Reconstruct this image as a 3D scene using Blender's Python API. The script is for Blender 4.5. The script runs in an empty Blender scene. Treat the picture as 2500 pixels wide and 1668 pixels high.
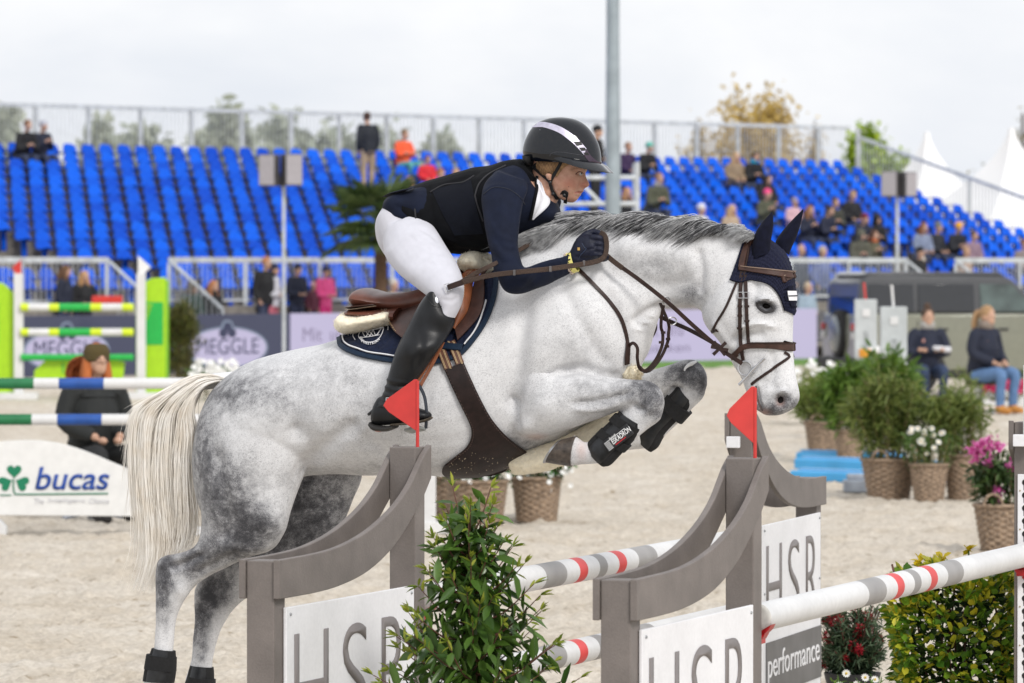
import bpy, bmesh, math, random
import numpy as np
from mathutils import Vector, Matrix, noise as mnoise
from mathutils.bvhtree import BVHTree

random.seed(7); RNG = np.random.default_rng(7)
SC = bpy.context.scene
COL = SC.collection

# ------------------------------------------------------------------ camera, sky, sun
F, CX, CY, HC, YH = 12200.0, 1250.0, 834.0, 2.15, 640.0
PITCH = math.atan((CY - YH) / F)
cam = bpy.data.cameras.new('camera'); camo = bpy.data.objects.new('camera', cam); COL.objects.link(camo)
cam.sensor_width = 36.0; cam.lens = F / 2500.0 * 36.0
cam.clip_start = 0.5; cam.clip_end = 5000
camo.location = (0, 0, HC); camo.rotation_euler = (math.pi / 2 - PITCH, 0, 0)
cam.dof.use_dof = True; cam.dof.focus_distance = 19.0; cam.dof.aperture_fstop = 7.0
SC.camera = camo
SC.view_settings.view_transform = 'Standard'; SC.view_settings.look = 'None'
SC.view_settings.exposure = 0.56; SC.view_settings.gamma = 1.0
try:
    SC.cycles.use_denoising = True
    SC.cycles.max_bounces = 6; SC.cycles.transparent_max_bounces = 8
except Exception: pass

SUN_EL, SUN_AZ = math.radians(39), math.radians(152)   # compass: 0 = +Y (away from the camera), clockwise
world = bpy.data.worlds.new('World'); SC.world = world; world.use_nodes = True
nt = world.node_tree; nt.nodes.clear()
def wn(t, **k):
    n = nt.nodes.new(t)
    for a, b in k.items(): setattr(n, a, b)
    return n
out = wn('ShaderNodeOutputWorld'); bg = wn('ShaderNodeBackground')
sky = wn('ShaderNodeTexSky', sky_type='NISHITA', sun_disc=False)
sky.sun_elevation = SUN_EL; sky.sun_rotation = SUN_AZ; sky.air_density = 1.0; sky.dust_density = 3.0
tc = wn('ShaderNodeTexCoord'); mp = wn('ShaderNodeMapping'); mp.inputs['Scale'].default_value = (1, 1, 2.6)
n1 = wn('ShaderNodeTexNoise'); n1.inputs['Scale'].default_value = 9.0; n1.inputs['Detail'].default_value = 6; n1.inputs['Roughness'].default_value = 0.55
n1.inputs['Distortion'].default_value = 0.4
cr = wn('ShaderNodeValToRGB'); cr.color_ramp.elements[0].position = 0.34; cr.color_ramp.elements[1].position = 0.66
cr.color_ramp.elements[0].color = (0.575, 0.60, 0.645, 1); cr.color_ramp.elements[1].color = (0.735, 0.735, 0.74, 1)
mul = wn('ShaderNodeVectorMath', operation='SCALE'); mul.inputs['Scale'].default_value = 0.08
mix = wn('ShaderNodeMixRGB'); mix.inputs['Fac'].default_value = 0.95
nt.links.new(tc.outputs['Generated'], mp.inputs['Vector']); nt.links.new(mp.outputs['Vector'], n1.inputs['Vector'])
nt.links.new(n1.outputs['Fac'], cr.inputs['Fac'])
nt.links.new(sky.outputs['Color'], mul.inputs[0]); nt.links.new(mul.outputs[0], mix.inputs['Color1'])
nt.links.new(cr.outputs['Color'], mix.inputs['Color2']); nt.links.new(mix.outputs['Color'], bg.inputs['Color'])
bg.inputs['Strength'].default_value = 1.0
nt.links.new(bg.outputs['Background'], out.inputs['Surface'])

sl = bpy.data.lights.new('sun', 'SUN'); sl.energy = 1.5; sl.angle = math.radians(14); sl.color = (1.0, 0.965, 0.92)
so = bpy.data.objects.new('sun', sl); COL.objects.link(so)
sd = Vector((math.sin(SUN_AZ) * math.cos(SUN_EL), math.cos(SUN_AZ) * math.cos(SUN_EL), math.sin(SUN_EL)))
so.rotation_euler = (-sd).to_track_quat('-Z', 'Y').to_euler(); so.location = sd * 60

# ------------------------------------------------------------------ from a picture point at a distance to a place
fw = np.array((0, math.cos(PITCH), -math.sin(PITCH))); up = np.array((0, math.sin(PITCH), math.cos(PITCH))); CAMP = np.array((0, 0, HC))
def rayd(px, py): return np.array((1.0, 0, 0)) * (px - CX) / F + up * (CY - py) / F + fw
def at(px, py, Y):
    d = rayd(px, py); return CAMP + d * (Y / d[1])
def gnd(px, py, z=0.0):
    d = rayd(px, py); return CAMP + d * ((z - HC) / d[2])
def gy(Y, px):                                  # ground point at distance Y
    d = rayd(px, YH + 300); return np.array((d[0] / d[1] * Y, Y, 0.0))
def proj(P):
    P = np.atleast_2d(np.asarray(P, float)) - CAMP
    z = P @ fw; return np.stack([CX + F * P[:, 0] / z, CY - F * (P @ up) / z], 1)
TH = math.radians(17.0); HD = 19.3
HH = np.array((math.cos(TH), -math.sin(TH), 0)); HN = np.array((-math.sin(TH), -math.cos(TH), 0)); HO = np.array((0, HD, 0))
def hp(px, py, w=0.0):                          # point on the jumping horse's own plane (w metres towards its right side)
    d = rayd(px, py); o = HO + HN * w
    return CAMP + d * (np.dot(o - CAMP, HN) / np.dot(d, HN))
def mirror(P):
    P = np.asarray(P, float); k = (P - HO) @ HN
    return P - 2 * np.outer(k, HN) if P.ndim == 2 else P - 2 * k * HN

# ------------------------------------------------------------------ materials
MATS = {}
def _nodes(m):
    m.use_nodes = True; t = m.node_tree; return t, t.nodes['Principled BSDF']
def mat(name, col, rough=0.6, metal=0.0, var=0.12, vscale=12.0, bump=0.0, bscale=150.0, coat=0.0, spec=0.5, sheen=0.0, trans=0.0, detail=4, bdist=0.01, grain=0.0, gscale=300.0):
    if name in MATS: return MATS[name]
    m = bpy.data.materials.new(name); t, b = _nodes(m); L = t.links.new
    col = tuple(col[:3])
    b.inputs['Roughness'].default_value = rough; b.inputs['Metallic'].default_value = metal
    b.inputs['Specular IOR Level'].default_value = spec
    b.inputs['Coat Weight'].default_value = coat; b.inputs['Coat Roughness'].default_value = 0.06
    b.inputs['Sheen Weight'].default_value = sheen
    if trans: b.inputs['Transmission Weight'].default_value = trans
    c = t.nodes.new('ShaderNodeTexCoord')
    n = t.nodes.new('ShaderNodeTexNoise'); n.inputs['Scale'].default_value = vscale; n.inputs['Detail'].default_value = detail
    L(c.outputs['Object'], n.inputs['Vector'])
    r = t.nodes.new('ShaderNodeValToRGB')
    r.color_ramp.elements[0].position = 0.3; r.color_ramp.elements[1].position = 0.7
    r.color_ramp.elements[0].color = tuple(max(0, x * (1 - var)) for x in col) + (1,)
    r.color_ramp.elements[1].color = tuple(min(1, x * (1 + var)) for x in col) + (1,)
    L(n.outputs['Fac'], r.inputs['Fac']); last = r.outputs['Color']
    if grain:
        g = t.nodes.new('ShaderNodeTexNoise'); g.inputs['Scale'].default_value = gscale; g.inputs['Detail'].default_value = 2
        L(c.outputs['Object'], g.inputs['Vector'])
        mr = t.nodes.new('ShaderNodeMapRange'); mr.inputs['From Min'].default_value = 0.3; mr.inputs['From Max'].default_value = 0.7
        mr.inputs['To Min'].default_value = 1 - grain; mr.inputs['To Max'].default_value = 1 + grain
        L(g.outputs['Fac'], mr.inputs['Value'])
        vm = t.nodes.new('ShaderNodeVectorMath'); vm.operation = 'SCALE'
        L(last, vm.inputs[0]); L(mr.outputs[0], vm.inputs['Scale']); last = vm.outputs[0]
    L(last, b.inputs['Base Color'])
    if bump:
        g = t.nodes.new('ShaderNodeTexNoise'); g.inputs['Scale'].default_value = bscale; g.inputs['Detail'].default_value = 3
        L(c.outputs['Object'], g.inputs['Vector'])
        bp = t.nodes.new('ShaderNodeBump'); bp.inputs['Strength'].default_value = bump; bp.inputs['Distance'].default_value = bdist
        L(g.outputs['Fac'], bp.inputs['Height']); L(bp.outputs['Normal'], b.inputs['Normal'])
    MATS[name] = m; return m
def srgb(r, g, b):
    f = lambda c: (c / 255 / 12.92) if c / 255 <= 0.04045 else ((c / 255 + 0.055) / 1.055) ** 2.4
    return (f(r), f(g), f(b))

# ------------------------------------------------------------------ mesh helpers
def nrm(v): v = np.asarray(v, float); l = np.linalg.norm(v); return v / l if l > 1e-12 else v
def spl(P, k):                                  # Catmull-Rom through the rows of P, k steps per span
    P = np.asarray(P, float)
    if P.ndim == 1: P = P[:, None]
    if k <= 1 or len(P) < 2: return P
    if len(P) == 2: return P[0] + np.linspace(0, 1, k + 1)[:, None] * (P[1] - P[0])
    Q = np.vstack([2 * P[0] - P[1], P, 2 * P[-1] - P[-2]]); o = []
    for i in range(len(P) - 1):
        p0, p1, p2, p3 = Q[i], Q[i + 1], Q[i + 2], Q[i + 3]
        for j in range(k):
            t = j / k
            o.append(0.5 * (2 * p1 + (p2 - p0) * t + (2 * p0 - 5 * p1 + 4 * p2 - p3) * t * t + (3 * p1 - p0 - 3 * p2 + p3) * t ** 3))
    o.append(P[-1]); return np.array(o)
class MB:
    def __init__(s): s.v = []; s.f = []
    def add(s, vs, fs):
        o = len(s.v); s.v += [tuple(map(float, v)) for v in vs]; s.f += [tuple(int(i) + o for i in f) for f in fs]; return s
    def box(s, c, size, R=None):
        c = np.asarray(c, float); h = np.asarray(size, float) / 2
        vs = [np.array((x, y, z)) * h for z in (-1, 1) for x, y in ((-1, -1), (1, -1), (1, 1), (-1, 1))]
        if R is not None: vs = [R @ v for v in vs]
        return s.add([c + v for v in vs], [(3, 2, 1, 0), (4, 5, 6, 7), (0, 1, 5, 4), (1, 2, 6, 5), (2, 3, 7, 6), (3, 0, 4, 7)])
    def bar(s, a, b, w, h, upv=(0, 0, 1)):      # square bar from a to b
        a = np.asarray(a, float); b = np.asarray(b, float); d = nrm(b - a)
        sx = np.cross(d, upv)
        if np.linalg.norm(sx) < 1e-6: sx = np.cross(d, (1, 0, 0))
        sx = nrm(sx); sy = nrm(np.cross(sx, d))
        vs = [p + sx * x * w / 2 + sy * y * h / 2 for p in (a, b) for x, y in ((-1, -1), (1, -1), (1, 1), (-1, 1))]
        return s.add(vs, [(3, 2, 1, 0), (4, 5, 6, 7), (0, 1, 5, 4), (1, 2, 6, 5), (2, 3, 7, 6), (3, 0, 4, 7)])
    def rings(s, R, cap=True):
        n = len(R[0]); vs = [p for r in R for p in r]; fs = []
        for i in range(len(R) - 1):
            for j in range(n):
                a = i * n + j; b = i * n + (j + 1) % n; fs.append((a, b, b + n, a + n))
        if cap:
            k = len(vs); vs += [np.mean(R[0], 0), np.mean(R[-1], 0)]; e = (len(R) - 1) * n
            for j in range(n):
                fs.append((k, (j + 1) % n, j)); fs.append((k + 1, e + j, e + (j + 1) % n))
        return s.add(vs, fs)
    def tube(s, pts, r, n=8, cap=True):
        P = np.asarray(pts, float); m = len(P); r = np.broadcast_to(np.asarray(r, float), (m,))
        T = np.gradient(P, axis=0); T = np.array([nrm(t) for t in T])
        u = np.cross(T[0], (0, 0, 1))
        if np.linalg.norm(u) < 0.1: u = np.cross(T[0], (1, 0, 0))
        u = nrm(u); R = []
        for i in range(m):
            u = nrm(u - T[i] * np.dot(u, T[i])); w = np.cross(T[i], u)
            R.append([P[i] + r[i] * (u * math.cos(a) + w * math.sin(a)) for a in np.arange(n) * 2 * math.pi / n])
        return s.rings(R, cap)
    def lathe(s, prof, c, n=24, axis=None, cap=True):   # prof: (radius, height)
        c = np.asarray(c, float)
        if axis is None: ux, uy, uz = np.eye(3)
        else:
            uz = nrm(axis); ux = np.cross(uz, (0, 0, 1))
            if np.linalg.norm(ux) < 0.1: ux = np.cross(uz, (1, 0, 0))
            ux = nrm(ux); uy = np.cross(uz, ux)
        return s.rings([[c + uz * h + r * (ux * math.cos(a) + uy * math.sin(a)) for a in np.arange(n) * 2 * math.pi / n] for r, h in prof], cap)
    def prism(s, poly, o, ux, uy, dv):          # flat outline pushed through by dv
        o = np.asarray(o, float); ux = np.asarray(ux, float); uy = np.asarray(uy, float); dv = np.asarray(dv, float); n = len(poly)
        a = [o + ux * x + uy * y for x, y in poly]
        vs = a + [p + dv for p in a]
        fs = [tuple(range(n - 1, -1, -1)), tuple(range(n, 2 * n))] + [(i, (i + 1) % n, (i + 1) % n + n, i + n) for i in range(n)]
        return s.add(vs, fs)
    def ball(s, c, r, n=16, m=10, R=None):
        r = np.broadcast_to(np.asarray(r, float), (3,)); Rs = []
        for i in range(1, m):
            t = math.pi * i / m; Rs.append([])
            for j in range(n):
                a = 2 * math.pi * j / n; p = np.array((math.sin(t) * math.cos(a), math.sin(t) * math.sin(a), -math.cos(t))) * r
                Rs[-1].append(np.asarray(c) + (R @ p if R is not None else p))
        k0 = len(s.v); s.rings(Rs, True)
        tip = np.array((0, 0, r[2])); tip = R @ tip if R is not None else tip
        s.v[-2] = tuple(np.asarray(c) - tip); s.v[-1] = tuple(np.asarray(c) + tip); return s
    def mesh(s, name, off=None):
        me = bpy.data.meshes.new(name); V = s.v if off is None else [tuple(np.asarray(v) - off) for v in s.v]
        me.from_pydata(V, [], s.f); me.validate(clean_customdata=False); me.update(); return me
    def build(s, name, m, parent=None, smooth=True, local=False, bevel=0, fix=True):
        off = None
        if not local and parent is not None:
            off = np.array(wloc(parent))
        me = s.mesh(name, off)
        if fix:
            bm = bmesh.new(); bm.from_mesh(me); bmesh.ops.recalc_face_normals(bm, faces=bm.faces); bm.to_mesh(me); bm.free()
        return link(name, me, m, parent, smooth, bevel)
def wloc(o):
    l = Vector((0, 0, 0))
    while o is not None: l = l + o.location; o = o.parent
    return l
def link(name, me, m, parent=None, smooth=True, bevel=0):
    o = bpy.data.objects.new(name, me); COL.objects.link(o)
    if m is not None:
        ms = m if isinstance(m, (list, tuple)) else [m]
        for x in ms: me.materials.append(MATS[x] if isinstance(x, str) else x)
    if smooth: me.polygons.foreach_set('use_smooth', np.ones(len(me.polygons), bool)); sharp(me)
    if bevel:
        b = o.modifiers.new('bevel', 'BEVEL'); b.width = bevel; b.segments = 2; b.limit_method = 'ANGLE'; b.angle_limit = math.radians(35)
    if parent is not None: o.parent = parent
    return o
def sharp(me, ang=42):
    try: me.set_sharp_from_angle(angle=math.radians(ang))
    except Exception: pass
def mesh_np(name, V, Fc, m, parent=None, smooth=True, off=None):
    V = np.asarray(V, float); Fc = np.asarray(Fc, np.int32)
    if parent is not None and off is None: V = V - np.array(wloc(parent))
    me = bpy.data.meshes.new(name); nf, k = Fc.shape
    me.vertices.add(len(V)); me.vertices.foreach_set('co', V.astype(np.float32).ravel())
    me.loops.add(nf * k); me.loops.foreach_set('vertex_index', Fc.ravel())
    me.polygons.add(nf); me.polygons.foreach_set('loop_start', np.arange(0, nf * k, k, dtype=np.int32))
    try: me.polygons.foreach_set('loop_total', np.full(nf, k, np.int32))
    except Exception: pass
    me.update(calc_edges=True)
    o = link(name, me, m, parent, False)
    if smooth: me.polygons.foreach_set('use_smooth', np.ones(nf, bool))
    return o
def tag(o, label, cat=None, group=None, kind=None):
    if label: o['label'] = label
    if cat: o['category'] = cat
    if group: o['group'] = group
    if kind: o['kind'] = kind
    return o
def thing(name, loc, label, cat, group=None, rz=0.0):
    o = bpy.data.objects.new(name, None); COL.objects.link(o); o.location = tuple(loc); o.rotation_euler = (0, 0, rz)
    o.empty_display_size = 0.1
    return tag(o, label, cat, group)
def copy_tree(o, parent=None):
    c = o.copy(); COL.objects.link(c)
    if parent is not None: c.parent = parent
    for ch in o.children: copy_tree(ch, c)
    return c
def text_mesh(txt, size=1.0, extrude=0.0, shear=0.0, spacing=1.0, weight=0.0, align='LEFT'):
    cu = bpy.data.curves.new('lettering', 'FONT'); cu.body = txt; cu.size = size; cu.extrude = extrude; cu.shear = shear
    cu.space_character = spacing; cu.offset = weight; cu.align_x = align; cu.resolution_u = 6
    o = bpy.data.objects.new('lettering', cu); COL.objects.link(o)
    me = bpy.data.meshes.new_from_object(o.evaluated_get(bpy.context.evaluated_depsgraph_get()))
    bpy.data.objects.remove(o); bpy.data.curves.remove(cu); return me
def lettering(txt, o, ux, uy, size, m, parent=None, extrude=0.002, shear=0.0, spacing=1.0, sx=1.0, weight=0.0, name='lettering', align='LEFT', warp=None):
    me = text_mesh(txt, 1.0, 0.0, shear, spacing, weight, align)
    o = np.asarray(o, float); ux = nrm(ux); uy = nrm(uy); nn = nrm(np.cross(ux, uy))
    V = np.array([v.co[:] for v in me.vertices]); pts = o + np.outer(V[:, 0] * size * sx, ux) + np.outer(V[:, 1] * size, uy)
    if warp is not None: pts = warp(V)
    if parent is not None: pts = pts - np.array(wloc(parent))
    me.vertices.foreach_set('co', pts.astype(np.float32).ravel()); me.update()
    ob = link(name, me, m, parent, False)
    if extrude:
        sm = ob.modifiers.new('thickness', 'SOLIDIFY'); sm.thickness = extrude; sm.offset = 0
    return ob
def remesh(mb, voxel, smooth_it=6):
    me = mb.mesh('blank'); o = bpy.data.objects.new('blank', me); COL.objects.link(o)
    r = o.modifiers.new('r', 'REMESH'); r.mode = 'VOXEL'; r.voxel_size = voxel
    dg = bpy.context.evaluated_depsgraph_get(); e = bpy.data.meshes.new_from_object(o.evaluated_get(dg))
    bpy.data.objects.remove(o); bpy.data.meshes.remove(me)
    n = len(e.vertices); V = np.empty(n * 3, np.float32); e.vertices.foreach_get('co', V); V = V.reshape(-1, 3).astype(float)
    E = np.empty(len(e.edges) * 2, np.int32); e.edges.foreach_get('vertices', E); E = E.reshape(-1, 2)
    return e, smooth_v(V, E, smooth_it), E
def smooth_v(V, E, it, lam=0.55, mu=-0.57, wgt=None):
    n = len(V); deg = np.bincount(E.ravel(), minlength=n).astype(float)[:, None]; deg[deg == 0] = 1
    for k in range(it * 2):
        S = np.empty_like(V)
        for c in range(3):
            S[:, c] = np.bincount(E[:, 0], V[E[:, 1], c], n) + np.bincount(E[:, 1], V[E[:, 0], c], n)
        d = (S / deg - V) * (lam if k % 2 == 0 else mu)
        V = V + (d if wgt is None else d * wgt)
    return V
def setco(me, V): me.vertices.foreach_set('co', np.asarray(V, np.float32).ravel()); me.update()
def normals(me, V):
    setco(me, V); N = np.empty(len(me.vertices) * 3, np.float32); me.vertices.foreach_get('normal', N); return N.reshape(-1, 3).astype(float)
def body_loft(mb, st, n=28, sub=5, pw=2.0):
    # stations: (edge A px, edge B px, half width m, lateral offset m)
    A = np.array([hp(s[0][0], s[0][1], s[3]) for s in st]); B = np.array([hp(s[1][0], s[1][1], s[3]) for s in st]); W = np.array([s[2] for s in st])
    A = spl(A, sub); B = spl(B, sub); W = spl(W, sub)[:, 0]; R = []
    for a, b, w in zip(A, B, W):
        c = (a + b) / 2; h = (a - b) / 2; r = []
        for t in np.arange(n) * 2 * math.pi / n:
            ct, s_ = math.cos(t), math.sin(t)
            ct = math.copysign(abs(ct) ** (2 / pw), ct); s_ = math.copysign(abs(s_) ** (2 / pw), s_)
            r.append(c + h * ct + HN * max(w, 0.004) * s_)
        R.append(r)
    mb.rings(R); return mb
def S(ax, ay, bx, by, hw, w=0.0): return ((ax, ay), (bx, by), hw, w)
# ------------------------------------------------------------------ the setting: sand, verge, grandstand
def vnoise(x, y, seed=0):
    xi = np.floor(x).astype(np.int64); yi = np.floor(y).astype(np.int64); fx = x - xi; fy = y - yi; fx = fx * fx * (3 - 2 * fx); fy = fy * fy * (3 - 2 * fy)
    def h(a, b):
        n = (a * 374761393 + b * 668265263 + seed * 974634777) & 0x7fffffff; n = ((n ^ (n >> 13)) * 1274126177) & 0x7fffffff; return ((n ^ (n >> 16)) & 0xffff) / 65535.0
    return (h(xi, yi) * (1 - fx) + h(xi + 1, yi) * fx) * (1 - fy) + (h(xi, yi + 1) * (1 - fx) + h(xi + 1, yi + 1) * fx) * fy
def sand_mat():
    m = bpy.data.materials.new('arena_sand'); t, b = _nodes(m); L = t.links.new; nn = t.nodes.new
    g = nn('ShaderNodeNewGeometry'); n1_ = nn('ShaderNodeTexNoise'); n1_.inputs['Scale'].default_value = 1.3; n1_.inputs['Detail'].default_value = 8; n1_.inputs['Roughness'].default_value = .65; L(g.outputs['Position'], n1_.inputs['Vector'])
    n2 = nn('ShaderNodeTexNoise'); n2.inputs['Scale'].default_value = 26; n2.inputs['Detail'].default_value = 5; n2.inputs['Roughness'].default_value = .7; L(g.outputs['Position'], n2.inputs['Vector'])
    r1 = nn('ShaderNodeValToRGB'); e = r1.color_ramp.elements; e[0].position = .32; e[1].position = .66; e[0].color = (.60, .525, .425, 1); e[1].color = (.74, .68, .595, 1); L(n1_.outputs['Fac'], r1.inputs['Fac'])
    r2 = nn('ShaderNodeValToRGB'); e = r2.color_ramp.elements; e[0].position = .3; e[1].position = .62; e[0].color = (.62, .60, .57, 1); e[1].color = (1, 1, 1, 1); L(n2.outputs['Fac'], r2.inputs['Fac'])
    mx = nn('ShaderNodeMixRGB'); mx.blend_type = 'MULTIPLY'; mx.inputs['Fac'].default_value = .8; L(r1.outputs[0], mx.inputs['Color1']); L(r2.outputs[0], mx.inputs['Color2']); n3 = nn('ShaderNodeTexNoise'); n3.inputs['Scale'].default_value = 9; n3.inputs['Detail'].default_value = 3; L(g.outputs['Position'], n3.inputs['Vector']); r3 = nn('ShaderNodeValToRGB'); e = r3.color_ramp.elements; e[0].position = .62; e[1].position = .74; e[0].color = (1, 1, 1, 1); e[1].color = (.56, .50, .42, 1); L(n3.outputs['Fac'], r3.inputs['Fac'])
    m3 = nn('ShaderNodeMixRGB'); m3.blend_type = 'MULTIPLY'; m3.inputs['Fac'].default_value = 1; L(mx.outputs[0], m3.inputs['Color1']); L(r3.outputs[0], m3.inputs['Color2']); L(m3.outputs[0], b.inputs['Base Color'])
    b.inputs['Roughness'].default_value = .95; b.inputs['Specular IOR Level'].default_value = .15
    bp = nn('ShaderNodeBump'); bp.inputs['Strength'].default_value = .8; bp.inputs['Distance'].default_value = .03; L(n2.outputs['Fac'], bp.inputs['Height']); L(bp.outputs['Normal'], b.inputs['Normal'])
    MATS['sand'] = m; return m
def build_ground():
    ys = np.concatenate([np.linspace(2, 24, 12)[:-1], 24 * (110 / 24) ** (np.linspace(0, 1, 620)), [125, 150, 200, 300, 500, 900, 2000, 4200]])
    us = np.concatenate([[-1.2, -.5, -.25, -.16], np.linspace(-.115, .115, 330), [.16, .25, .5, 1.2]])
    Y, U = np.meshgrid(ys, us, indexing='ij'); X = U * np.maximum(Y, 12)
    Z = (vnoise(X * 3.1, Y * 3.1, 1) - .5) * .035 + (vnoise(X * 7.7, Y * 7.7, 2) - .5) * .035 + (vnoise(X * 17, Y * 17, 3) ** 2 - .3) * .045
    foot = np.clip(vnoise(X * 2.2 + 40, Y * 2.2, 7) - .62, 0, 1) * .16; Z = (Z - foot) * np.clip((112 - Y) / 10, 0, 1) * np.clip((Y - 20) / 4, 0, 1)
    n, m_ = Y.shape; V = np.stack([X, Y, Z], -1).reshape(-1, 3); i = np.arange(n - 1)[:, None] * m_ + np.arange(m_ - 1)[None]; i = i.ravel()
    o = mesh_np('sand_ground', V, np.stack([i, i + 1, i + m_ + 1, i + m_], 1), sand_mat()); tag(o, 'raked pale sand riding arena', None, kind='structure')
build_ground()

E_ = np.array((.718, .696, 0)); Q_ = np.array((.696, -.718, 0)); UPV = np.array((0, 0, 1.0))
T0 = np.array((-11.27, 110.0, 0)); PIT, STEP, RISE, ZT = .52, .68, .197, 4.8; NROW = 16
def seat_pos(i, j): return T0 + E_ * PIT * j + Q_ * STEP * i + UPV * (ZT - .66 - RISE * i)     # deck level under the seat
galv = mat('galvanised_steel', (.56, .59, .61), rough=.45, metal=.35, var=.18, vscale=6)
galvd = mat('grey_scaffold', (.30, .31, .32), rough=.6, metal=.2, var=.3, vscale=5)
woodg = mat('weathered_deck', (.20, .185, .165), rough=.85, var=.3, vscale=5, bump=.3, bscale=20)
seatm = mat('blue_seat_plastic', (.0005, .098, .72), rough=.5, var=.12, vscale=1.5, spec=.18)
def seat_colour():
    t, b_ = _nodes(seatm); L = t.links.new; g = t.nodes.new('ShaderNodeNewGeometry'); oi = t.nodes.new('ShaderNodeObjectInfo'); ad = t.nodes.new('ShaderNodeMath'); ad.operation = 'ADD'; fr = t.nodes.new('ShaderNodeMath'); fr.operation = 'FRACT'
    L(g.outputs['Random Per Island'], ad.inputs[0]); L(oi.outputs['Random'], ad.inputs[1]); L(ad.outputs[0], fr.inputs[0]); r = t.nodes.new('ShaderNodeValToRGB'); r.color_ramp.elements[0].color = (.0005, .058, .47, 1); r.color_ramp.elements[1].color = (.002, .115, .68, 1)
    L(fr.outputs[0], r.inputs['Fac']); L(r.outputs[0], b_.inputs['Base Color'])
seat_colour()
def seat_mesh():
    b = MB(); prof = [(-.20, .43), (-.14, .405), (.08, .39), (.14, .43), (.17, .53), (.185, .62), (.22, .655)]; w = [.19, .21, .21, .205, .195, .165, .125]
    pts = []
    for (y, z), hw in zip(prof, w): pts += [(-hw, y - .045, z + (.035 if z < .5 else -.02)), (0, y, z), (hw, y - .045, z + (.035 if z < .5 else -.02))]
    fs = []
    for k in range(len(prof) - 1):
        for c in range(2): a = k * 3 + c; fs.append((a, a + 1, a + 4, a + 3))
    n = len(pts); pts2 = [(x, y + .012, z - .012) for x, y, z in pts]
    b.add(pts + pts2, fs + [tuple(v + n for v in f[::-1]) for f in fs])
    b.box((0, .06, .2), (.10, .05, .38)); return b
def build_stand():
    st = thing('grandstand', T0 + E_ * 14 + Q_ * 12, 'large open grandstand filled with rows of empty bright blue seats', 'grandstand')
    loc0 = np.array(st.location); rz = math.atan2(E_[1], E_[0])
    NC = 54
    for i in range(NROW):
        a = T0 + E_ * -18 + Q_ * STEP * i; c = T0 + E_ * (PIT * NC + .2) + Q_ * STEP * i; z = ZT - .66 - RISE * i
        b = MB(); b.bar(a + UPV * (z - .11), c + UPV * (z - .11), STEP * 1.02, .2); b.build('deck', woodg, st, smooth=False)
    b = MB()                                                                     # the substructure seen below and behind
    for k in range(-15, 30, 3):
        for i in (0, 5, 10, 15):
            p = T0 + E_ * (k - 2) + Q_ * STEP * i; z = ZT - 1.0 - RISE * i; b.bar(p, p + UPV * z, .06, .06)
    tag(b.build('substructure', galvd, st), None, kind='stuff')
    b = MB(); a = T0 - Q_ * .75 + E_ * -18; c = T0 - Q_ * .75 + E_ * (PIT * NC + .3); b.bar(a + UPV * 2.2, c + UPV * 2.2, .05, 4.3); b.build('rear_cladding', mat('cladding_grey', (.16, .17, .18), var=.2), st, smooth=False)
    sm = seat_mesh().mesh('seat'); sm.materials.append(seatm)
    for p in sm.polygons: p.use_smooth = True
    sm.set_sharp_from_angle(angle=.7)
    cand = []
    for i in range(NROW):
        for j in range(-36, NC):
            p = seat_pos(i, j); x, y = proj(p + UPV * .6)[0]
            if x < -1500 or x > 3100: continue
            if -30 < x < 235 and 548 + max(0, x - 10) * .42 < y < 640: continue          # the stair opening
            if abs(x - (330 + (y - 640) * .9)) < 26 and y > 628: continue
            if 2190 < x < 2250 and y > 588: continue
            hid = x < -40 or x > 2540 or (560 < x < 1900 and y > 640) or (950 < x < 1500 and 300 < y < 660)
            cand.append((hid, p[1], i, j))
    cand.sort(key=lambda c: (c[0], c[1])); R = np.array([[math.cos(rz), -math.sin(rz), 0], [math.sin(rz), math.cos(rz), 0], [0, 0, 1]])
    global SEATS; SEATS = [(i, j) for _, _, i, j in cand]
    for _, _, i, j in cand[:300]:
        o = bpy.data.objects.new('seat', sm); COL.objects.link(o); o.parent = st; o.location = tuple(seat_pos(i, j) - loc0 + np.random.default_rng(i * 99 + j + 50).normal(0, .006, 3)); o.rotation_euler = (0, 0, rz)
    V0 = np.array([v.co[:] for v in sm.vertices]); F0 = [tuple(p.vertices) for p in sm.polygons]; b = MB()
    for _, _, i, j in cand[300:]: b.add(V0 @ R.T + seat_pos(i, j), F0)
    o = b.build('seat_rows', seatm, st, fix=False); tag(o, None, kind='stuff')
    # railing along the back
    rb = thing('back_railing', T0 + UPV * 4, 'galvanised railing with close vertical bars along the top of the grandstand', 'railing')
    zt, zb = ZT + .84, ZT - .85; A = T0 - Q_ * .55 + E_ * -2.6; L_ = PIT * NC + 3.0
    for z, r_ in ((zt, .045), (zb + .15, .03)):
        b = MB(); b.bar(A + UPV * z, A + E_ * L_ + UPV * z, r_ * 1.6, r_ * 2); b.build('rail', galv, rb, smooth=False)
    for k in range(int(L_ / 1.52) + 1):
        p = A + E_ * (1.52 * k + 1.0); b = MB(); b.bar(p + UPV * zb, p + UPV * (zt + .01), .10, .07, E_); b.build('post', galv, rb, smooth=False)
    b = MB()
    for k in range(int(L_ / .115)): p = A + E_ * (.115 * k); b.bar(p + UPV * (zb + .15), p + UPV * zt, .018, .018)
    tag(b.build('bars', galv, rb, smooth=False), None, kind='stuff')
    # railing down the open end
    rs = thing('side_railing', T0 + E_ * (PIT * NC + .6) + UPV * 4, 'sloping galvanised railing down the open end of the grandstand', 'railing')
    S0 = T0 + E_ * (PIT * NC + .5); 
    def sp(t): return S0 + Q_ * (STEP * t - .3) + UPV * (ZT - .66 - RISE * t)
    b = MB(); b.bar(sp(0) + UPV * 1.25, sp(NROW) + UPV * 1.25, .08, .08); b.build('rail', galv, rs, smooth=False)
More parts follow.
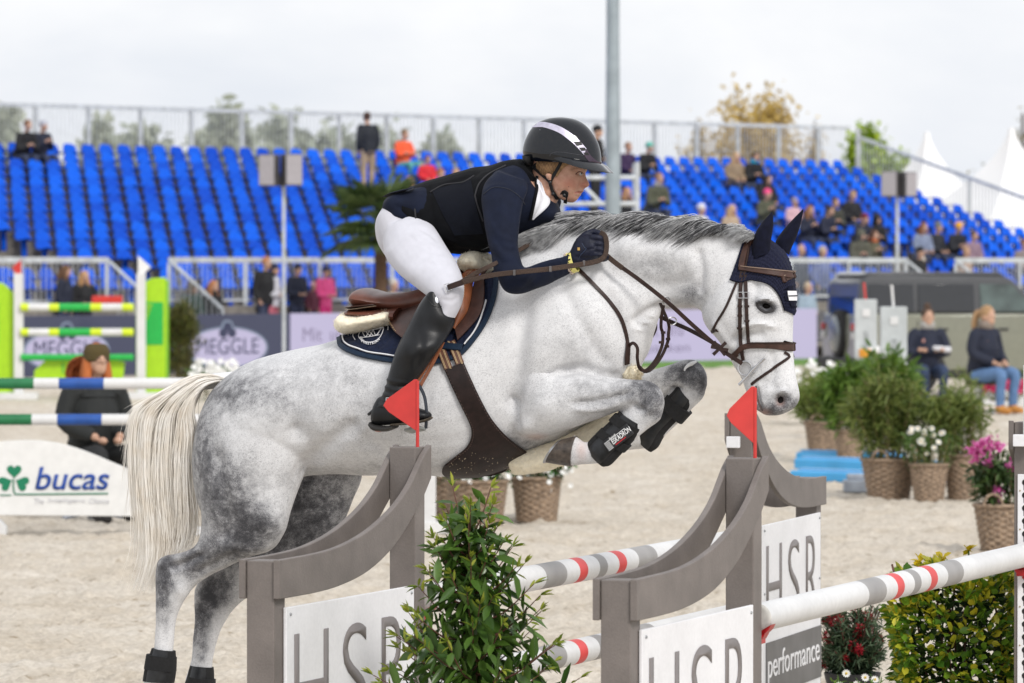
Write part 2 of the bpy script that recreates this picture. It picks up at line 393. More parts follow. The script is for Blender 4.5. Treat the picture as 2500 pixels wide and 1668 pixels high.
    for t in (0, 5.5, 11, 16): b = MB(); b.bar(sp(t), sp(t) + UPV * 1.27, .07, .07); b.build('post', galv, rs, smooth=False)
    b = MB()
    for k in range(100): t = k * .16; b.bar(sp(t) + UPV * .1, sp(t) + UPV * 1.25, .018, .018)
    tag(b.build('bars', galv, rs, smooth=False), None, kind='stuff')
    # front railings, stairs between
    FA = T0 + Q_ * 12.0
    def fp(px):                                                                   # place on the front rail line below a picture column
        d = rayd(px, YH); n_ = np.array((Q_[0], Q_[1])); t = np.dot(FA[:2], n_) / np.dot(d[:2], n_); return np.array((d[0] * t, d[1] * t, 0))
    zf0, zf1 = 1.30, 2.19
    b = MB(); a, c = fp(-1500), fp(3000); b.bar(a + UPV * (zf0 - .12), c + UPV * (zf0 - .12), 1.2, .2); b.build('front_deck', woodg, st, smooth=False)
    b = MB(); b.bar(a + Q_ * .58 + UPV * (zf0 - .55), c + Q_ * .58 + UPV * (zf0 - .55), .03, .7); b.build('front_skirt', mat('skirt_grey', (.10, .10, .11), var=.3), st, smooth=False)
    for x0, x1, lab in ((-1400, 222, 'front railing section behind the lime jump'), (372, 1420, 'long front railing section behind the palm'), (1440, 2172, 'front railing section behind the dark parked car roof'), (2292, 2900, 'front railing section beyond the yellow beanie spectator')):
        a, c = fp(x0) + Q_ * .5, fp(x1) + Q_ * .5; r = thing('front_railing', a, 'galvanised ' + lab, 'railing', 'front railings of the stand'); ln = np.linalg.norm(c - a)
        b = MB(); b.bar(a + UPV * zf1, c + UPV * zf1, .05, .11); b.build('rail', galv, r, smooth=False)
        b = MB(); b.bar(a + UPV * (zf0 + .1), c + UPV * (zf0 + .1), .04, .05); b.build('rail', galv, r, smooth=False)
        n_ = max(2, int(ln / 1.9)); b = MB()
        for k in range(n_ + 1): bb = MB(); p = a + (c - a) * k / n_; bb.bar(p + UPV * zf0, p + UPV * (zf1 - .06), .10, .06); bb.build('post', galv, r, smooth=False)
        for k in range(int(ln / .13)): p = a + (c - a) * (k + .5) / int(ln / .13); b.bar(p + UPV * (zf0 + .1), p + UPV * zf1, .016, .016)
        tag(b.build('bars', galv, r, smooth=False), None, kind='stuff')
    for x0, lab in ((222, 'stair handrail descending beside the green jump'), (372, 'stair handrail descending towards the conifer'), (2172, 'stair handrail behind the grey vertical uprights'), (2292, 'stair handrail beside the leopard print coat')):
        a = fp(x0) + Q_ * .5; hr = thing('stair_handrail', a, 'galvanised ' + lab, 'handrail', 'stair handrails'); sgn = -1 if x0 in (372, 2292) else 1
        c = a + Q_ * 1.3 + E_ * .25; b = MB()
        b.tube(np.array([a + UPV * zf1, c + UPV * (zf1 - .95)]), .035, 8); b.build('rail', galv, hr)
        b = MB(); b.tube(np.array([c + UPV * .3, c + UPV * (zf1 - .95)]), .03, 8); b.build('post', galv, hr)
        b = MB()
        for k in range(1, 10): p = a + (c - a) * k / 10; b.bar(p + UPV * (zf0 - .9 * k / 10), p + UPV * (zf1 - .95 * k / 10), .015, .015)
        tag(b.build('bars', galv, hr), None, kind='stuff')
    global FPOS; FPOS = fp
    # ---- advertising screen along the front
    B0 = gy(103.2, 1600); 
    def lp(px):
        d = rayd(px, YH); n_ = Q_[:2]; t = np.dot(B0[:2], n_) / np.dot(d[:2], n_); return np.array((d[0] * t, d[1] * t, 0))
    zt_ = 1.16
    def led(c1, s):
        m = bpy.data.materials.new('screen'); t, bs = _nodes(m); bs.inputs['Base Color'].default_value = (.02, .02, .025, 1); bs.inputs['Emission Color'].default_value = c1 + (1,); bs.inputs['Emission Strength'].default_value = s; bs.inputs['Roughness'].default_value = .5; return m
    navy = led((.030, .036, .075), .8); lav = led((.44, .40, .56), .8); ink = led((.016, .022, .07), .7); edge = led((.22, .27, .36), .7)
    def board(x0, x1, m, label):
        a, c = lp(x0), lp(x1); t = thing('advertising_board', a, label, 'board'); b = MB(); b.bar(a + UPV * (zt_ / 2 + .02), c + UPV * (zt_ / 2 + .02), .10, zt_ - .04); b.build('panel', m, t, smooth=False); return t, a, c
    bd, a0, c0 = board(-1400, 704, navy, 'dark navy screen board with pale oval dairy emblems'); dv = nrm(c0 - a0); fo = Q_ * .056
    for pxc, dw in ((158, 1.02), (550, .95)):
        c = lp(pxc); d0 = np.linalg.norm(c - a0); 
        for rx, ry, m, of in ((1.02, .40, edge, 0), (.97, .365, lav, .006)):
            poly = [(math.cos(k * math.pi / 24) * rx, math.sin(k * math.pi / 24) * ry) for k in range(48)]; b = MB(); b.prism(poly, c + UPV * .52 + fo + Q_ * of, dv, UPV, Q_ * .004); b.build('emblem_oval', m, bd, smooth=False)
        lettering_fit('MEGGLE', c + UPV * .40 + fo + Q_ * .016 - dv * .78, dv, UPV, 1.56, .30, ink, bd)
        for dx, dz in ((-.11, .80), (.11, .80), (0, .92)):
            poly = [(math.cos(k * math.pi / 10) * .15, math.sin(k * math.pi / 10) * .13) for k in range(20)]; b = MB(); b.prism(poly, c + UPV * dz + fo + dv * dx, dv, UPV, Q_ * .004 + Q_ * .001 * dz); b.build('clover', edge, bd, smooth=False)
            poly = [(x * .7, y * .7) for x, y in poly]; b = MB(); b.prism(poly, c + UPV * dz + fo + Q_ * .008 + dv * dx, dv, UPV, Q_ * (.004 + .001 * dz + dx * .002)); b.build('clover', ink, bd, smooth=False)
    bd, a, c = board(706, 826, lav, 'pale lavender screen board with dark lettering behind the saddle')
    gtx = led((.20, .17, .26), .8)
    lettering_fit('Mit und', a + dv * .30 + UPV * .62 + fo, dv, UPV, 1.25, .26, gtx, bd); lettering_fit('Euch', a + dv * .30 + UPV * .18 + fo, dv, UPV, .8, .26, gtx, bd)
    t = board(828, 900, mat('white_board', (.72, .72, .74), var=.05), 'plain white board section behind the saddle')[0]
    bd, a, c = board(902, 1990, lav, 'long lavender screen board with dark lettering behind the horse head')
    lettering_fit('Mit uns', lp(1560) + UPV * .62 + fo, dv, UPV, 1.3, .26, gtx, bd); lettering_fit('anpacken', lp(1535) + UPV * .22 + fo, dv, UPV, 1.75, .26, gtx, bd)
    lettering_fit('Wir kommen', lp(1735) + UPV * .62 + fo, dv, UPV, 2.2, .26, gtx, bd); lettering_fit('mit einer', lp(1735) + UPV * .22 + fo, dv, UPV, 1.9, .26, gtx, bd)
    # green verge in front of the boards
    a, c = lp(860) + Q_ * .1, lp(2900) + Q_ * .1; b = MB(); R_ = []
    for p in (a, c): R_.append([p + UPV * .0, p + Q_ * .0 + UPV * .10, p + Q_ * 1.0 + UPV * .09, p + Q_ * 1.7 + UPV * .0])
    b.rings(R_, cap=True); tag(b.build('grass_verge', mat('verge_grass', (.10, .22, .03), rough=.9, var=.4, vscale=8, bump=.8, bscale=60), smooth=False), 'green grass verge along the boards', None, kind='structure')
def lettering_fit(txt, o, ux, uy, w, h, m, parent, weight=0.0, shear=0.0, name='lettering', extrude=.002):
    if ' ' in txt:
        ws = txt.split(' '); tot = len(txt); c = 0
        for q in ws: lettering_fit(q, np.asarray(o, float) + nrm(ux) * w * c / tot, ux, uy, w * (len(q) - .2) / tot, h, m, parent, weight, shear, name, extrude); c += len(q) + 1
        return
    me = text_mesh(txt, 1.0, 0, shear, 1.0, weight); V = np.array([v.co[:] for v in me.vertices]); lo, hi = V.min(0), V.max(0); bpy.data.meshes.remove(me)
    ux = nrm(ux); uy = nrm(uy); o = np.asarray(o, float)
    return lettering(txt, (0, 0, 0), ux, uy, 1, m, parent, extrude=extrude, shear=shear, weight=weight, name=name,
                     warp=lambda V: o + np.outer((V[:, 0] - lo[0]) / (hi[0] - lo[0]) * w, ux) + np.outer((V[:, 1] - lo[1]) / (hi[1] - lo[1]) * h, uy))
build_stand()
# ------------------------------------------------------------------ the oxer: wings, poles, flags
AP = math.radians(19.3); DP = np.array((math.sin(AP), math.cos(AP), 0)); SP = np.array((DP[1], -DP[0], 0))   # along the poles (away), across (towards the right)
taupe = mat('taupe_paint', (.168, .146, .134), rough=.55, var=.16, vscale=7, bump=.12, bscale=120, grain=.06, gscale=160)
panelw = mat('white_panel', (.80, .80, .82), rough=.45, var=.06, vscale=5, grain=.03, gscale=60)
greyl = mat('grey_letter_print', (.20, .18, .175), rough=.55, var=.05)
polew = mat('white_pole_paint', (.66, .66, .66), rough=.42, var=.07, vscale=4, grain=.04, gscale=40); poleg = mat('grey_pole_paint', (.30, .29, .285), rough=.5, var=.1, vscale=9); poler = mat('red_pole_paint', (.62, .05, .05), rough=.48, var=.1, vscale=9)
flagr = mat('red_flag_plastic', (.55, .035, .03), rough=.4, var=.1); flagw = mat('white_flag_plastic', (.74, .74, .74), rough=.4, var=.05); cupr = mat('red_cup_plastic', (.42, .012, .015), rough=.35, var=.15)
CT = [(-.055, 1.487), (.02, 1.45), (.09, 1.40), (.17, 1.345), (.30, 1.285), (.46, 1.235), (.64, 1.195), (.86, 1.166), (1.08, 1.154), (1.42, 1.150)]
CB = [(-.055, 1.365), (.02, 1.305), (.09, 1.262), (.17, 1.215), (.30, 1.15), (.46, 1.095), (.64, 1.055), (.86, 1.03), (1.08, 1.02), (1.42, 1.018)]
def wing(origin, ux, face, label, text=True, flag=None, flagdir=None, band=False):
    # origin: base of the tall post; ux: from tall to short post; face: the side that carries the panel
    ux = nrm(ux); o = np.array((origin[0], origin[1], 0.0)); t = thing('jump_wing', o, label, 'jump wing', 'taupe wings of the oxer')
    b = MB(); b.bar(o + UPV * .05, o + UPV * 1.480, .10, .10, ux); b.build('tall_post', taupe, t, smooth=False, bevel=.004)
    p = o + ux * 1.36; b = MB(); b.bar(p + UPV * .05, p + UPV * 1.146, .10, .10, ux); b.build('short_post', taupe, t, smooth=False, bevel=.004)
    ct = spl(np.array(CT), 5); cb = spl(np.array(CB), 5)
    for sd in (1, -1):
        b = MB(); R_ = []
        for a, c in zip(ct, cb):
            q0 = o + ux * a[0] + UPV * a[1] + face * sd * .0515; q1 = o + ux * c[0] + UPV * c[1] + face * sd * .0515; th = face * sd * .022; R_.append([q0, q0 + th, q1 + th, q1])
        b.rings(R_); b.build('curved_board', taupe, t, smooth=True, bevel=.003)
    # panel screwed on the face side
    pz0, pz1 = .18, .985; po = o + face * .0525; x0, x1 = .10, 1.335; b = MB(); b.prism([(x0, pz0), (x1, pz0), (x1, pz1), (x0, pz1)], po, ux, UPV, face * .012); pn = b.build('panel', panelw, t, smooth=False, bevel=.003)
    if text:
        rt = ux if np.dot(np.cross(ux, UPV), face) > 0 else -ux; le = o + ux * (x1 - .06 if rt is not ux else x0 + .06); ln = x1 - x0 - .12; fo = face * .0665
        for ch, f0, f1 in (('H', 0, .29), ('S', .42, .64), ('R', .77, 1.0)): lettering_fit(ch, le + UPV * .52 + rt * (.01 + ln * f0 * .97) + fo, rt, UPV, ln * (f1 - f0) * .97, .37, greyl, pn, name='panel_letter', weight=-.012)
        b = MB(); b.prism([(0, .22), (ln + .06, .22), (ln + .06, .46), (0, .46)], le + fo - face * .001, rt, UPV, face * .003); b.build('panel_print', mat('grey_panel_print', (.10, .10, .105), rough=.4, var=.25, vscale=6), pn, smooth=False)
        lettering_fit('performance', le + UPV * .265 + rt * .03 + fo + face * .003, rt, UPV, ln - .02, .15, panelw, pn, name='panel_lettering')
    for q in (o, p):
        b = MB(); b.bar(q - face * .45 + UPV * .035, q + face * .45 + UPV * .035, .07, .07); b.build('foot', taupe, t, smooth=False, bevel=.004)
    for z in (.7, .98):
        for q in (.13, 1.30):
            b = MB(); b.ball(o + ux * q + UPV * (z - .02) + face * .065, .006, 8, 6); b.build('screw', galvd, pn)
    return t
def flag(base, m, label, dirv, h=.19, wd=.125, stick=.24):
    t = thing('jump_flag', base, label, 'flag', 'jump flags'); b = MB(); b.tube(np.array([base - UPV * .03, base + UPV * stick]), .0065, 10); b.build('stick', m, t)
    d = nrm(dirv); n_ = np.cross(d, UPV); z1 = stick + .005; b = MB(); b.prism([(0, z1 - h), (wd * .85, z1 - h * .62), (wd, z1 - h * .5), (wd * .9, z1 - h * .38), (0.012, z1), (0, z1)], base - n_ * .002, d, UPV, n_ * .004); b.build('pennant', m, t, smooth=False, bevel=.001); return t
def striped_pole(a, c, segs, label, r=.05, name='jump_pole', group='poles of the oxer', cap=True):
    a = np.asarray(a, float); c = np.asarray(c, float); L_ = np.linalg.norm(c - a); d = (c - a) / L_; t = thing(name, a, label, 'pole', group)
    cuts = sorted(set([0, L_] + [x for s in segs for x in s[:2]])); n = 28
    for k in range(len(cuts) - 1):
        m = polew
        for s0, s1, mm in segs:
            if s0 - 1e-6 <= cuts[k] and cuts[k + 1] <= s1 + 1e-6: m = mm
        b = MB(); rr = r; b.lathe([(rr, cuts[k]), (rr, cuts[k + 1])], a, n, d, cap=False); b.build('painted_band', m, t)
    if cap:
        for q, dd in ((a, -d), (c, d)):
            b = MB(); b.lathe([(r, 0), (r - .004, .004), (r - .014, .005), (.004, .003)], q, n, dd); e = b.build('end_cap', mat('pole_end_plastic', (.52, .51, .48), rough=.6, var=.2, vscale=30), t)
            u = nrm(np.cross(dd, UPV)); v = np.cross(u, dd)
            for s in (1, -1):
                b = MB(); b.tube(np.array([q + dd * .006 + r * .62 * (u * math.cos(x) + v * math.sin(x)) for x in np.linspace(s * .5, s * .5 + 1.4, 9)]), .003, 6); b.build('end_slot', mat('slot_dark', (.04, .04, .04)), e)
    return t
def build_oxer():
    zc = .925; A0 = gy(18.2, 1030); LEN = 3.9; A1 = A0 + DP * LEN; B0 = gy(17.18, 1850); B1 = B0 + DP * LEN
    wing(A0 - DP * .10 - SP * .02, -DP, SP, 'taupe jump wing with HSR panel behind the bushy laurel, below the horse belly')
    wing(B0 - DP * .10 - SP * .02, -DP, SP, 'taupe jump wing with HSR panel beside the pole end and red flag')
    aw = math.radians(15.5); du = np.array((math.sin(aw), math.cos(aw), 0)); wing(A1 + DP * .12 + SP * .02, du, np.array((du[1], -du[0], 0)), 'taupe jump wing with HSR performance panel below the horse muzzle')
    rw = wing(B1 + DP * .10, DP, SP, 'taupe jump wing with white keyhole strip and white flag', text=False)
    for z, k in ((zc, 'upper'), (zc - .325, 'lower')):
        striped_pole(A0 + UPV * z, A1 + UPV * z, [(c + s0, c + s1, m) for c in (LEN / 2 + .02,) for s0, s1, m in ((-.71, -.46, poleg), (-.30, -.20, poler), (-.05, .05, poleg), (.20, .30, poler), (.46, .71, poleg))], 'white pole with grey and red bands, %s one of the rear pair' % k)
    c = LEN / 2 + .04; striped_pole(B0 + UPV * zc, B1 + UPV * zc, [(c + s0, c + s1, m) for s0, s1, m in ((-.71, -.46, poleg), (-.30, -.20, poler), (-.05, .05, poleg), (.20, .30, poler), (.46, .71, poleg))], 'white pole with grey and red bands, single front rail before the hedge')
    def cup(p, d, label):
        t = thing('pole_cup', p, label, 'pole cup', 'red pole cups'); b = MB(); R_ = []
        for s in (0, .055):
            R_.append([p + d * s + SP * (.062 * math.cos(x)) + UPV * (.062 * math.sin(x)) for x in np.linspace(math.pi * 1.1, math.pi * 1.9, 10)] + [p + d * s + SP * (.045 * math.cos(x)) + UPV * (.085 * math.sin(x)) for x in np.linspace(math.pi * 1.85, math.pi * 1.15, 10)])
        b.rings(R_); b.build('cradle', cupr, t); b = MB(); b.bar(p - UPV * .10 - d * .01, p - UPV * .03 - d * .01, .035, .02, SP); b.build('pin_block', cupr, t, smooth=False, bevel=.003)
        b = MB(); b.bar(p - UPV * .072 - d * .02, p - UPV * .072 + d * .05, .05, .03); b.build('shelf', cupr, t, smooth=False, bevel=.003)
    cup(B0 + UPV * zc - DP * .035, DP, 'red plastic pole cup under the front rail end at the HSR wing'); cup(B1 + UPV * zc + DP * .035, -DP, 'red plastic pole cup on the white keyhole strip')
    cup(A0 + UPV * zc - DP * .035, DP, 'red plastic pole cup behind the laurel bush'); cup(A1 + UPV * zc + DP * .035, -DP, 'red plastic pole cup on the wing below the horse muzzle')
    # keyhole strip on the right-hand post, facing the pole
    po = B1 + DP * .10 - DP * .0505; w_ = .066; b = MB(); b.prism([(-w_ / 2, .15), (w_ / 2, .15), (w_ / 2, 1.262), (-w_ / 2, 1.262)], po, SP, UPV, -DP * .008); stp = b.build('keyhole_strip', panelw, rw, smooth=False, bevel=.002)
    kh = mat('keyhole_dark', (.015, .013, .012), rough=.8); sc_ = mat('screw_brass', (.42, .32, .18), rough=.4, metal=.7)
    for k in range(20):
        z = 1.228 - k * .054; pl = [(math.cos(x) * .0135, math.sin(x) * .0135) for x in np.linspace(-1.05, math.pi + 1.05, 14)] + [(-.0062, -.032), (.0062, -.032)]
        b = MB(); b.prism(pl, po - DP * .0085 + UPV * z, SP, UPV, -DP * .001); b.build('keyhole', kh, stp, smooth=False)
        if k % 3 == 0:
            for s in (-1, 1): b = MB(); b.ball(po - DP * .009 + UPV * (z - .035) + SP * s * .022, .0035, 8, 6); b.build('screw', sc_, stp)
    XL = np.array((-1.0, 0, 0))
    flag(A0 - DP * .10 + UPV * 1.48 + SP * .02, flagr, 'red triangular flag on the wing in front of the rider boot', XL + np.array((0, .12, 0)))
    flag(B0 - DP * .10 + UPV * 1.48 + SP * .02, flagr, 'red triangular flag on the wing below the horse muzzle', XL + np.array((0, -.2, 0)), wd=.10, h=.20)
    fb = B1 + DP * .06 + UPV * 1.46 - SP * .0 - DP * .03; flag(fb, flagw, 'white triangular flag on the wing with the keyhole strip', -XL, h=.16, wd=.12, stick=.26)
    b = MB(); c0 = fb - DP * .03 - UPV * .055; b.bar(c0 - SP * .04, c0 + SP * .04, .03, .05); b.build('flag_bracket', panelw, rw, smooth=False, bevel=.003)
    fr = A1 + DP * .10 + UPV * 1.36 - DP * .07; b = MB(); b.bar(fr - SP * .03, fr + SP * .03, .02, .05); tag(b.build('flag_bracket', panelw, None, smooth=False, bevel=.003), 'small white plastic flag holder on the wing below the horse muzzle', 'flag holder')
build_oxer()
# ------------------------------------------------------------------ the horse: one body grown from measured sections
def build_horse():
    global HORSE_BVH, HORSE, HV
    mb = MB()
    body_loft(mb, [S(512, 1000, 500, 1100, .06), S(530, 952, 492, 1180, .17), S(566, 915, 520, 1270, .245), S(634, 876, 620, 1270, .285), S(717, 854, 715, 1180, .30),
        S(800, 836, 800, 1158, .31), S(900, 806, 900, 1162, .335), S(1000, 778, 1000, 1160, .35), S(1100, 742, 1100, 1164, .345), S(1180, 695, 1195, 1158, .315),
        S(1245, 635, 1285, 1112, .275), S(1325, 585, 1400, 1062, .25), S(1395, 600, 1490, 1000, .215), S(1455, 650, 1553, 915, .165), S(1500, 730, 1580, 850, .09)], n=36)
    body_loft(mb, [S(1230, 640, 1470, 960, .19), S(1325, 575, 1568, 885, .165), S(1420, 541, 1600, 800, .128), S(1520, 530, 1618, 757, .105), S(1620, 530, 1655, 746, .092),
        S(1710, 537, 1692, 748, .086), S(1780, 553, 1715, 760, .085), S(1838, 580, 1735, 770, .082), S(1865, 620, 1770, 770, .06)], n=32)
    body_loft(mb, [S(1835, 578, 1745, 700, .045), S(1872, 585, 1724, 735, .075), S(1915, 622, 1716, 760, .094), S(1933, 680, 1719, 783, .104), S(1937, 735, 1732, 806, .104), S(1935, 790, 1752, 828, .092),
        S(1934, 835, 1772, 858, .074), S(1937, 875, 1792, 893, .062), S(1942, 915, 1812, 925, .058), S(1948, 945, 1822, 955, .060), S(1951, 972, 1829, 978, .060), S(1941, 993, 1845, 996, .054),
        S(1920, 1007, 1862, 1010, .036), S(1902, 1014, 1872, 1015, .012)], n=32, pw=2.25)
    # near hind leg
    body_loft(mb, [S(560, 930, 800, 960, .10, .12), S(515, 1010, 790, 1045, .15, .135), S(487, 1100, 752, 1130, .155, .15), S(483, 1160, 726, 1195, .145, .155), S(494, 1235, 708, 1250, .12, .165),
        S(494, 1290, 694, 1300, .10, .165), S(482, 1328, 663, 1343, .085, .165), S(458, 1344, 604, 1362, .070, .16), S(428, 1352, 545, 1390, .056, .155), S(402, 1358, 503, 1413, .047, .15),
        S(385, 1378, 476, 1432, .045, .15), S(380, 1412, 458, 1454, .044, .15), S(381, 1452, 443, 1478, .040, .148), S(381, 1500, 430, 1512, .033, .145), S(378, 1560, 424, 1566, .030, .142),
        S(374, 1612, 421, 1617, .032, .14), S(352, 1648, 418, 1660, .039, .14), S(352, 1680, 411, 1684, .035, .14), S(345, 1712, 400, 1718, .033, .14), S(330, 1730, 398, 1742, .04, .14), S(318, 1765, 402, 1775, .048, .14)], n=24)
    # far hind leg, further under the body
    body_loft(mb, [S(640, 960, 840, 1020, .10, -.12), S(600, 1060, 880, 1120, .14, -.14), S(590, 1150, 880, 1170, .15, -.15), S(592, 1215, 862, 1215, .13, -.155), S(600, 1275, 830, 1290, .105, -.155),
        S(600, 1325, 775, 1350, .085, -.155), S(580, 1350, 705, 1398, .07, -.15), S(542, 1378, 640, 1438, .056, -.145), S(500, 1404, 592, 1467, .047, -.14), S(478, 1434, 566, 1494, .045, -.14),
        S(475, 1474, 553, 1514, .043, -.14), S(476, 1512, 540, 1536, .038, -.138), S(471, 1562, 528, 1572, .032, -.136), S(467, 1615, 518, 1620, .031, -.135), S(452, 1665, 515, 1675, .038, -.135),
        S(455, 1700, 508, 1704, .033, -.135), S(445, 1735, 505, 1740, .038, -.135), S(435, 1775, 512, 1782, .046, -.135)], n=24)
    # near fore: forearm, folded cannon, pastern, hoof
    body_loft(mb, [S(1300, 830, 1240, 1010, .07, .14), S(1335, 880, 1264, 1052, .10, .165), S(1372, 905, 1310, 1068, .098, .18), S(1422, 911, 1378, 1052, .085, .19), S(1482, 919, 1448, 1028, .070, .19),
        S(1540, 926, 1512, 1004, .058, .19), S(1584, 930, 1540, 998, .053, .19), S(1612, 950, 1548, 1004, .050, .19), S(1621, 982, 1548, 1010, .046, .19), S(1616, 1010, 1552, 1018, .036, .19)], n=24)
    body_loft(mb, [S(1548, 965, 1618, 978, .040, .19), S(1534, 992, 1613, 1022, .040, .19), S(1514, 1015, 1580, 1048, .034, .19), S(1485, 1040, 1545, 1078, .030, .19), S(1458, 1062, 1515, 1106, .031, .19),
        S(1436, 1078, 1486, 1128, .037, .19), S(1424, 1078, 1446, 1134, .034, .19), S(1410, 1068, 1412, 1136, .033, .19), S(1400, 1062, 1392, 1140, .038, .19)], n=22)
    # far fore
    body_loft(mb, [S(1440, 890, 1420, 1030, .07, -.13), S(1500, 905, 1500, 1030, .075, -.16), S(1566, 909, 1572, 1003, .066, -.17), S(1628, 892, 1622, 972, .056, -.17), S(1676, 878, 1650, 952, .052, -.17),
        S(1706, 885, 1655, 955, .050, -.17), S(1724, 912, 1660, 968, .047, -.17), S(1727, 942, 1668, 975, .036, -.17)], n=22)
    body_loft(mb, [S(1652, 920, 1726, 930, .040, -.17), S(1645, 950, 1718, 968, .040, -.17), S(1626, 975, 1690, 998, .034, -.17), S(1598, 1002, 1655, 1034, .030, -.17), S(1568, 1030, 1622, 1064, .031, -.17),
        S(1545, 1048, 1598, 1090, .036, -.17), S(1520, 1052, 1545, 1098, .033, -.17), S(1492, 1046, 1498, 1106, .034, -.17), S(1462, 1042, 1458, 1112, .04, -.17)], n=22)
    me, V, E = remesh(mb, 0.0085, 5)
    # ---- muscles, folds and bones, worked into the surface on the side one sees and mirrored in feel on the other
    N = normals(me, V); pj = proj(V); wv = (V - HO) @ HN; near = np.clip((N @ HN) * 1.6 + 0.15, 0, 1)
    disp = np.zeros(len(V))
    def dent(path, wd, dep, mask=None, k=8):
        P = spl(np.array(path, float), k); d2 = np.full(len(V), 1e9)
        lo = P.min(0) - wd * 3; hi = P.max(0) + wd * 3
        idx = np.where((pj[:, 0] > lo[0]) & (pj[:, 0] < hi[0]) & (pj[:, 1] > lo[1]) & (pj[:, 1] < hi[1]))[0]
        if not len(idx): return
        q = pj[idx]; best = np.full(len(idx), 1e9); tt = np.zeros(len(idx))
        for i in range(len(P) - 1):
            a, b = P[i], P[i + 1]; ab = b - a; t = np.clip(((q - a) @ ab) / max(ab @ ab, 1e-9), 0, 1)
            dd = ((q - a - t[:, None] * ab) ** 2).sum(1); m_ = dd < best; best = np.where(m_, dd, best); tt = np.where(m_, (i + t) / (len(P) - 1), tt)
        fade = np.clip(np.minimum(tt, 1 - tt) * 6 + .15, 0, 1)
        g = np.exp(-best / (2 * (wd * .5) ** 2)) * dep * fade * near[idx]
        if mask is not None: g = g * mask[idx]
        disp[idx] += g
    def blob(px, py, rx, ry, ang, dep, mask=None):
        q = pj - np.array((px, py)); c, s_ = math.cos(math.radians(ang)), math.sin(math.radians(ang))
        x = (q[:, 0] * c + q[:, 1] * s_) / rx; y = (-q[:, 0] * s_ + q[:, 1] * c) / ry
        g = np.exp(-(x * x + y * y) * 1.2) * dep * near
        disp[:] += g if mask is None else g * mask
    nearside = (wv > -0.02).astype(float); farside = 1 - nearside
    # shoulder and chest
    dent([(1285, 700), (1275, 800), (1262, 900), (1252, 960), (1258, 1010)], 34, -.016, nearside)
    dent([(1250, 965), (1256, 1012), (1270, 1050)], 12, -.014, nearside)
    dent([(1360, 915), (1410, 900), (1470, 915), (1520, 925)], 22, -.012, nearside)
    dent([(1330, 920), (1362, 902), (1400, 899)], 10, -.006, nearside); dent([(1345, 935), (1372, 914), (1410, 909)], 8, -.004, nearside)
    blob(1420, 780, 90, 130, 15, .022, nearside); blob(1330, 840, 60, 110, 12, .014, nearside)
    dent([(1352, 640), (1388, 740), (1450, 850), (1500, 910)], 26, -.010, nearside)
    dent([(1470, 700), (1520, 790), (1540, 850)], 20, -.008, nearside)
    for i in range(5):                                           # skin folds at the base of the neck
        dent([(1543 + i * 9, 800 - i * 9), (1560 + i * 8, 806 - i * 8), (1575 + i * 6, 800 - i * 8)], 5, -.004 if i % 2 else .003, nearside)
    dent([(1540, 790), (1585, 760), (1640, 742)], 16, -.010, nearside)
    dent([(1480, 640), (1560, 690), (1640, 700), (1700, 680)], 34, -.010, nearside)
    dent([(1500, 600), (1600, 610), (1700, 640)], 40, .008, nearside)
    dent([(1700, 600), (1712, 660), (1706, 720)], 16, -.010, nearside)
    # forearm
    dent([(1390, 985), (1440, 982), (1500, 970), (1545, 955)], 12, -.010, nearside)
    dent([(1400, 1000), (1450, 1000), (1520, 985)], 10, .005, nearside)
    blob(1330, 990, 40, 50, 20, .012, nearside); blob(1285, 1040, 22, 20, 0, .010, nearside)
    dent([(1545, 985), (1560, 998), (1580, 1000)], 9, -.008, nearside)
    blob(1600, 975, 20, 26, 20, .007, nearside); blob(1575, 950, 16, 14, 0, .004, nearside); blob(1585, 1000, 12, 10, 0, .004, nearside)
    dent([(1640, 945), (1655, 950), (1668, 945)], 8, -.006); blob(1705, 915, 18, 22, 0, .006)
    # barrel, flank, quarter
    dent([(720, 1180), (770, 1120), (830, 1060), (880, 1030)], 30, -.012, nearside)
    dent([(700, 1040), (760, 1080), (760, 1140)], 34, -.010, nearside)
    dent([(705, 880), (718, 980), (712, 1080)], 40, -.007, nearside)
    blob(610, 1010, 80, 110, 10, .016, nearside); blob(660, 1270, 40, 50, 0, .016, nearside); blob(560, 1200, 50, 110, 8, .012, nearside)
    dent([(530, 1080), (545, 1180), (560, 1270), (540, 1330)], 26, -.010, nearside)
    dent([(480, 1400), (520, 1380), (590, 1345)], 14, -.006, nearside)
    dent([(412, 1385), (450, 1375), (500, 1350)], 13, -.012, nearside); blob(398, 1375, 16, 16, 0, .006, nearside); blob(440, 1440, 18, 22, 0, .006, nearside)
    dent([(400, 1430), (403, 1500), (400, 1580)], 9, -.005, nearside); dent([(500, 1470), (497, 1560), (492, 1610)], 9, -.005)
    dent([(870, 1060), (960, 1110), (1050, 1125)], 26, -.006, nearside)
    for i in range(6): dent([(905 + i * 32, 940 + i * 3), (900 + i * 31, 1010), (885 + i * 30, 1070)], 13, .0022, nearside)
    # head
    dent([(1785, 830), (1830, 822), (1870, 815)], 16, -.009, nearside)         # below the cheek ridge
    dent([(1800, 800), (1850, 790), (1900, 800)], 9, .007, nearside)           # facial crest
    dent([(1740, 780), (1765, 820), (1790, 860)], 14, .006, nearside); blob(1775, 745, 38, 52, 20, .010, nearside)
    dent([(1848, 742), (1866, 730), (1890, 738)], 8, .013, nearside)           # brow over the eye
    dent([(1850, 752), (1868, 760), (1888, 757)], 6, .005, nearside)
    blob(1869, 747, 17, 11, 14, -.012, nearside); blob(1845, 700, 16, 22, 0, -.010, nearside)
    blob(1905, 978, 15, 17, -30, -.034, nearside); dent([(1890, 990), (1896, 966), (1912, 956), (1924, 964)], 7, .009, nearside)
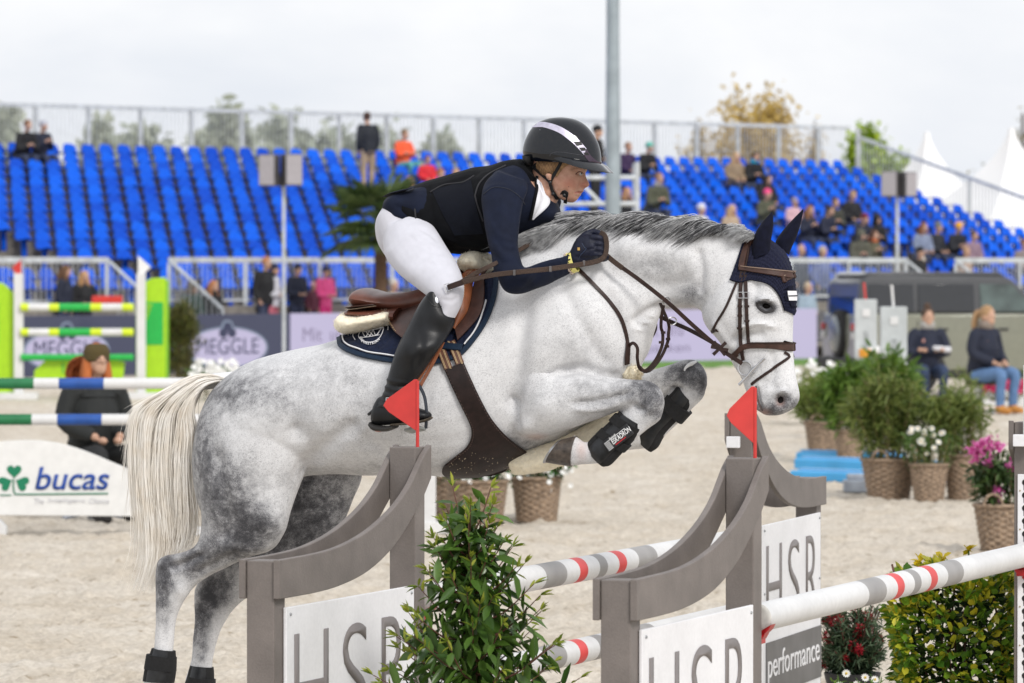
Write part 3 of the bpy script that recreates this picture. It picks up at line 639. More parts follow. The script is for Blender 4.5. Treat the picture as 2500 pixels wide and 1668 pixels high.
    dent([(1848, 945), (1852, 975), (1862, 1002)], 5, -.012, nearside)          # mouth
    dent([(1858, 930), (1880, 940), (1900, 950)], 12, -.004, nearside)
    dent([(1880, 850), (1890, 900), (1880, 940)], 12, -.005, nearside)
    blob(1846, 992, 14, 14, 0, .006, nearside)
    V = V + N * (disp * 1.6)[:, None]
    # fine unevenness of living muscle
    nz = np.array([mnoise.noise(Vector(p * 9.0)) for p in V[::1]]) if len(V) < 160000 else 0
    V = V + N * (nz * 0.0022)[:, None]
    V = smooth_v(V, E, 2)
    setco(me, V); N = normals(me, V); pj = proj(V); wv = (V - HO) @ HN
    # ---- coat pattern: dark hair, darker belly edge, plus shade painted on far inner thigh
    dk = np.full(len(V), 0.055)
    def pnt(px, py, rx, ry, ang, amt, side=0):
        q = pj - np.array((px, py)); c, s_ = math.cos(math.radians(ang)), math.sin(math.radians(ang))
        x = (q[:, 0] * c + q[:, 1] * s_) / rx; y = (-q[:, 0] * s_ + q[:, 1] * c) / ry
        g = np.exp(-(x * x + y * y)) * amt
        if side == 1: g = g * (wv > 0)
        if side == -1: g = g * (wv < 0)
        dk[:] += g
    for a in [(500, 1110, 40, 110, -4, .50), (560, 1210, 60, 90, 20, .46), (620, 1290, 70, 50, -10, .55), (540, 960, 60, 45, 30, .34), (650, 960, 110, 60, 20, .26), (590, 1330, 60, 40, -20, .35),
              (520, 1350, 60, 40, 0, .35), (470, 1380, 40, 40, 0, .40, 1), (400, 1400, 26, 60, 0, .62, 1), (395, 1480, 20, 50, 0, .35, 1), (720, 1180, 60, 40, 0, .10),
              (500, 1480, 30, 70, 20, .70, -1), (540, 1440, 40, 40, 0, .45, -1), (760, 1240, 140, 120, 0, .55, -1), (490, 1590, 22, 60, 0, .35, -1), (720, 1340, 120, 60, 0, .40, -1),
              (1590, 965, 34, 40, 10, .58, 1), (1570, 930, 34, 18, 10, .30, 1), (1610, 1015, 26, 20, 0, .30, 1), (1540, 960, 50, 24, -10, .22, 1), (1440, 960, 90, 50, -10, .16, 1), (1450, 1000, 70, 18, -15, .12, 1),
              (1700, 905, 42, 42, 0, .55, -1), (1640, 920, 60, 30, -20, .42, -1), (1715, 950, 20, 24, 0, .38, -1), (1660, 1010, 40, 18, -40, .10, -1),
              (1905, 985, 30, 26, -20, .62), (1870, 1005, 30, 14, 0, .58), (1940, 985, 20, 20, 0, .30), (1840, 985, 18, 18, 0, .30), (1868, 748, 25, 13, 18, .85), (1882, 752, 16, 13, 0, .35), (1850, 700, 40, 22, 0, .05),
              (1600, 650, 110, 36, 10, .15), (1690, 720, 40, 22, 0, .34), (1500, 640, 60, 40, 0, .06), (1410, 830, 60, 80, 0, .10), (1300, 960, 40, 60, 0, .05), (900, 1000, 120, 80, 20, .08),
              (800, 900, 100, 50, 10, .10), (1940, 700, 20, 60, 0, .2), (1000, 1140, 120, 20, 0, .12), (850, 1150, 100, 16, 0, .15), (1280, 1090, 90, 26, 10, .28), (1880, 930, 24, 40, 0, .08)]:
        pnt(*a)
    pk = np.zeros(len(V))
    for px, py, rx, ry in [(1865, 1008, 14, 10), (1310, 1066, 26, 8), (1420, 1100, 14, 26), (1905, 982, 10, 10)]:
        pk += np.exp(-((pj[:, 0] - px) / rx) ** 2 - ((pj[:, 1] - py) / ry) ** 2)
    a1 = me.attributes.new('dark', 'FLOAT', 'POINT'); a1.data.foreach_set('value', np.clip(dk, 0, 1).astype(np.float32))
    a2 = me.attributes.new('pink', 'FLOAT', 'POINT'); a2.data.foreach_set('value', np.clip(pk, 0, 1).astype(np.float32))
    HORSE = thing('horse', hp(1000, 1160) * np.array((1, 1, 1)), 'dapple grey horse in mid jump with knees tucked and rider up', 'horse')
    me.name = 'body'
    setco(me, V - np.array(HORSE.location))
    o = link('body', me, coat_mat(), HORSE, True)
    for p in me.polygons: pass
    me.polygons.foreach_set('use_smooth', np.ones(len(me.polygons), bool))
    Fc = [tuple(p.vertices) for p in me.polygons]
    HV = V
    HORSE_BVH = BVHTree.FromPolygons([Vector(v) for v in V], Fc)
    return HORSE

def coat_mat():
    m = bpy.data.materials.new('dapple_grey_coat'); t, b = _nodes(m); L = t.links.new; nn = t.nodes.new
    c = nn('ShaderNodeTexCoord'); ad = nn('ShaderNodeAttribute'); ad.attribute_name = 'dark'; ap = nn('ShaderNodeAttribute'); ap.attribute_name = 'pink'
    def noise(sc, det=3, rough=.55, dist=0):
        n = nn('ShaderNodeTexNoise'); n.inputs['Scale'].default_value = sc; n.inputs['Detail'].default_value = det; n.inputs['Roughness'].default_value = rough
        n.inputs['Distortion'].default_value = dist; L(c.outputs['Object'], n.inputs['Vector']); return n.outputs['Fac']
    def math_(op, a, bb, cc=None):
        n = nn('ShaderNodeMath'); n.operation = op
        for i, x in enumerate((a, bb, cc)):
            if x is None: continue
            if isinstance(x, (int, float)): n.inputs[i].default_value = x
            else: L(x, n.inputs[i])
        return n.outputs[0]
    def rng(x, a, bb, c_, d):
        n = nn('ShaderNodeMapRange'); L(x, n.inputs[0]); n.inputs[1].default_value = a; n.inputs[2].default_value = bb; n.inputs[3].default_value = c_; n.inputs[4].default_value = d; return n.outputs[0]
    dap = rng(noise(24, 5, .6, .2), .32, .70, 0.62, 1.32)          # dapples
    big = rng(noise(6, 3), .3, .7, .82, 1.18)
    v = nn('ShaderNodeTexVoronoi'); v.inputs['Scale'].default_value = 24; v.inputs['Randomness'].default_value = 1
    L(c.outputs['Object'], v.inputs['Vector']); ring = rng(v.outputs['Distance'], .10, .55, .80, 1.10)
    d = math_('MULTIPLY', ad.outputs['Fac'], dap); d = math_('MULTIPLY', d, big); d = math_('MULTIPLY', d, ring)
    sp = noise(230, 2, .65); fl = rng(sp, .50, .72, 0, 1)          # flecks of dark hair
    fleck = math_('MULTIPLY', fl, rng(noise(7, 2), .3, .7, .08, .25)); fleck = math_('ADD', fleck, math_('MULTIPLY', rng(noise(95, 3, .7), .45, .75, 0, 1), math_('ADD', math_('MULTIPLY', ad.outputs['Fac'], .35), .05)))
    gr = rng(noise(420, 1), .3, .7, -.5, .5)
    d2 = math_('ADD', d, math_('MULTIPLY', gr, math_('ADD', math_('MULTIPLY', d, .5), .03)))
    d3 = math_('ADD', d2, fleck)
    r = nn('ShaderNodeValToRGB'); e = r.color_ramp.elements
    e[0].position = 0; e[0].color = (.775, .775, .785, 1); e[1].position = .95; e[1].color = (.05, .05, .056, 1)
    k = e.new(.28); k.color = (.43, .43, .44, 1); k = e.new(.58); k.color = (.15, .15, .16, 1)
    L(d3, r.inputs['Fac'])
    mx = nn('ShaderNodeMixRGB'); L(math_('MULTIPLY', ap.outputs['Fac'], .45), mx.inputs['Fac']); L(r.outputs['Color'], mx.inputs['Color1']); mx.inputs['Color2'].default_value = (.55, .33, .27, 1)
    L(mx.outputs[0], b.inputs['Base Color'])
    b.inputs['Roughness'].default_value = .62; b.inputs['Specular IOR Level'].default_value = .25; b.inputs['Sheen Weight'].default_value = .08
    bp = nn('ShaderNodeBump'); bp.inputs['Strength'].default_value = .22; bp.inputs['Distance'].default_value = .003
    st = nn('ShaderNodeMapping'); st.inputs['Scale'].default_value = (1, 1, .35); L(c.outputs['Object'], st.inputs['Vector'])
    hn = nn('ShaderNodeTexNoise'); hn.inputs['Scale'].default_value = 330; hn.inputs['Detail'].default_value = 2; L(st.outputs[0], hn.inputs['Vector'])
    L(hn.outputs['Fac'], bp.inputs['Height']); L(bp.outputs['Normal'], b.inputs['Normal'])
    MATS['coat'] = m; return m

def hair(name, parent, curves, width, m, seg=12):
    # curves: list of (k,3) arrays -> three-sided tapering strands joined to one part
    Vs = []; Fs = []; o = 0; S_ = seg
    ang = np.array([0, 2.094, 4.189])
    for P, w in curves:
        n = len(P); T = np.gradient(P, axis=0); T /= np.linalg.norm(T, axis=1)[:, None] + 1e-9
        u = np.cross(T, HN); u /= np.linalg.norm(u, axis=1)[:, None] + 1e-9; v = np.cross(T, u)
        s = np.linspace(0, 1, n); r = w * np.minimum(1, (1 - s) * 3 + .12) * np.minimum(1, s * 8 + .4)
        ring = P[:, None, :] + r[:, None, None] * (u[:, None, :] * np.cos(ang)[None, :, None] + v[:, None, :] * np.sin(ang)[None, :, None])
        Vs.append(ring.reshape(-1, 3))
        i = np.arange(n - 1)[:, None] * 3; j = np.arange(3)[None]; j2 = (j + 1) % 3
        Fs.append((np.stack([i + j, i + j2, i + 3 + j2, i + 3 + j], -1).reshape(-1, 4)) + o); o += n * 3
    return mesh_np(name, np.vstack(Vs), np.vstack(Fs), m, parent)
def ribbons(name, parent, curves, m):
    Vs = []; Fs = []; o = 0; r = np.random.default_rng(9)
    for P, w in curves:
        n = len(P); T = np.gradient(P, axis=0); nv = HN + r.normal(0, .38, 3); u = np.cross(T, nv); u /= np.linalg.norm(u, axis=1)[:, None] + 1e-9; s = np.linspace(0, 1, n); h = (w * np.minimum(1, (1 - s) * 3 + .1))[:, None] * u
        Vs.append(np.stack([P - h, P + h], 1).reshape(-1, 3)); i = np.arange(n - 1) * 2; Fs.append(np.stack([i, i + 1, i + 3, i + 2], 1) + o); o += 2 * n
    return mesh_np(name, np.vstack(Vs), np.vstack(Fs), m, parent)
def hair_mat(name, cols, scale=60):
    m = bpy.data.materials.new(name); t, b = _nodes(m); L = t.links.new
    c = t.nodes.new('ShaderNodeTexCoord'); mp_ = t.nodes.new('ShaderNodeMapping'); L(c.outputs['Object'], mp_.inputs['Vector'])
    n = t.nodes.new('ShaderNodeTexNoise'); n.inputs['Scale'].default_value = scale; n.inputs['Detail'].default_value = 3; L(mp_.outputs[0], n.inputs['Vector'])
    r = t.nodes.new('ShaderNodeValToRGB'); e = r.color_ramp.elements
    e[0].position = .3; e[1].position = .7; e[0].color = cols[0] + (1,); e[1].color = cols[1] + (1,)
    L(n.outputs['Fac'], r.inputs['Fac']); L(r.outputs['Color'], b.inputs['Base Color'])
    b.inputs['Roughness'].default_value = .5; b.inputs['Specular IOR Level'].default_value = .3
    tr = t.nodes.new('ShaderNodeBsdfTranslucent'); L(r.outputs['Color'], tr.inputs['Color']); mx = t.nodes.new('ShaderNodeMixShader'); mx.inputs['Fac'].default_value = .25; L(b.outputs[0], mx.inputs[1]); L(tr.outputs[0], mx.inputs[2]); L(mx.outputs[0], t.nodes['Material Output'].inputs['Surface'])
    MATS[name] = m; return m

def hit(px, py, side=1, off=0.0, bvh=None):
    # where the line of sight (or, for the hidden side, the mirrored one) meets the horse
    bvh = bvh or HORSE_BVH; d = rayd(px, py)
    if side == 1:
        r = bvh.ray_cast(Vector(CAMP), Vector(nrm(d)))
        if r[0] is None: r = bvh.find_nearest(Vector(hp(px, py, .12)))
        p = np.array(r[0]); n = np.array(r[1])
    else:
        q = hp(px, py, 0); r = bvh.ray_cast(Vector(q - HN * 1.0), Vector(HN))
        if r[0] is None: r = bvh.find_nearest(Vector(q - HN * .12))
        p = np.array(r[0]); n = np.array(r[1])
        if n @ HN > 0.1: n = -n
    if side == 1 and n @ d > 0: n = -n
    return p + n * off, n

build_horse()
def horse_details():
    dm = mat('eye_dark', (.004, .003, .003), rough=.3, var=.3, spec=.06)
    p, n = hit(1869, 748)
    mb = MB(); mb.ball(p - HN * .0165 , (.027, .027, .022), 18, 12); mb.build('eye', dm, HORSE)
    p2 = mirror(p); mb = MB(); mb.ball(p2 + HN * .017, (.026, .026, .024), 14, 10); mb.build('eye', dm, HORSE)
    lid = MATS['coat']
    for pts in ([(1846, 741), (1856, 737), (1870, 738), (1883, 745), (1890, 756)], [(1847, 743), (1856, 755), (1871, 762), (1889, 757)]):
        P = np.array([hit(x, y, 1, -.001)[0] for x, y in spl(np.array(pts, float), 5)]); b = MB(); b.tube(P, .0055, 8); b.build('eyelid', mat('eyelid_skin', (.03, .028, .03), rough=.45, var=.2), HORSE)
    # nostril lining
    p, n = hit(1906, 980, 1, .001); b = MB(); b.ball(p + n * -.005, (.024, .013, .027), 14, 10); b.build('nostril', mat('nostril_skin', (.012, .009, .009), rough=.6, spec=.15, var=.2), HORSE)
    b = MB(); b.tube(np.array([hit(x, y, 1, .0005)[0] for x, y in spl(np.array([(1846, 942), (1848, 965), (1853, 985), (1862, 1003)], float), 5)]), np.interp(np.linspace(0, 1, 16), [0, .5, 1], [.003, .0042, .003]), 8); b.build('mouth_line', mat('lip_skin', (.10, .075, .07), rough=.5, var=.4, vscale=80), HORSE)
    pa = [(1699, 884), (1690, 888), (1680, 893), (1673, 900), (1671, 906)]; b = MB(); b.tube(np.array([hit(x, y, 1, .001)[0] for x, y in spl(np.array(pa, float), 4)]), np.interp(np.linspace(0, 1, 17), [0, .3, 1], [.004, .009, .0025]), 8); b.build('foam_splash', mat('foam_white', (.75, .75, .75), rough=.5), HORSE)
    # hooves
    hm = mat('hoof_horn', (.07, .055, .045), rough=.35, var=.6, vscale=45, bump=.3, bscale=90)
    im = mat('horseshoe_steel', (.45, .45, .46), rough=.35, metal=1)
    def hoof(A0, B0, A1, B1, hw, w):
        b = MB(); body_loft(b, [S(*A0, *B0, hw * .86, w), S(*[(a * .5 + c * .5) for a, c in zip(A0, A1)], *[(a * .5 + c * .5) for a, c in zip(B0, B1)], hw * .95, w), S(*A1, *B1, hw, w)], n=24, sub=3); h_ = b.build('hoof', hm, HORSE)
        d = np.array(A1, float) - np.array(A0, float); d = d / np.linalg.norm(d) * 7
        b = MB(); body_loft(b, [S(*A1, *B1, hw * 1.01, w), S(A1[0] + d[0], A1[1] + d[1], B1[0] + d[0], B1[1] + d[1], hw * 1.0, w)], n=24, sub=1); b.build('horseshoe', im, h_)
    hoof((1408, 1064), (1395, 1140), (1374, 1072), (1334, 1130), .052, .19)
    hoof((1470, 1042), (1466, 1112), (1440, 1048), (1402, 1100), .052, -.17)
    hoof((322, 1735), (405, 1752), (306, 1770), (408, 1800), .056, .14)
    hoof((437, 1745), (514, 1755), (424, 1785), (520, 1806), .056, -.135)
    # tail
    rng = np.random.default_rng(3); cv = []
    outer = np.array([(556, 926), (520, 916), (470, 918), (400, 955), (342, 990), (324, 1030), (323, 1130), (333, 1210), (345, 1290), (352, 1360), (345, 1432)], float)
    midl = np.array([(556, 930), (525, 922), (480, 928), (430, 965), (395, 1010), (383, 1060), (380, 1140), (385, 1220), (392, 1300), (392, 1370), (370, 1440)], float)
    inner = np.array([(556, 936), (530, 932), (500, 944), (478, 975), (470, 1015), (478, 1060), (476, 1120), (480, 1200), (484, 1270), (470, 1330), (425, 1368)], float)
    for i in range(5600):
        t = rng.beta(1.15, 1.3); s = rng.uniform(-1, 1)
        G = outer * (1 - t * 2) + midl * t * 2 if t < .5 else midl * (2 - t * 2) + inner * (t * 2 - 1)
        cut = rng.uniform(.62, 1.06) if rng.random() < .75 else rng.uniform(.45, .8)
        Q = spl(G, 3); m_ = max(8, int(len(Q) * min(cut, 1))); Q = Q[:m_].copy(); n_ = len(Q); u = np.linspace(0, 1, n_)
        lock = math.floor(t * 9 + rng.normal(0, .35)) * 2.3 + math.floor(s * 2)
        Q[:, 0] += np.sin(u * 7 + lock) * 5 * u + rng.normal(0, 4.5) * u ** .7 + rng.normal(0, 13) * u ** 4 - 14 * u ** 6 * rng.random()
        Q[:, 1] += rng.normal(0, 3) * u + np.cos(lock * 1.7) * 7 * u * u
        wspread = .018 + .13 * np.minimum(1, u * 2.2)
        P = np.array([hp(x, y, s * w_ + .02 * math.sin(lock + 4 * q)) for (x, y), w_, q in zip(Q, wspread, u)])
        cv.append((P, rng.uniform(.0009, .0022)))
    ou, inn = spl(outer, 3), spl(inner, 3); b = MB(); body_loft(b, [S(*(ou[i] * .86 + inn[i] * .14), *(inn[i] * .86 + ou[i] * .14), (.016 + .11 * min(1, i / 30 * 2.2)) * (1 if i < 25 else .8), 0) for i in range(2, 28, 2)], n=20, sub=2)
    b.build('tail_bright_core', hair_mat('tail_core', ((.66, .60, .50), (.84, .79, .72)), 25), HORSE)  # solid pale core added inside the tail so gaps between strands stay bright
    ribbons('tail', HORSE, cv, hair_mat('tail_hair', ((.86, .80, .71), (.96, .94, .90)), 14))
    b = MB(); b.tube(np.array([hp(x, y) for x, y in [(600, 935), (560, 934), (525, 930), (490, 940), (465, 958)]]), [.05, .042, .03, .022, .010], 12); b.build('tail_dock', MATS['coat'], HORSE)
    # mane
    crest = spl(np.array([(1848, 575), (1800, 556), (1740, 541), (1680, 532), (1600, 528), (1520, 528), (1440, 536), (1380, 552), (1320, 580), (1285, 605)], float), 12)
    cvd = []; cvl = []
    for i in range(4600):
        u = rng.random() ** .95; k = u * (len(crest) - 1); a = int(k); x0, y0 = crest[a] * (1 - (k - a)) + crest[min(a + 1, len(crest) - 1)] * (k - a)
        lk = math.floor(u * 26); l = (45 + 55 * math.sin(min(u, 1) * math.pi) ** .7 + 10 * math.sin(lk * 2.1)) * rng.uniform(.35, 1.25)
        if u < .16: l *= .5
        lift = rng.uniform(-.35, 1.0) * (.7 + .3 * math.sin(lk * 1.3)) + (.2 if u > .55 else 0)
        w0 = rng.uniform(-.012, .024); pts = []
        dirx = -math.cos(.25 + .28 * math.sin(lk) + rng.normal(0, .28)); 
        for s in np.linspace(0, 1, 9):
            x = x0 + dirx * l * s * 1.25 + rng.normal(0, .8) ; y = y0 - lift * 20 * math.sin(s * 2.2) + (l * .62) * s ** 1.6 * (1.0 - .75 * max(0, lift)) + 2
            base = .028 + .055 * s + .012 * math.sin(lk * 1.9)
            pts.append(hp(x, y, w0 + base if lift < .75 else w0 + base * .3))
        dark = (.12 < u < .80) and (rng.random() < .46 - .24 * math.sin(lk * 1.1)) and lift < .95
        (cvd if dark else cvl).append((np.array(pts), rng.uniform(.0008, .0015)))
    for i in range(900):                                       # long pale hair over the withers
        x0, y0 = 1420 - rng.random() * 130, 545 + rng.random() * 8; y0 += (1420 - x0) * .33
        l = rng.uniform(50, 120); a = rng.uniform(.1, 1.1); pts = []
        for s in np.linspace(0, 1, 8): pts.append(hp(x0 - l * s * math.cos(a * .6), y0 + l * .75 * s ** 1.3 * math.sin(a) - 8 * math.sin(s * 3), .04 + .10 * s + rng.normal(0, .003)))
        cvl.append((np.array(pts), rng.uniform(.0008, .0014)))
    mo = hair('mane', HORSE, cvl, .001, hair_mat('mane_pale', ((.42, .42, .43), (.80, .80, .80)), 40))
    hair('mane_dark_hair', HORSE, cvd, .001, hair_mat('mane_dark', ((.05, .05, .055), (.19, .19, .20)), 40))
horse_details()
# ------------------------------------------------------------------ sculpting helper, straps and draped patches
class Sculpt:
    def __init__(s, mb, voxel, it=4):
        s.me, s.V, s.E = remesh(mb, voxel, it); s.refresh()
    def refresh(s):
        s.N = normals(s.me, s.V); s.pj = proj(s.V); s.w = (s.V - HO) @ HN; s.near = np.clip((s.N @ HN) * 1.6 + .15, 0, 1); s.d = np.zeros(len(s.V))
    def dist(s, path, k=6):
        P = spl(np.array(path, float), k); best = np.full(len(s.V), 1e9); tt = np.zeros(len(s.V)); q = s.pj
        for i in range(len(P) - 1):
            a, b = P[i], P[i + 1]; ab = b - a; t = np.clip(((q - a) @ ab) / max(ab @ ab, 1e-9), 0, 1)
            dd = ((q - a - t[:, None] * ab) ** 2).sum(1); m = dd < best; best = np.where(m, dd, best); tt = np.where(m, (i + t) / (len(P) - 1), tt)
        return best, tt
    def dent(s, path, wd, dep, mask=None):
        best, tt = s.dist(path); g = np.exp(-best / (2 * (wd * .5) ** 2)) * dep * np.clip(np.minimum(tt, 1 - tt) * 6 + .15, 0, 1) * s.near
        s.d += g if mask is None else g * mask
    def blob(s, px, py, rx, ry, ang, dep, mask=None):
        g = s.gauss(px, py, rx, ry, ang) * dep * s.near; s.d += g if mask is None else g * mask
    def gauss(s, px, py, rx, ry, ang=0):
        q = s.pj - np.array((px, py)); c, t = math.cos(math.radians(ang)), math.sin(math.radians(ang))
        return np.exp(-(((q[:, 0] * c + q[:, 1] * t) / rx) ** 2 + ((-q[:, 0] * t + q[:, 1] * c) / ry) ** 2))
    def apply(s, it=1):
        s.V = s.V + s.N * s.d[:, None]
        if it: s.V = smooth_v(s.V, s.E, it)
        s.refresh()
    def rough(s, sc, amp):
        nz = np.array([mnoise.noise(Vector(p * sc)) for p in s.V]); s.V = s.V + s.N * (nz * amp)[:, None]; s.refresh()
    def attr(s, name, val):
        a = s.me.attributes.new(name, 'FLOAT', 'POINT'); a.data.foreach_set('value', np.clip(val, 0, 1).astype(np.float32))
    def bvh(s): return BVHTree.FromPolygons([Vector(v) for v in s.V], [tuple(p.vertices) for p in s.me.polygons])
    def build(s, name, m, parent):
        s.me.name = name; setco(s.me, s.V - np.array(wloc(parent))); o = link(name, s.me, m, parent, False)
        s.me.polygons.foreach_set('use_smooth', np.ones(len(s.me.polygons), bool)); return o
def ribbon(mb, P, N, wd, th):
    P = np.asarray(P, float); N = np.asarray(N, float); n = len(P); wd = np.broadcast_to(np.asarray(wd, float), (n,))
    T = np.gradient(P, axis=0); R = []
    for i in range(n):
        t = nrm(T[i]); nn = nrm(N[i] - t * np.dot(N[i], t)); b = np.cross(t, nn) * wd[i] / 2; u = nn * th
        R.append([P[i] - b, P[i] - b * .8 + u, P[i] + b * .8 + u, P[i] + b, P[i] + b * .8 - u * .3, P[i] - b * .8 - u * .3])
    mb.rings(R); return mb
def smoothn(N, it=3):
    N = np.array(N)
    for _ in range(it):
        M_ = N.copy(); M_[1:-1] = (N[:-2] + N[1:-1] * 2 + N[2:]) / 4; N = M_
    return N
def strap(name, path, wd, m, parent, off=.004, th=.004, k=8, both=False, bvh=None, wide=None):
    Q = spl(np.array(path, float), k); H = [hit(x, y, 1, off, bvh) for x, y in Q]; P = smoothn([h[0] for h in H], 2); N = smoothn([h[1] for h in H], 5)
    w_ = wd if wide is None else spl(np.array(wide, float), k)[:, 0]
    b = MB()
    if both == 'ring':
        P2 = mirror(P)[::-1]; N2 = (N - 2 * np.outer(N @ HN, HN))[::-1]; w2 = w_ if np.isscalar(w_) else np.concatenate([w_, w_[::-1]])
        ribbon(b, np.vstack([P, P2]), np.vstack([N, N2]), w2, th)
    else:
        ribbon(b, P, N, w_, th)
    o = b.build(name, m, parent)
    if both is True:
        b = MB(); ribbon(b, mirror(P), N - 2 * np.outer(N @ HN, HN), w_, th); b.build(name, m, parent)
    return o
def free_strap(name, pts, wd, m, parent, th=.003, k=8, nv=None):
    # pts: (px, py, w)
    P = spl(np.array([hp(*p) for p in pts]), k); b = MB(); nv = HN if nv is None else nv
    ribbon(b, P, np.tile(nv, (len(P), 1)), wd, th); return b.build(name, m, parent)
def patch(A, B, nu, nv, off, th, fn=None, bvh=None, both=False, midA=False, ks=8):
    A = np.array(A, float); B = np.array(B, float)
    def res(C, n):
        C = spl(C, ks); L = np.concatenate([[0], np.cumsum(np.linalg.norm(np.diff(C, axis=0), axis=1))]); L /= L[-1]
        return np.stack([np.interp(np.linspace(0, 1, n), L, C[:, i]) for i in (0, 1)], 1)
    A = res(A, nu); B = res(B, nu); P = np.zeros((nu, nv, 3)); N = np.zeros((nu, nv, 3))
    for i in range(nu):
        for j in range(nv):
            v = j / (nv - 1); q = A[i] * (1 - v) + B[i] * v
            if midA and j == 0:
                r = (bvh or HORSE_BVH).find_nearest(Vector(hp(q[0], q[1], .002))); P[i, j] = np.array(r[0]); N[i, j] = nrm(np.array(r[0]) - hp(*(q * .9 + np.array(B[i]) * .1), 0))
                P[i, j] -= HN * ((P[i, j] - HO) @ HN)
            else: P[i, j], N[i, j] = hit(q[0], q[1], 1, 0, bvh)
    for _ in range(3):
        for X in (P, N):
            Y = X.copy(); Y[1:-1] = (X[:-2] + 2 * X[1:-1] + X[2:]) / 4; X[1:-1] = Y[1:-1]
            Y = X.copy(); Y[:, 1:-1] = (X[:, :-2] + 2 * X[:, 1:-1] + X[:, 2:]) / 4; X[:, 1:-1] = Y[:, 1:-1]
    N /= np.linalg.norm(N, axis=2)[:, :, None]
    U, Vv = np.meshgrid(np.linspace(0, 1, nu), np.linspace(0, 1, nv), indexing='ij')
    ex = fn(U, Vv) if fn is not None else np.zeros((nu, nv))
    outer = P + N * (off + th + ex)[:, :, None]; inner = P + N * off
    V = np.vstack([outer.reshape(-1, 3), inner.reshape(-1, 3)]); K = nu * nv; Fs = []
    for i in range(nu - 1):
        for j in range(nv - 1):
            a = i * nv + j; Fs.append((a, a + 1, a + nv + 1, a + nv)); Fs.append((a + K, a + nv + K, a + nv + 1 + K, a + 1 + K))
    ring = [i * nv for i in range(nu)] + [(nu - 1) * nv + j for j in range(1, nv)] + [i * nv + nv - 1 for i in range(nu - 2, -1, -1)] + [j for j in range(nv - 2, 0, -1)]
    for i in range(len(ring)):
        a, b = ring[i], ring[(i + 1) % len(ring)]; Fs.append((a, b, b + K, a + K))
    mb = MB(); mb.add(V, Fs)
    if both == 2:
        m2 = MB(); m2.add(mirror(V), [tuple(f[::-1]) for f in Fs]); return mb, m2
    if both: mb.add(mirror(V), [tuple(f[::-1]) for f in Fs])
    return mb
def fluff(name, V, N, n, length, wd, m, parent, lean=None, seed=1):
    r = np.random.default_rng(seed); k = r.integers(0, len(V), n); cv = []
    for i in k:
        p = V[i] + r.normal(0, .003, 3); d = nrm(N[i] + r.normal(0, .45, 3) + (0 if lean is None else np.asarray(lean))); l = length * r.uniform(.5, 1.1); s = r.normal(0, .3, 3)
        cv.append((np.array([p - N[i] * .003, p + d * l * .5, p + (d + s * .6) * l]), wd))
    return hair(name, parent, cv, wd, m)

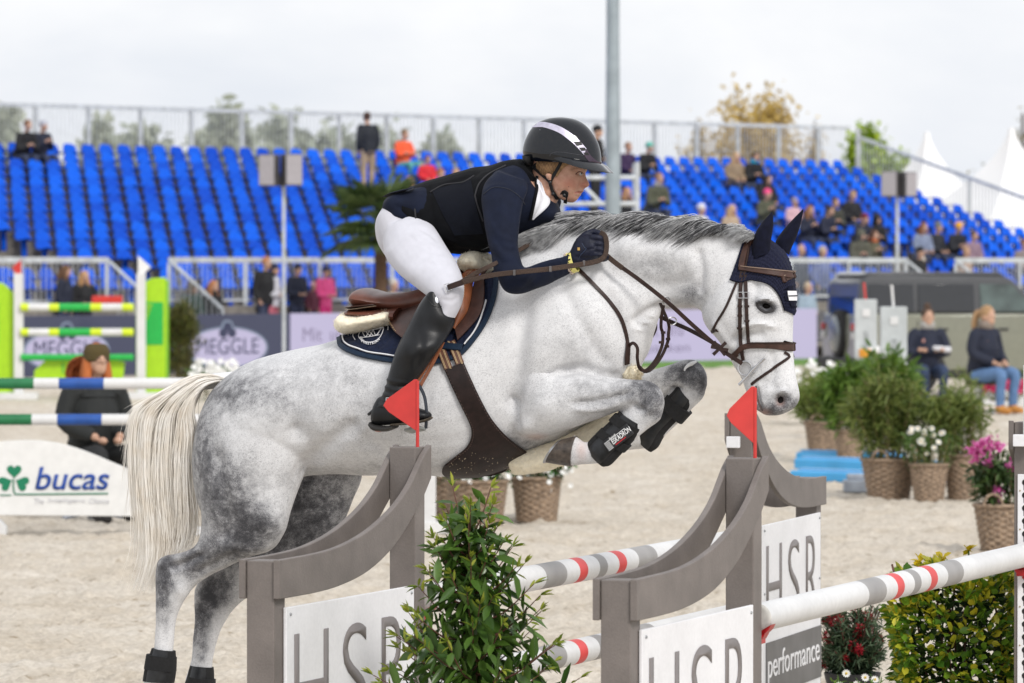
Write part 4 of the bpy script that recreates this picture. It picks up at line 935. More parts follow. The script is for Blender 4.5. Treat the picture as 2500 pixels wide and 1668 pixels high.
def build_tack():
    lb = mat('bridle_leather', (.028, .013, .010), spec=.35, rough=.40, var=.35, vscale=60, bump=.12, bscale=400)
    lb2 = mat('padded_leather', (.058, .028, .021), spec=.35, rough=.45, var=.3, vscale=40, bump=.12, bscale=300)
    web = mat('rein_web', (.055, .032, .022), rough=.75, var=.45, vscale=220, bump=.5, bscale=600)
    steel = mat('stainless_steel', (.62, .62, .63), rough=.22, metal=1, var=.1)
    # ---- ear bonnet
    navyk = mat('navy_crochet', (.016, .018, .040), rough=.9, spec=.15, var=.35, vscale=260, sheen=.04, bump=.9, bscale=420, bdist=.004)
    navyf = mat('navy_ear_cloth', (.006, .007, .018), rough=.85, spec=.15, var=.3, vscale=50, sheen=.02, bump=.2, bscale=300)
    bon = thing('ear_bonnet', hp(1880, 690), 'dark navy crocheted ear bonnet with pointed ears on the grey horse', 'ear bonnet')
    top = [(1815, 584), (1848, 574), (1886, 588), (1915, 620), (1931, 660), (1938, 700), (1939, 735), (1937, 768)]
    bot = [(1784, 684), (1808, 690), (1830, 683), (1853, 685), (1878, 695), (1895, 712), (1906, 732), (1914, 758)]
    rib = lambda U, V: .0016 * np.sin(U * 150) * (V > .06) + .0016 * np.sin(V * 70) + np.where(V > .93, .002, 0)
    patch(top, bot, 110, 40, .003, .005, rib, midA=True, both=True).build('hood', navyk, bon)
    P = np.array([hit(x, y, 1, .007)[0] for x, y in spl(np.array(bot, float), 6)]); b = MB(); b.tube(P, .0035, 8); b.build('hem', navyf, bon)
    b = MB(); body_loft(b, [S(1833, 636, 1879, 618, .034, .055), S(1837, 602, 1882, 590, .036, .06), S(1846, 566, 1887, 558, .030, .064), S(1863, 540, 1888, 538, .018, .066), S(1878, 524, 1887, 524, .007, .066), S(1883, 518, 1885, 518, .001, .066)], n=20, pw=1.7)
    b.build('ear_cover', navyf, bon)
    b = MB(); body_loft(b, [S(1893, 592, 1926, 622, .034, -.055), S(1900, 578, 1934, 602, .036, -.058), S(1918, 555, 1947, 572, .030, -.06), S(1937, 534, 1955, 545, .018, -.06), S(1952, 519, 1960, 523, .007, -.06), S(1960, 511, 1961.5, 512, .001, -.06)], n=20, pw=1.7)
    b.build('ear_cover', navyf, bon)
    b = patch([(1918, 699), (1921, 728), (1925, 748)], [(1938, 701), (1939, 728), (1938, 748)], 12, 8, .012, .002); b.build('badge', navyf, bon)
    b = patch([(1917, 711), (1918, 722), (1920, 734)], [(1935, 711), (1936, 722), (1936, 734)], 10, 8, .015, .0015); bd = b.build('woven_label', mat('label_white', (.8, .8, .82), var=.05), bon)
    b = patch([(1918, 722), (1919, 724.5)], [(1935.5, 721), (1936, 723.5)], 3, 12, .0172, .001); b.build('label_print', navyf, bd)
    # ---- bridle
    br = thing('bridle', hp(1830, 700), 'dark brown leather bridle with padded browband and noseband on the grey horse', 'bridle')
    strap('headpiece', [(1842, 574), (1828, 598), (1818, 628), (1812, 658)], .027, lb2, br, .012, .005, both='ring')
    strap('headpiece_edge', [(1833, 600), (1828, 630), (1822, 660)], .006, lb, br, .013, .005)
    strap('browband', [(1809, 657), (1841, 661), (1882, 666), (1922, 672), (1942, 673)], .02, lb2, br, .012, .006, both='ring', wide=[.017, .018, .024, .030, .030])
    strap('browband_piping', [(1812, 653), (1841, 656), (1882, 660), (1922, 665), (1941, 666)], .004, mat('piping_tan', (.22, .15, .11), rough=.5), br, .017, .004, both='ring')
    strap('cheekpiece', [(1812, 662), (1807, 725), (1807, 790), (1809, 835), (1816, 880)], .015, lb, br, .005, .004, both=True)
    strap('cheekpiece', [(1820, 662), (1822, 735), (1825, 800), (1829, 846)], .014, lb, br, .005, .004, both=True)
    strap('throatlash', [(1808, 668), (1793, 705), (1772, 752), (1752, 785), (1741, 806), (1736, 818)], .010, lb, br, .004, .003, both='ring')
    strap('noseband', [(1782, 878), (1800, 860), (1822, 845), (1878, 843), (1920, 846), (1938, 848)], .026, lb2, br, .005, .006, both='ring', wide=[.02, .02, .022, .026, .034, .034])
    strap('noseband_edge', [(1826, 838), (1878, 836), (1920, 838), (1937, 839)], .005, lb, br, .010, .004, both='ring')
    strap('flash_strap', [(1938, 864), (1897, 893), (1862, 918), (1848, 928), (1836, 938)], .011, lb, br, .004, .003, both='ring')
    for x, y in [(1809, 722), (1823, 722)]:
        p, n = hit(x, y, 1, .012); b = MB(); b.tube(np.array([p + HH * dx * .010 + np.array((0, 0, 1)) * dz * .011 for dx, dz in [(-1, -1), (1, -1), (1, 1), (-1, 1), (-1, -1)]]), .0022, 6); b.build('buckle', steel, br)
    for x, y, w_ in [(1807, 748, .018), (1824, 748, .017), (1807, 770, .018), (1825, 786, .017), (1808, 800, .018)]:
        strap('keeper', [(x - 6, y), (x, y), (x + 6, y)], .009, lb, br, .008, .003, k=3)
    # bit
    p, n = hit(1823, 898, 1, .012); ring = [p + .027 * (HH * math.cos(a) + np.array((0, 0, 1)) * math.sin(a)) for a in np.linspace(0, 2 * math.pi, 25)]
    b = MB(); b.tube(np.array(ring), .0036, 8); bit = b.build('bit_ring', steel, br)
    b = MB(); b.tube(np.array([hp(1867, 875, .085), hp(1848, 893, .083), hp(1838, 903, .082), hp(1822, 921, .082), hp(1804, 940, .082)]), [.006, .0042, .0065, .0042, .006], 10); b.build('bit_cheek', steel, br)
    b = MB(); b.tube(np.array([hp(1838, 905, .08), hp(1848, 915, 0), hp(1838, 905, -.08)]), .007, 8); b.build('bit_mouthpiece', steel, br)
    # ---- reins
    rn = thing('reins', hp(1469, 615, .15), 'dark brown webbed reins running from the bit to the rider', 'reins')
    free_strap('near_rein', [(1812, 888, .085), (1756, 850, .10), (1690, 793, .125), (1632, 740, .15), (1560, 683, .165), (1500, 640, .172), (1470, 614, .175)], .0165, lb, rn, th=.003)
    free_strap('rein_web', [(1520, 655, .172), (1495, 636, .174), (1468, 612, .176)], .020, web, rn, th=.0042)
    free_strap('far_rein', [(1800, 880, -.085), (1767, 853, -.09), (1690, 809, -.12), (1600, 766, -.16), (1520, 700, -.2)], .0165, lb, rn, th=.003)
    for dx, dy, a in [(0, 0, .75), (0, 0, -.85), (0, 0, -.2)]:
        c = hp(1757, 851, .102); d = HH * math.cos(a) + np.array((0, 0, 1)) * math.sin(a); b = MB(); ribbon(b, np.array([c - d * .034, c, c + d * .034]), np.tile(HN, (3, 1)), np.array([.014, .012, .014]), .004 + .002 * abs(a)); b.build('rein_stop', lb, rn)
    free_strap('rein_bight', [(1466, 568, .19), (1478, 578, .205), (1481, 605, .215), (1474, 628, .225), (1450, 640, .24), (1390, 650, .30), (1340, 657, .375), (1270, 664, .425), (1201, 672, .43), (1150, 684, .43), (1112, 695, .43), (1093, 702, .43)], .0195, web, rn, th=.0032)
    free_strap('rein_bight', [(1096, 700, .424), (1120, 692, .424), (1160, 668, .42), (1204, 646, .40), (1260, 615, .20), (1306, 590, .10), (1369, 562, -.02), (1410, 570, -.1)], .0175, web, rn, th=.0032)
    for x, y, w_ in [(1256, 666, .434), (1344, 657, .382), (1426, 643, .262)]:
        c = hp(x, y, w_); b = MB(); ribbon(b, np.array([c - HH * .004, c + HH * .004]), np.tile(HN, (2, 1)), .022, .005); b.build('rein_stop', mat('grey_leather', (.12, .11, .11), var=.2), rn)
    c = hp(1093, 702, .437); dv = nrm(hp(1093, 702) - hp(1112, 695)); uv = nrm(np.cross(dv, HN)); b = MB()
    b.tube(np.array([c + dv * x * .010 + uv * y * .014 for x, y in [(-1, -1), (1, -1), (1, 1), (-1, 1), (-1, -1)]]), .0022, 6); b.build('buckle', steel, rn)
    free_strap('buckle_leather', [(1096, 701, .437), (1110, 696, .437), (1128, 690, .435)], .022, lb, rn, th=.005)
    # ---- breastplate with martingale
    bp = thing('breastplate', hp(1530, 850), 'brown leather breastplate with martingale loops and cream sheepskin on horse chest', 'breastplate')
    strap('shoulder_strap', [(1395, 640), (1415, 660), (1457, 703), (1503, 756), (1522, 794), (1531, 837), (1529, 876)], .015, lb, bp, .004, .004, both=True)
    strap('elastic', [(1531, 838), (1529, 862), (1528, 888)], .024, lb, bp, .008, .004)
    free_strap('chest_loop', [(1530, 850, .10), (1545, 838, .12), (1556, 850, .125), (1556, 875, .12), (1562, 900, .10), (1580, 908, .085)], .013, lb, bp)
    free_strap('fork_strap', [(1620, 745, .13), (1615, 775, .12), (1614, 800, .10), (1618, 815, .09), (1616, 845, .085), (1600, 880, .08), (1576, 905, .08), (1560, 895, .08)], .013, lb, bp)
    free_strap('fork_strap', [(1612, 740, .135), (1632, 790, .03), (1632, 815, .02), (1630, 835, .02), (1615, 870, .03), (1590, 902, .05), (1570, 908, .07)], .013, lb, bp)
    free_strap('far_strap', [(1600, 780, -.10), (1599, 808, -.08), (1575, 845, -.02), (1550, 866, .06)], .013, lb, bp)
    for x, y, w_, r_ in [(1626, 734, .145, .016), (1641, 784, .02, .018)]:
        c = hp(x, y, w_); ax = HH * .6 + HN * .8; uu = nrm(np.cross(ax, (0, 0, 1))); b = MB()
        b.tube(np.array([c + r_ * (uu * math.cos(a) + np.array((0, 0, 1)) * math.sin(a) * .8) for a in np.linspace(0, 2 * math.pi, 20)]), .0025, 6); b.build('ring', steel, bp)
    for x, y, w_ in [(1619, 812, .095), (1631, 828, .022), (1614, 836, .09), (1628, 846, .024)]:
        b = MB(); c = hp(x, y, w_ + .002); ribbon(b, np.array([c - np.array((0, 0, .005)), c + np.array((0, 0, .005))]), np.tile(HN, (2, 1)), .019, .005); b.build('keeper', lb, bp)
    fleece = mat('cream_sheepskin', (.90, .82, .64), rough=.95, var=.10, vscale=70, bump=.3, bscale=160, bdist=.006, sheen=.3)
    fl_h = hair_mat('sheepskin_wool', ((.82, .73, .54), (.95, .89, .74)), 60)
    def woolly(name, st, parent, n, ln=.010, seed=1, voxel=.009, amp=.004):
        b = MB(); body_loft(b, st, n=20, sub=5); sc = Sculpt(b, voxel, 2); sc.rough(38, amp); sc.rough(90, amp * .5); V, N = sc.V.copy(), sc.N.copy(); o = sc.build(name, fleece, parent)
        fluff('wool', V, N, n, ln, .0008, fl_h, o, seed=seed); return o
    woolly('sheepskin_sleeve', [S(1243, 1124, 1247, 1146, .02, .02), S(1250, 1102, 1262, 1160, .055, .03), S(1310, 1090, 1326, 1152, .06, .04), S(1370, 1068, 1392, 1130, .06, .04), S(1440, 1032, 1466, 1092, .06, .04), S(1500, 985, 1530, 1030, .05, 0), S(1530, 930, 1562, 952, .045, 0), S(1528, 896, 1558, 900, .04, .02)], bp, 3600, ln=.006)
    woolly('chest_sheepskin', [S(1518, 893, 1560, 895, .03, .05), S(1514, 905, 1566, 905, .05, .04), S(1520, 925, 1562, 925, .05, .03)], bp, 1600, seed=2)
    # ---- saddle pad
    navyq = mat('navy_quilt', (.007, .012, .034), rough=.75, spec=.2, var=.25, vscale=80, sheen=.03, bump=.25, bscale=500)
    navyb = mat('navy_binding', (.005, .018, .042), rough=.6, spec=.25, var=.2, vscale=80, sheen=.03, bump=.2, bscale=500)
    white = mat('white_thread', (.75, .75, .77), rough=.7, var=.06)
    pd = thing('saddle_pad', hp(1020, 840), 'quilted navy saddle pad with white piping and round white emblem', 'saddle pad')
    topc = [(833, 826), (870, 814), (910, 802), (960, 787), (1000, 776), (1050, 760), (1090, 745), (1120, 730), (1150, 713), (1172, 695), (1186, 672), (1192, 648), (1193, 628), (1192, 615)]
    botc = [(829, 834), (835, 852), (866, 868), (910, 879), (961, 886), (1010, 890), (1060, 888), (1100, 879), (1130, 862), (1168, 818), (1192, 776), (1207, 735), (1215, 690), (1213, 640)]
    def quilt(U, V):
        a = U * 34; q = np.abs(np.sin((a + V * 7) * math.pi / 2)) * np.abs(np.sin((a - V * 7) * math.pi / 2))
        return np.sqrt(q) * .006 * (V < .9)
    patch(topc, botc, 130, 44, .003, .007, quilt, both=True).build('quilt', navyq, pd)
    strap('binding', [(x, y - 3) for x, y in botc], .020, navyb, pd, .008, .008, both=True)
    strap('piping', [(838, 824), (846, 846), (874, 858), (912, 868), (961, 874), (1010, 878)], .0055, white, pd, .018, .004)
    strap('piping', [(1136, 844), (1160, 814), (1180, 775), (1192, 738)], .0055, white, pd, .018, .004)
    strap('girth_loop', [(1085, 850), (1110, 852), (1130, 852)], .028, navyb, pd, .024, .004)
    def on_pad(x, y): return hit(860 + .1913 * x, 600 + .1913 * y, 1, .019)[0]
    lines = [[(165, 1128), (125, 1155), (105, 1195), (115, 1232), (160, 1262), (215, 1275), (270, 1275), (325, 1258), (372, 1222), (405, 1165), (420, 1100), (362, 1104)], [(120, 1218), (160, 1222), (230, 1215), (370, 1190)],
             [(150, 1160), (195, 1215), (236, 1143)], [(236, 1143), (290, 1200)], [(195, 1150), (250, 1205)], [(250, 1205), (290, 1135), (325, 1198), (392, 1112)], [(150, 1158), (240, 1140), (420, 1100)], [(40, 1165), (32, 1200), (60, 1250)], [(455, 1068), (480, 1085), (478, 1125)]]
    for l in lines:
        b = MB(); b.tube(np.array([on_pad(*q) for q in spl(np.array(l, float), 3)]), .0016, 6); b.build('emblem_line', white, pd)
    def arc(Vv):
        o = []
        w_ = Vv[:, 0].max()
        for x, y, _ in Vv:
            t = x / w_; c0 = np.array((250., 1150.)); ang = math.radians(152 - 116 * t); r = 158 - y * 42
            o.append(on_pad(c0[0] + r * math.cos(ang) * 1.0, c0[1] + r * math.sin(ang)))
        return np.array(o)
    lettering('EQUESTRIAN', (0, 0, 0), (1, 0, 0), (0, 0, 1), 1, white, pd, extrude=.002, spacing=1.15, warp=arc, weight=.01, name='emblem_lettering')
    # ---- saddle
    sb = mat('saddle_leather', (.060, .026, .019), rough=.42, var=.25, vscale=30, bump=.15, bscale=500)
    sr = mat('saddle_seat_leather', (.125, .042, .026), rough=.33, var=.22, vscale=30, bump=.1, bscale=500)
    st = mat('saddle_tan_leather', (.23, .075, .030), rough=.36, var=.2, vscale=30, bump=.12, bscale=500)
    stitch = mat('stitching', (.55, .40, .22), rough=.8, var=.1)
    sa = thing('saddle', hp(1020, 760), 'brown leather jumping saddle with tan knee blocks on the grey horse', 'saddle')
    b = MB(); body_loft(b, [S(881, 720, 880, 742, .10), S(884, 708, 882, 750, .16), S(896, 703, 894, 756, .185), S(918, 708, 918, 758, .185), S(945, 714, 945, 762, .17), S(1000, 712, 1000, 770, .135), S(1060, 692, 1062, 760, .12), S(1105, 655, 1112, 730, .105), S(1132, 632, 1142, 700, .085), S(1142, 640, 1150, 680, .04)], n=28)
    b.build('seat', sr, sa)
    b = MB(); body_loft(b, [S(877, 760, 877, 768, .14), S(875, 752, 877, 776, .18), S(900, 752, 904, 778, .21), S(945, 752, 950, 784, .22), S(1000, 745, 1000, 800, .21)], n=24); b.build('panel', sr, sa)
    b = MB(); body_loft(b, [S(878, 744, 878, 755, .18), S(900, 743, 900, 753, .205), S(950, 738, 950, 748, .195)], n=24, sub=3); b.build('welt', sb, sa)
    b = MB(); body_loft(b, [S(879, 753, 879, 756, .188), S(905, 752, 905, 755, .214), S(950, 745, 950, 748, .205)], n=24, sub=3); b.build('welt_piping', mat('piping_cream', (.6, .5, .38)), sa)
    Aflap = [(978, 702), (958, 730), (947, 763), (949, 786), (957, 808), (975, 830), (1000, 845)]; Bflap = [(1120, 640), (1136, 680), (1137, 720), (1130, 760), (1118, 802), (1098, 822), (1070, 842)]
    pr = patch(Aflap, Bflap, 40, 30, .036, .006, lambda U, V: .006 * np.sin(V * math.pi), both=2)
    for x in pr: x.build('flap', sb, sa)
    b = MB(); q = spl(np.array([(x + 3, y) for x, y in Aflap[:6]], float), 14)
    for i in range(0, len(q) - 1, 2):
        a = hit(*q[i], 1, .044)[0]; c = hit(*q[i + 1], 1, .044)[0]; b.bar(a, a + (c - a) * .9, .0018, .0018)
    tag(b.build('stitching', stitch, sa), None, kind='stuff')
    Ak = [(1116, 652), (1126, 676), (1130, 710), (1126, 752), (1116, 796), (1112, 812)]; Bk = [(1152, 627), (1167, 650), (1172, 690), (1166, 732), (1152, 772), (1118, 816)]
    pr = patch(Ak, Bk, 36, 16, .038, .008, lambda U, V: .036 * np.sin(np.clip(V, 0, 1) * math.pi) ** .6 * np.clip(np.minimum(U * 5, (1 - U) * 3), 0, 1), both=2)
    for x in pr: x.build('knee_block', st, sa)
    b = MB(); q = spl(np.array([(x - 6, y + 2) for x, y in Bk[:5]], float), 16)
    for i in range(0, len(q) - 1, 2):
        a = hit(*q[i], 1, .071)[0]; c = hit(*q[i + 1], 1, .071)[0]; b.bar(a, a + (c - a) * .9, .0018, .0018)
    tag(b.build('stitching', stitch, sa), None, kind='stuff')
    pr = patch(Bk, [(1176, 640), (1190, 668), (1194, 705), (1190, 742), (1176, 780), (1122, 838)], 30, 12, .030, .006, both=2)
    for x in pr: x.build('sweat_flap', sb, sa)
    strap('surcingle_strap', [(935, 733), (975, 727), (1010, 716), (1030, 708)], .016, sr, sa, .048, .004)
    b = MB(); b.tube(np.array([hit(x, y, 1, .056)[0] for x, y in [(985, 714), (992, 720), (1003, 724), (1006, 722)]]), .003, 6); b.build('keeper', mat('piping_cream', (.6, .5, .38)), sa)
    woolly('half_pad', [S(842, 785, 841, 800, .06), S(850, 766, 846, 812, .16), S(868, 757, 862, 818, .22), S(905, 764, 900, 816, .26), S(945, 758, 945, 806, .265), S(990, 752, 990, 795, .25)], sa, 3500, ln=.004, seed=4)
    woolly('half_pad_front', [S(1122, 640, 1136, 665, .06), S(1135, 620, 1150, 670, .12), S(1160, 611, 1172, 668, .15), S(1182, 616, 1190, 666, .15), S(1194, 640, 1196, 655, .09)], sa, 1600, ln=.004, seed=5)
    # stirrup leathers and irons
    for sgn in (1, -1):
        f = (lambda P: np.asarray(P)) if sgn == 1 else mirror
        P = spl(np.array([hp(x, y, w_) for x, y, w_ in [(1082, 835, .355), (1055, 890, .40), (1030, 935, .42), (1024, 948, .42)]]), 6); b = MB(); ribbon(b, f(P), np.tile(HN * sgn, (len(P), 1)), .014, .003); b.build('stirrup_leather', st, sa)
        P = spl(np.array([hp(x, y, w_) for x, y, w_ in [(1072, 838, .365), (1043, 893, .405), (1018, 935, .425), (1020, 946, .425)]]), 6); b = MB(); ribbon(b, f(P), np.tile(HN * sgn, (len(P), 1)), .013, .003); b.build('stirrup_leather', st, sa)
        P = spl(np.array([hp(x, y, w_) for x, y, w_ in [(1040, 1046, .47), (1041, 1000, .475), (1034, 962, .455), (1016, 936, .43), (1004, 958, .385), (1004, 1005, .37), (1006, 1050, .372)]]), 6); b = MB(); b.tube(f(P), .0065, 8); so_ = b.build('stirrup_iron', mat('stirrup_dark', (.03, .035, .045), rough=.35, metal=.3), sa)
        c = np.array([hp(1041, 1044, .475), hp(1006, 1052, .37), hp(986, 1046, .37), hp(1020, 1038, .475)]); c = f(c); b = MB(); b.add(list(c) + [p - np.array((0, 0, .012)) for p in c], [(0, 1, 2, 3), (7, 6, 5, 4), (0, 4, 5, 1), (1, 5, 6, 2), (2, 6, 7, 3), (3, 7, 4, 0)]); b.build('tread', mat('tread_grey', (.30, .31, .30), rough=.5, metal=.4), so_, bevel=.003)
        p = hp(1014, 933, .43); p = mirror(p) if sgn < 0 else p; b = MB(); b.tube(np.array([p - HH * .018 + np.array((0, 0, -.008)), p, p + HH * .016 - np.array((0, 0, .006))]), .009, 10); b.build('stirrup_eye', mat('satin_grey', (.4, .42, .42), rough=.35, metal=.6), so_)
    # ---- girth
    gi = thing('girth', hp(1150, 1100), 'wide dark brown leather stud girth under the grey horse', 'girth')
    bil = mat('billet_leather', (.115, .050, .030), rough=.5, var=.25, vscale=50)
    for p0, p1 in [((1076, 848), (1096, 902)), ((1104, 838), (1124, 890))]:
        strap('billet', [p0, ((p0[0] + p1[0]) / 2, (p0[1] + p1[1]) / 2), p1], .034, bil, gi, .017, .004)
        for dx in (-7, -4.5, 4.5, 7):
            strap('billet_stitching', [(p0[0] + dx, p0[1]), ((p0[0] + p1[0]) / 2 + dx, (p0[1] + p1[1]) / 2), (p1[0] + dx, p1[1])], .002, stitch, gi, .0212, .001)
    gl = mat('girth_leather', (.017, .009, .008), spec=.3, rough=.40, var=.35, vscale=40, bump=.1, bscale=300)
    gA = [(1087, 906), (1106, 950), (1130, 1000), (1148, 1038), (1150, 1062), (1140, 1086), (1112, 1110), (1088, 1128)]; gB = [(1132, 884), (1150, 925), (1172, 972), (1196, 1016), (1222, 1048), (1246, 1070), (1270, 1088), (1290, 1101)]
    patch(gA, gB, 50, 20, .010, .008, lambda U, V: -.006 * (np.maximum(0, np.abs(V - .5) - .42) * 12) ** 2, both=True).build('strap', gl, gi)
    patch([(1088, 1128), (1079, 1140), (1084, 1152), (1100, 1159)], [(1290, 1101), (1262, 1120), (1220, 1140), (1170, 1156)], 14, 24, .010, .008, both=True).build('stud_guard', gl, gi)
    for q in ([(x + 4, y) for x, y in gA], [(x - 4, y + 1) for x, y in gB]):
        Q = spl(np.array(q, float), 12); b = MB()
        for i in range(0, len(Q) - 1, 2):
            a = hit(*Q[i], 1, .0185)[0]; c = hit(*Q[i + 1], 1, .0185)[0]; b.bar(a, a + (c - a) * .8, .0016, .0016)
        tag(b.build('stitching', mat('brown_thread', (.10, .06, .05)), gi), None, kind='stuff')
    b = MB(); r = np.random.default_rng(5)
    for _ in range(60):
        x = r.normal(1150, 45); y = r.normal(1128, 16)
        if x < 1090 or y > 1152: continue
        p, n = hit(x, y, 1, .019); b.ball(p, r.uniform(.0006, .0018), 5, 4)
    tag(b.build('sand_specks', mat('sand_speck', (.5, .4, .27)), gi), None, kind='stuff')
    # ---- leg boots
    bk = mat('boot_shell', (.012, .013, .015), rough=.34, var=.4, vscale=50, bump=.08, bscale=200); neo = mat('boot_neoprene', (.010, .010, .011), rough=.9, var=.3, vscale=100, bump=.2, bscale=500)
    def legboot(label, st, parent_px, straps, w, name='tendon_boot'):
        t = thing(name, hp(*parent_px, w), label, 'horse boot', 'boots on the horse legs')
        b = MB(); body_loft(b, [S(s[0], s[1], s[2], s[3], s[4] * .94, w) for s in st], n=22, pw=2.4); b.build('lining', neo, t)
        b = MB(); body_loft(b, [S(s[0] + (s[2] - s[0]) * .06, s[1] + (s[3] - s[1]) * .06, s[2] - (s[2] - s[0]) * .06, s[3] - (s[3] - s[1]) * .06, s[4], w) for s in st[0:]][0:], n=22, pw=2.4); 
        b.build('shell', bk, t)
        for a0, b0, a1, b1, hw in straps:
            b = MB(); body_loft(b, [S(*a0, *b0, hw, w), S(*a1, *b1, hw, w)], n=20, sub=2, pw=2.6); b.build('strap', neo, t)
        return t
    nb = legboot('black plastic tendon boot with white printed label on the right foreleg', [(1512, 1004, 1572, 1040, .044), (1496, 1022, 1558, 1064, .047), (1470, 1046, 1532, 1092, .047), (1448, 1066, 1508, 1118, .049), (1436, 1082, 1490, 1136, .048), (1440, 1104, 1474, 1140, .036)],
                 (1500, 1070), [((1503, 1008), (1568, 1050), (1488, 1024), (1553, 1068), .050), ((1470, 1044), (1540, 1090), (1456, 1058), (1524, 1106), .052)], .19)
    c0 = hp(1480, 1090, .246); c1 = hp(1534, 1048, .246); ux = nrm(c1 - c0); uy = nrm(np.cross(HN, ux)); uy = uy if uy[2] > 0 else -uy
    L_ = np.linalg.norm(c1 - c0); b = MB(); b.prism([(-.006, -.026), (L_ + .008, -.026), (L_ + .008, .022), (-.006, .022)], c0 - HN * .006, ux, uy, HN * .008); b.build('label_plate', bk, nb, bevel=.003)
    lettering('ESKADRON', c0 + uy * -.012 + HN * .0035 + ux * .026, ux, uy, .028, mat('print_white', (.8, .8, .8), var=.03), nb, extrude=.001, sx=.62, weight=.02, shear=.2, name='label_lettering')
    lettering('flexisoft', c0 + uy * .010 + HN * .0035 + ux * .026, ux, uy, .013, 'print_white', nb, extrude=.001, sx=.75, shear=.2, name='label_lettering')
    b = MB()
    for i in range(6):
        o0 = c0 + uy * (-.020 + i * .0062) + HN * .003; b.bar(o0, o0 + ux * (.022 if i < 5 else .1), .0022, .001, HN)
    b.build('label_stripe', 'print_white', nb)
    b = MB(); o0 = c0 + uy * -.018 + HN * .003 + ux * .034; b.bar(o0, o0 + ux * .05, .003, .001, HN); b.build('label_underline', mat('print_red', (.6, .02, .03)), nb)
    legboot('black tendon boot on the tucked left foreleg', [(1656, 938, 1694, 984, .044), (1638, 960, 1684, 1000, .047), (1606, 990, 1652, 1032, .047), (1578, 1018, 1622, 1064, .047), (1560, 1050, 1606, 1092, .046), (1562, 1078, 1590, 1104, .034)], (1630, 1010), [((1632, 962), (1688, 1010), (1612, 984), (1664, 1036), .050)], -.17)
    legboot('black fetlock boot with wide strap on the right hind leg', [(372, 1582, 427, 1590, .040), (366, 1600, 428, 1608, .043), (355, 1632, 428, 1640, .046), (350, 1662, 424, 1668, .046)], (395, 1630), [((360, 1596), (429, 1606), (354, 1632), (428, 1640), .049)], .14, 'fetlock_boot')
    legboot('black fetlock boot on the left hind leg', [(466, 1624, 520, 1630, .040), (460, 1645, 521, 1652, .044), (450, 1680, 519, 1688, .047), (446, 1705, 516, 1712, .045)], (485, 1670), [((462, 1650), (524, 1660), (455, 1675), (523, 1684), .05)], -.135, 'fetlock_boot')
build_tack()
# ------------------------------------------------------------------ the rider
def skin_mat():
    m = bpy.data.materials.new('face_skin'); t, b = _nodes(m); L = t.links.new; nn = t.nodes.new
    c = nn('ShaderNodeTexCoord'); n = nn('ShaderNodeTexNoise'); n.inputs['Scale'].default_value = 55; n.inputs['Detail'].default_value = 5; L(c.outputs['Object'], n.inputs['Vector'])
    r = nn('ShaderNodeValToRGB'); r.color_ramp.elements[0].position = .3; r.color_ramp.elements[1].position = .75
    r.color_ramp.elements[0].color = (.47, .255, .175, 1); r.color_ramp.elements[1].color = (.60, .36, .265, 1); L(n.outputs['Fac'], r.inputs['Fac'])
    last = r.outputs['Color']
    for an, col, f in (('blush', (.52, .19, .13, 1), .75), ('lip', (.36, .10, .085, 1), .9), ('brow', (.20, .11, .06, 1), .8)):
        a = nn('ShaderNodeAttribute'); a.attribute_name = an; mu = nn('ShaderNodeMath'); mu.operation = 'MULTIPLY'; L(a.outputs['Fac'], mu.inputs[0]); mu.inputs[1].default_value = f
        x = nn('ShaderNodeMixRGB'); L(mu.outputs[0], x.inputs['Fac']); L(last, x.inputs['Color1']); x.inputs['Color2'].default_value = col; last = x.outputs[0]
    L(last, b.inputs['Base Color']); b.inputs['Roughness'].default_value = .5; b.inputs['Subsurface Weight'].default_value = .12; b.inputs['Subsurface Radius'].default_value = (.012, .004, .002)
    b.inputs['Subsurface Scale'].default_value = .6; b.inputs['Specular IOR Level'].default_value = .35
    bp = nn('ShaderNodeBump'); bp.inputs['Strength'].default_value = .08; bp.inputs['Distance'].default_value = .002; g = nn('ShaderNodeTexNoise'); g.inputs['Scale'].default_value = 700; L(c.outputs['Object'], g.inputs['Vector'])
    L(g.outputs['Fac'], bp.inputs['Height']); L(bp.outputs['Normal'], b.inputs['Normal']); MATS['face_skin'] = m; return m
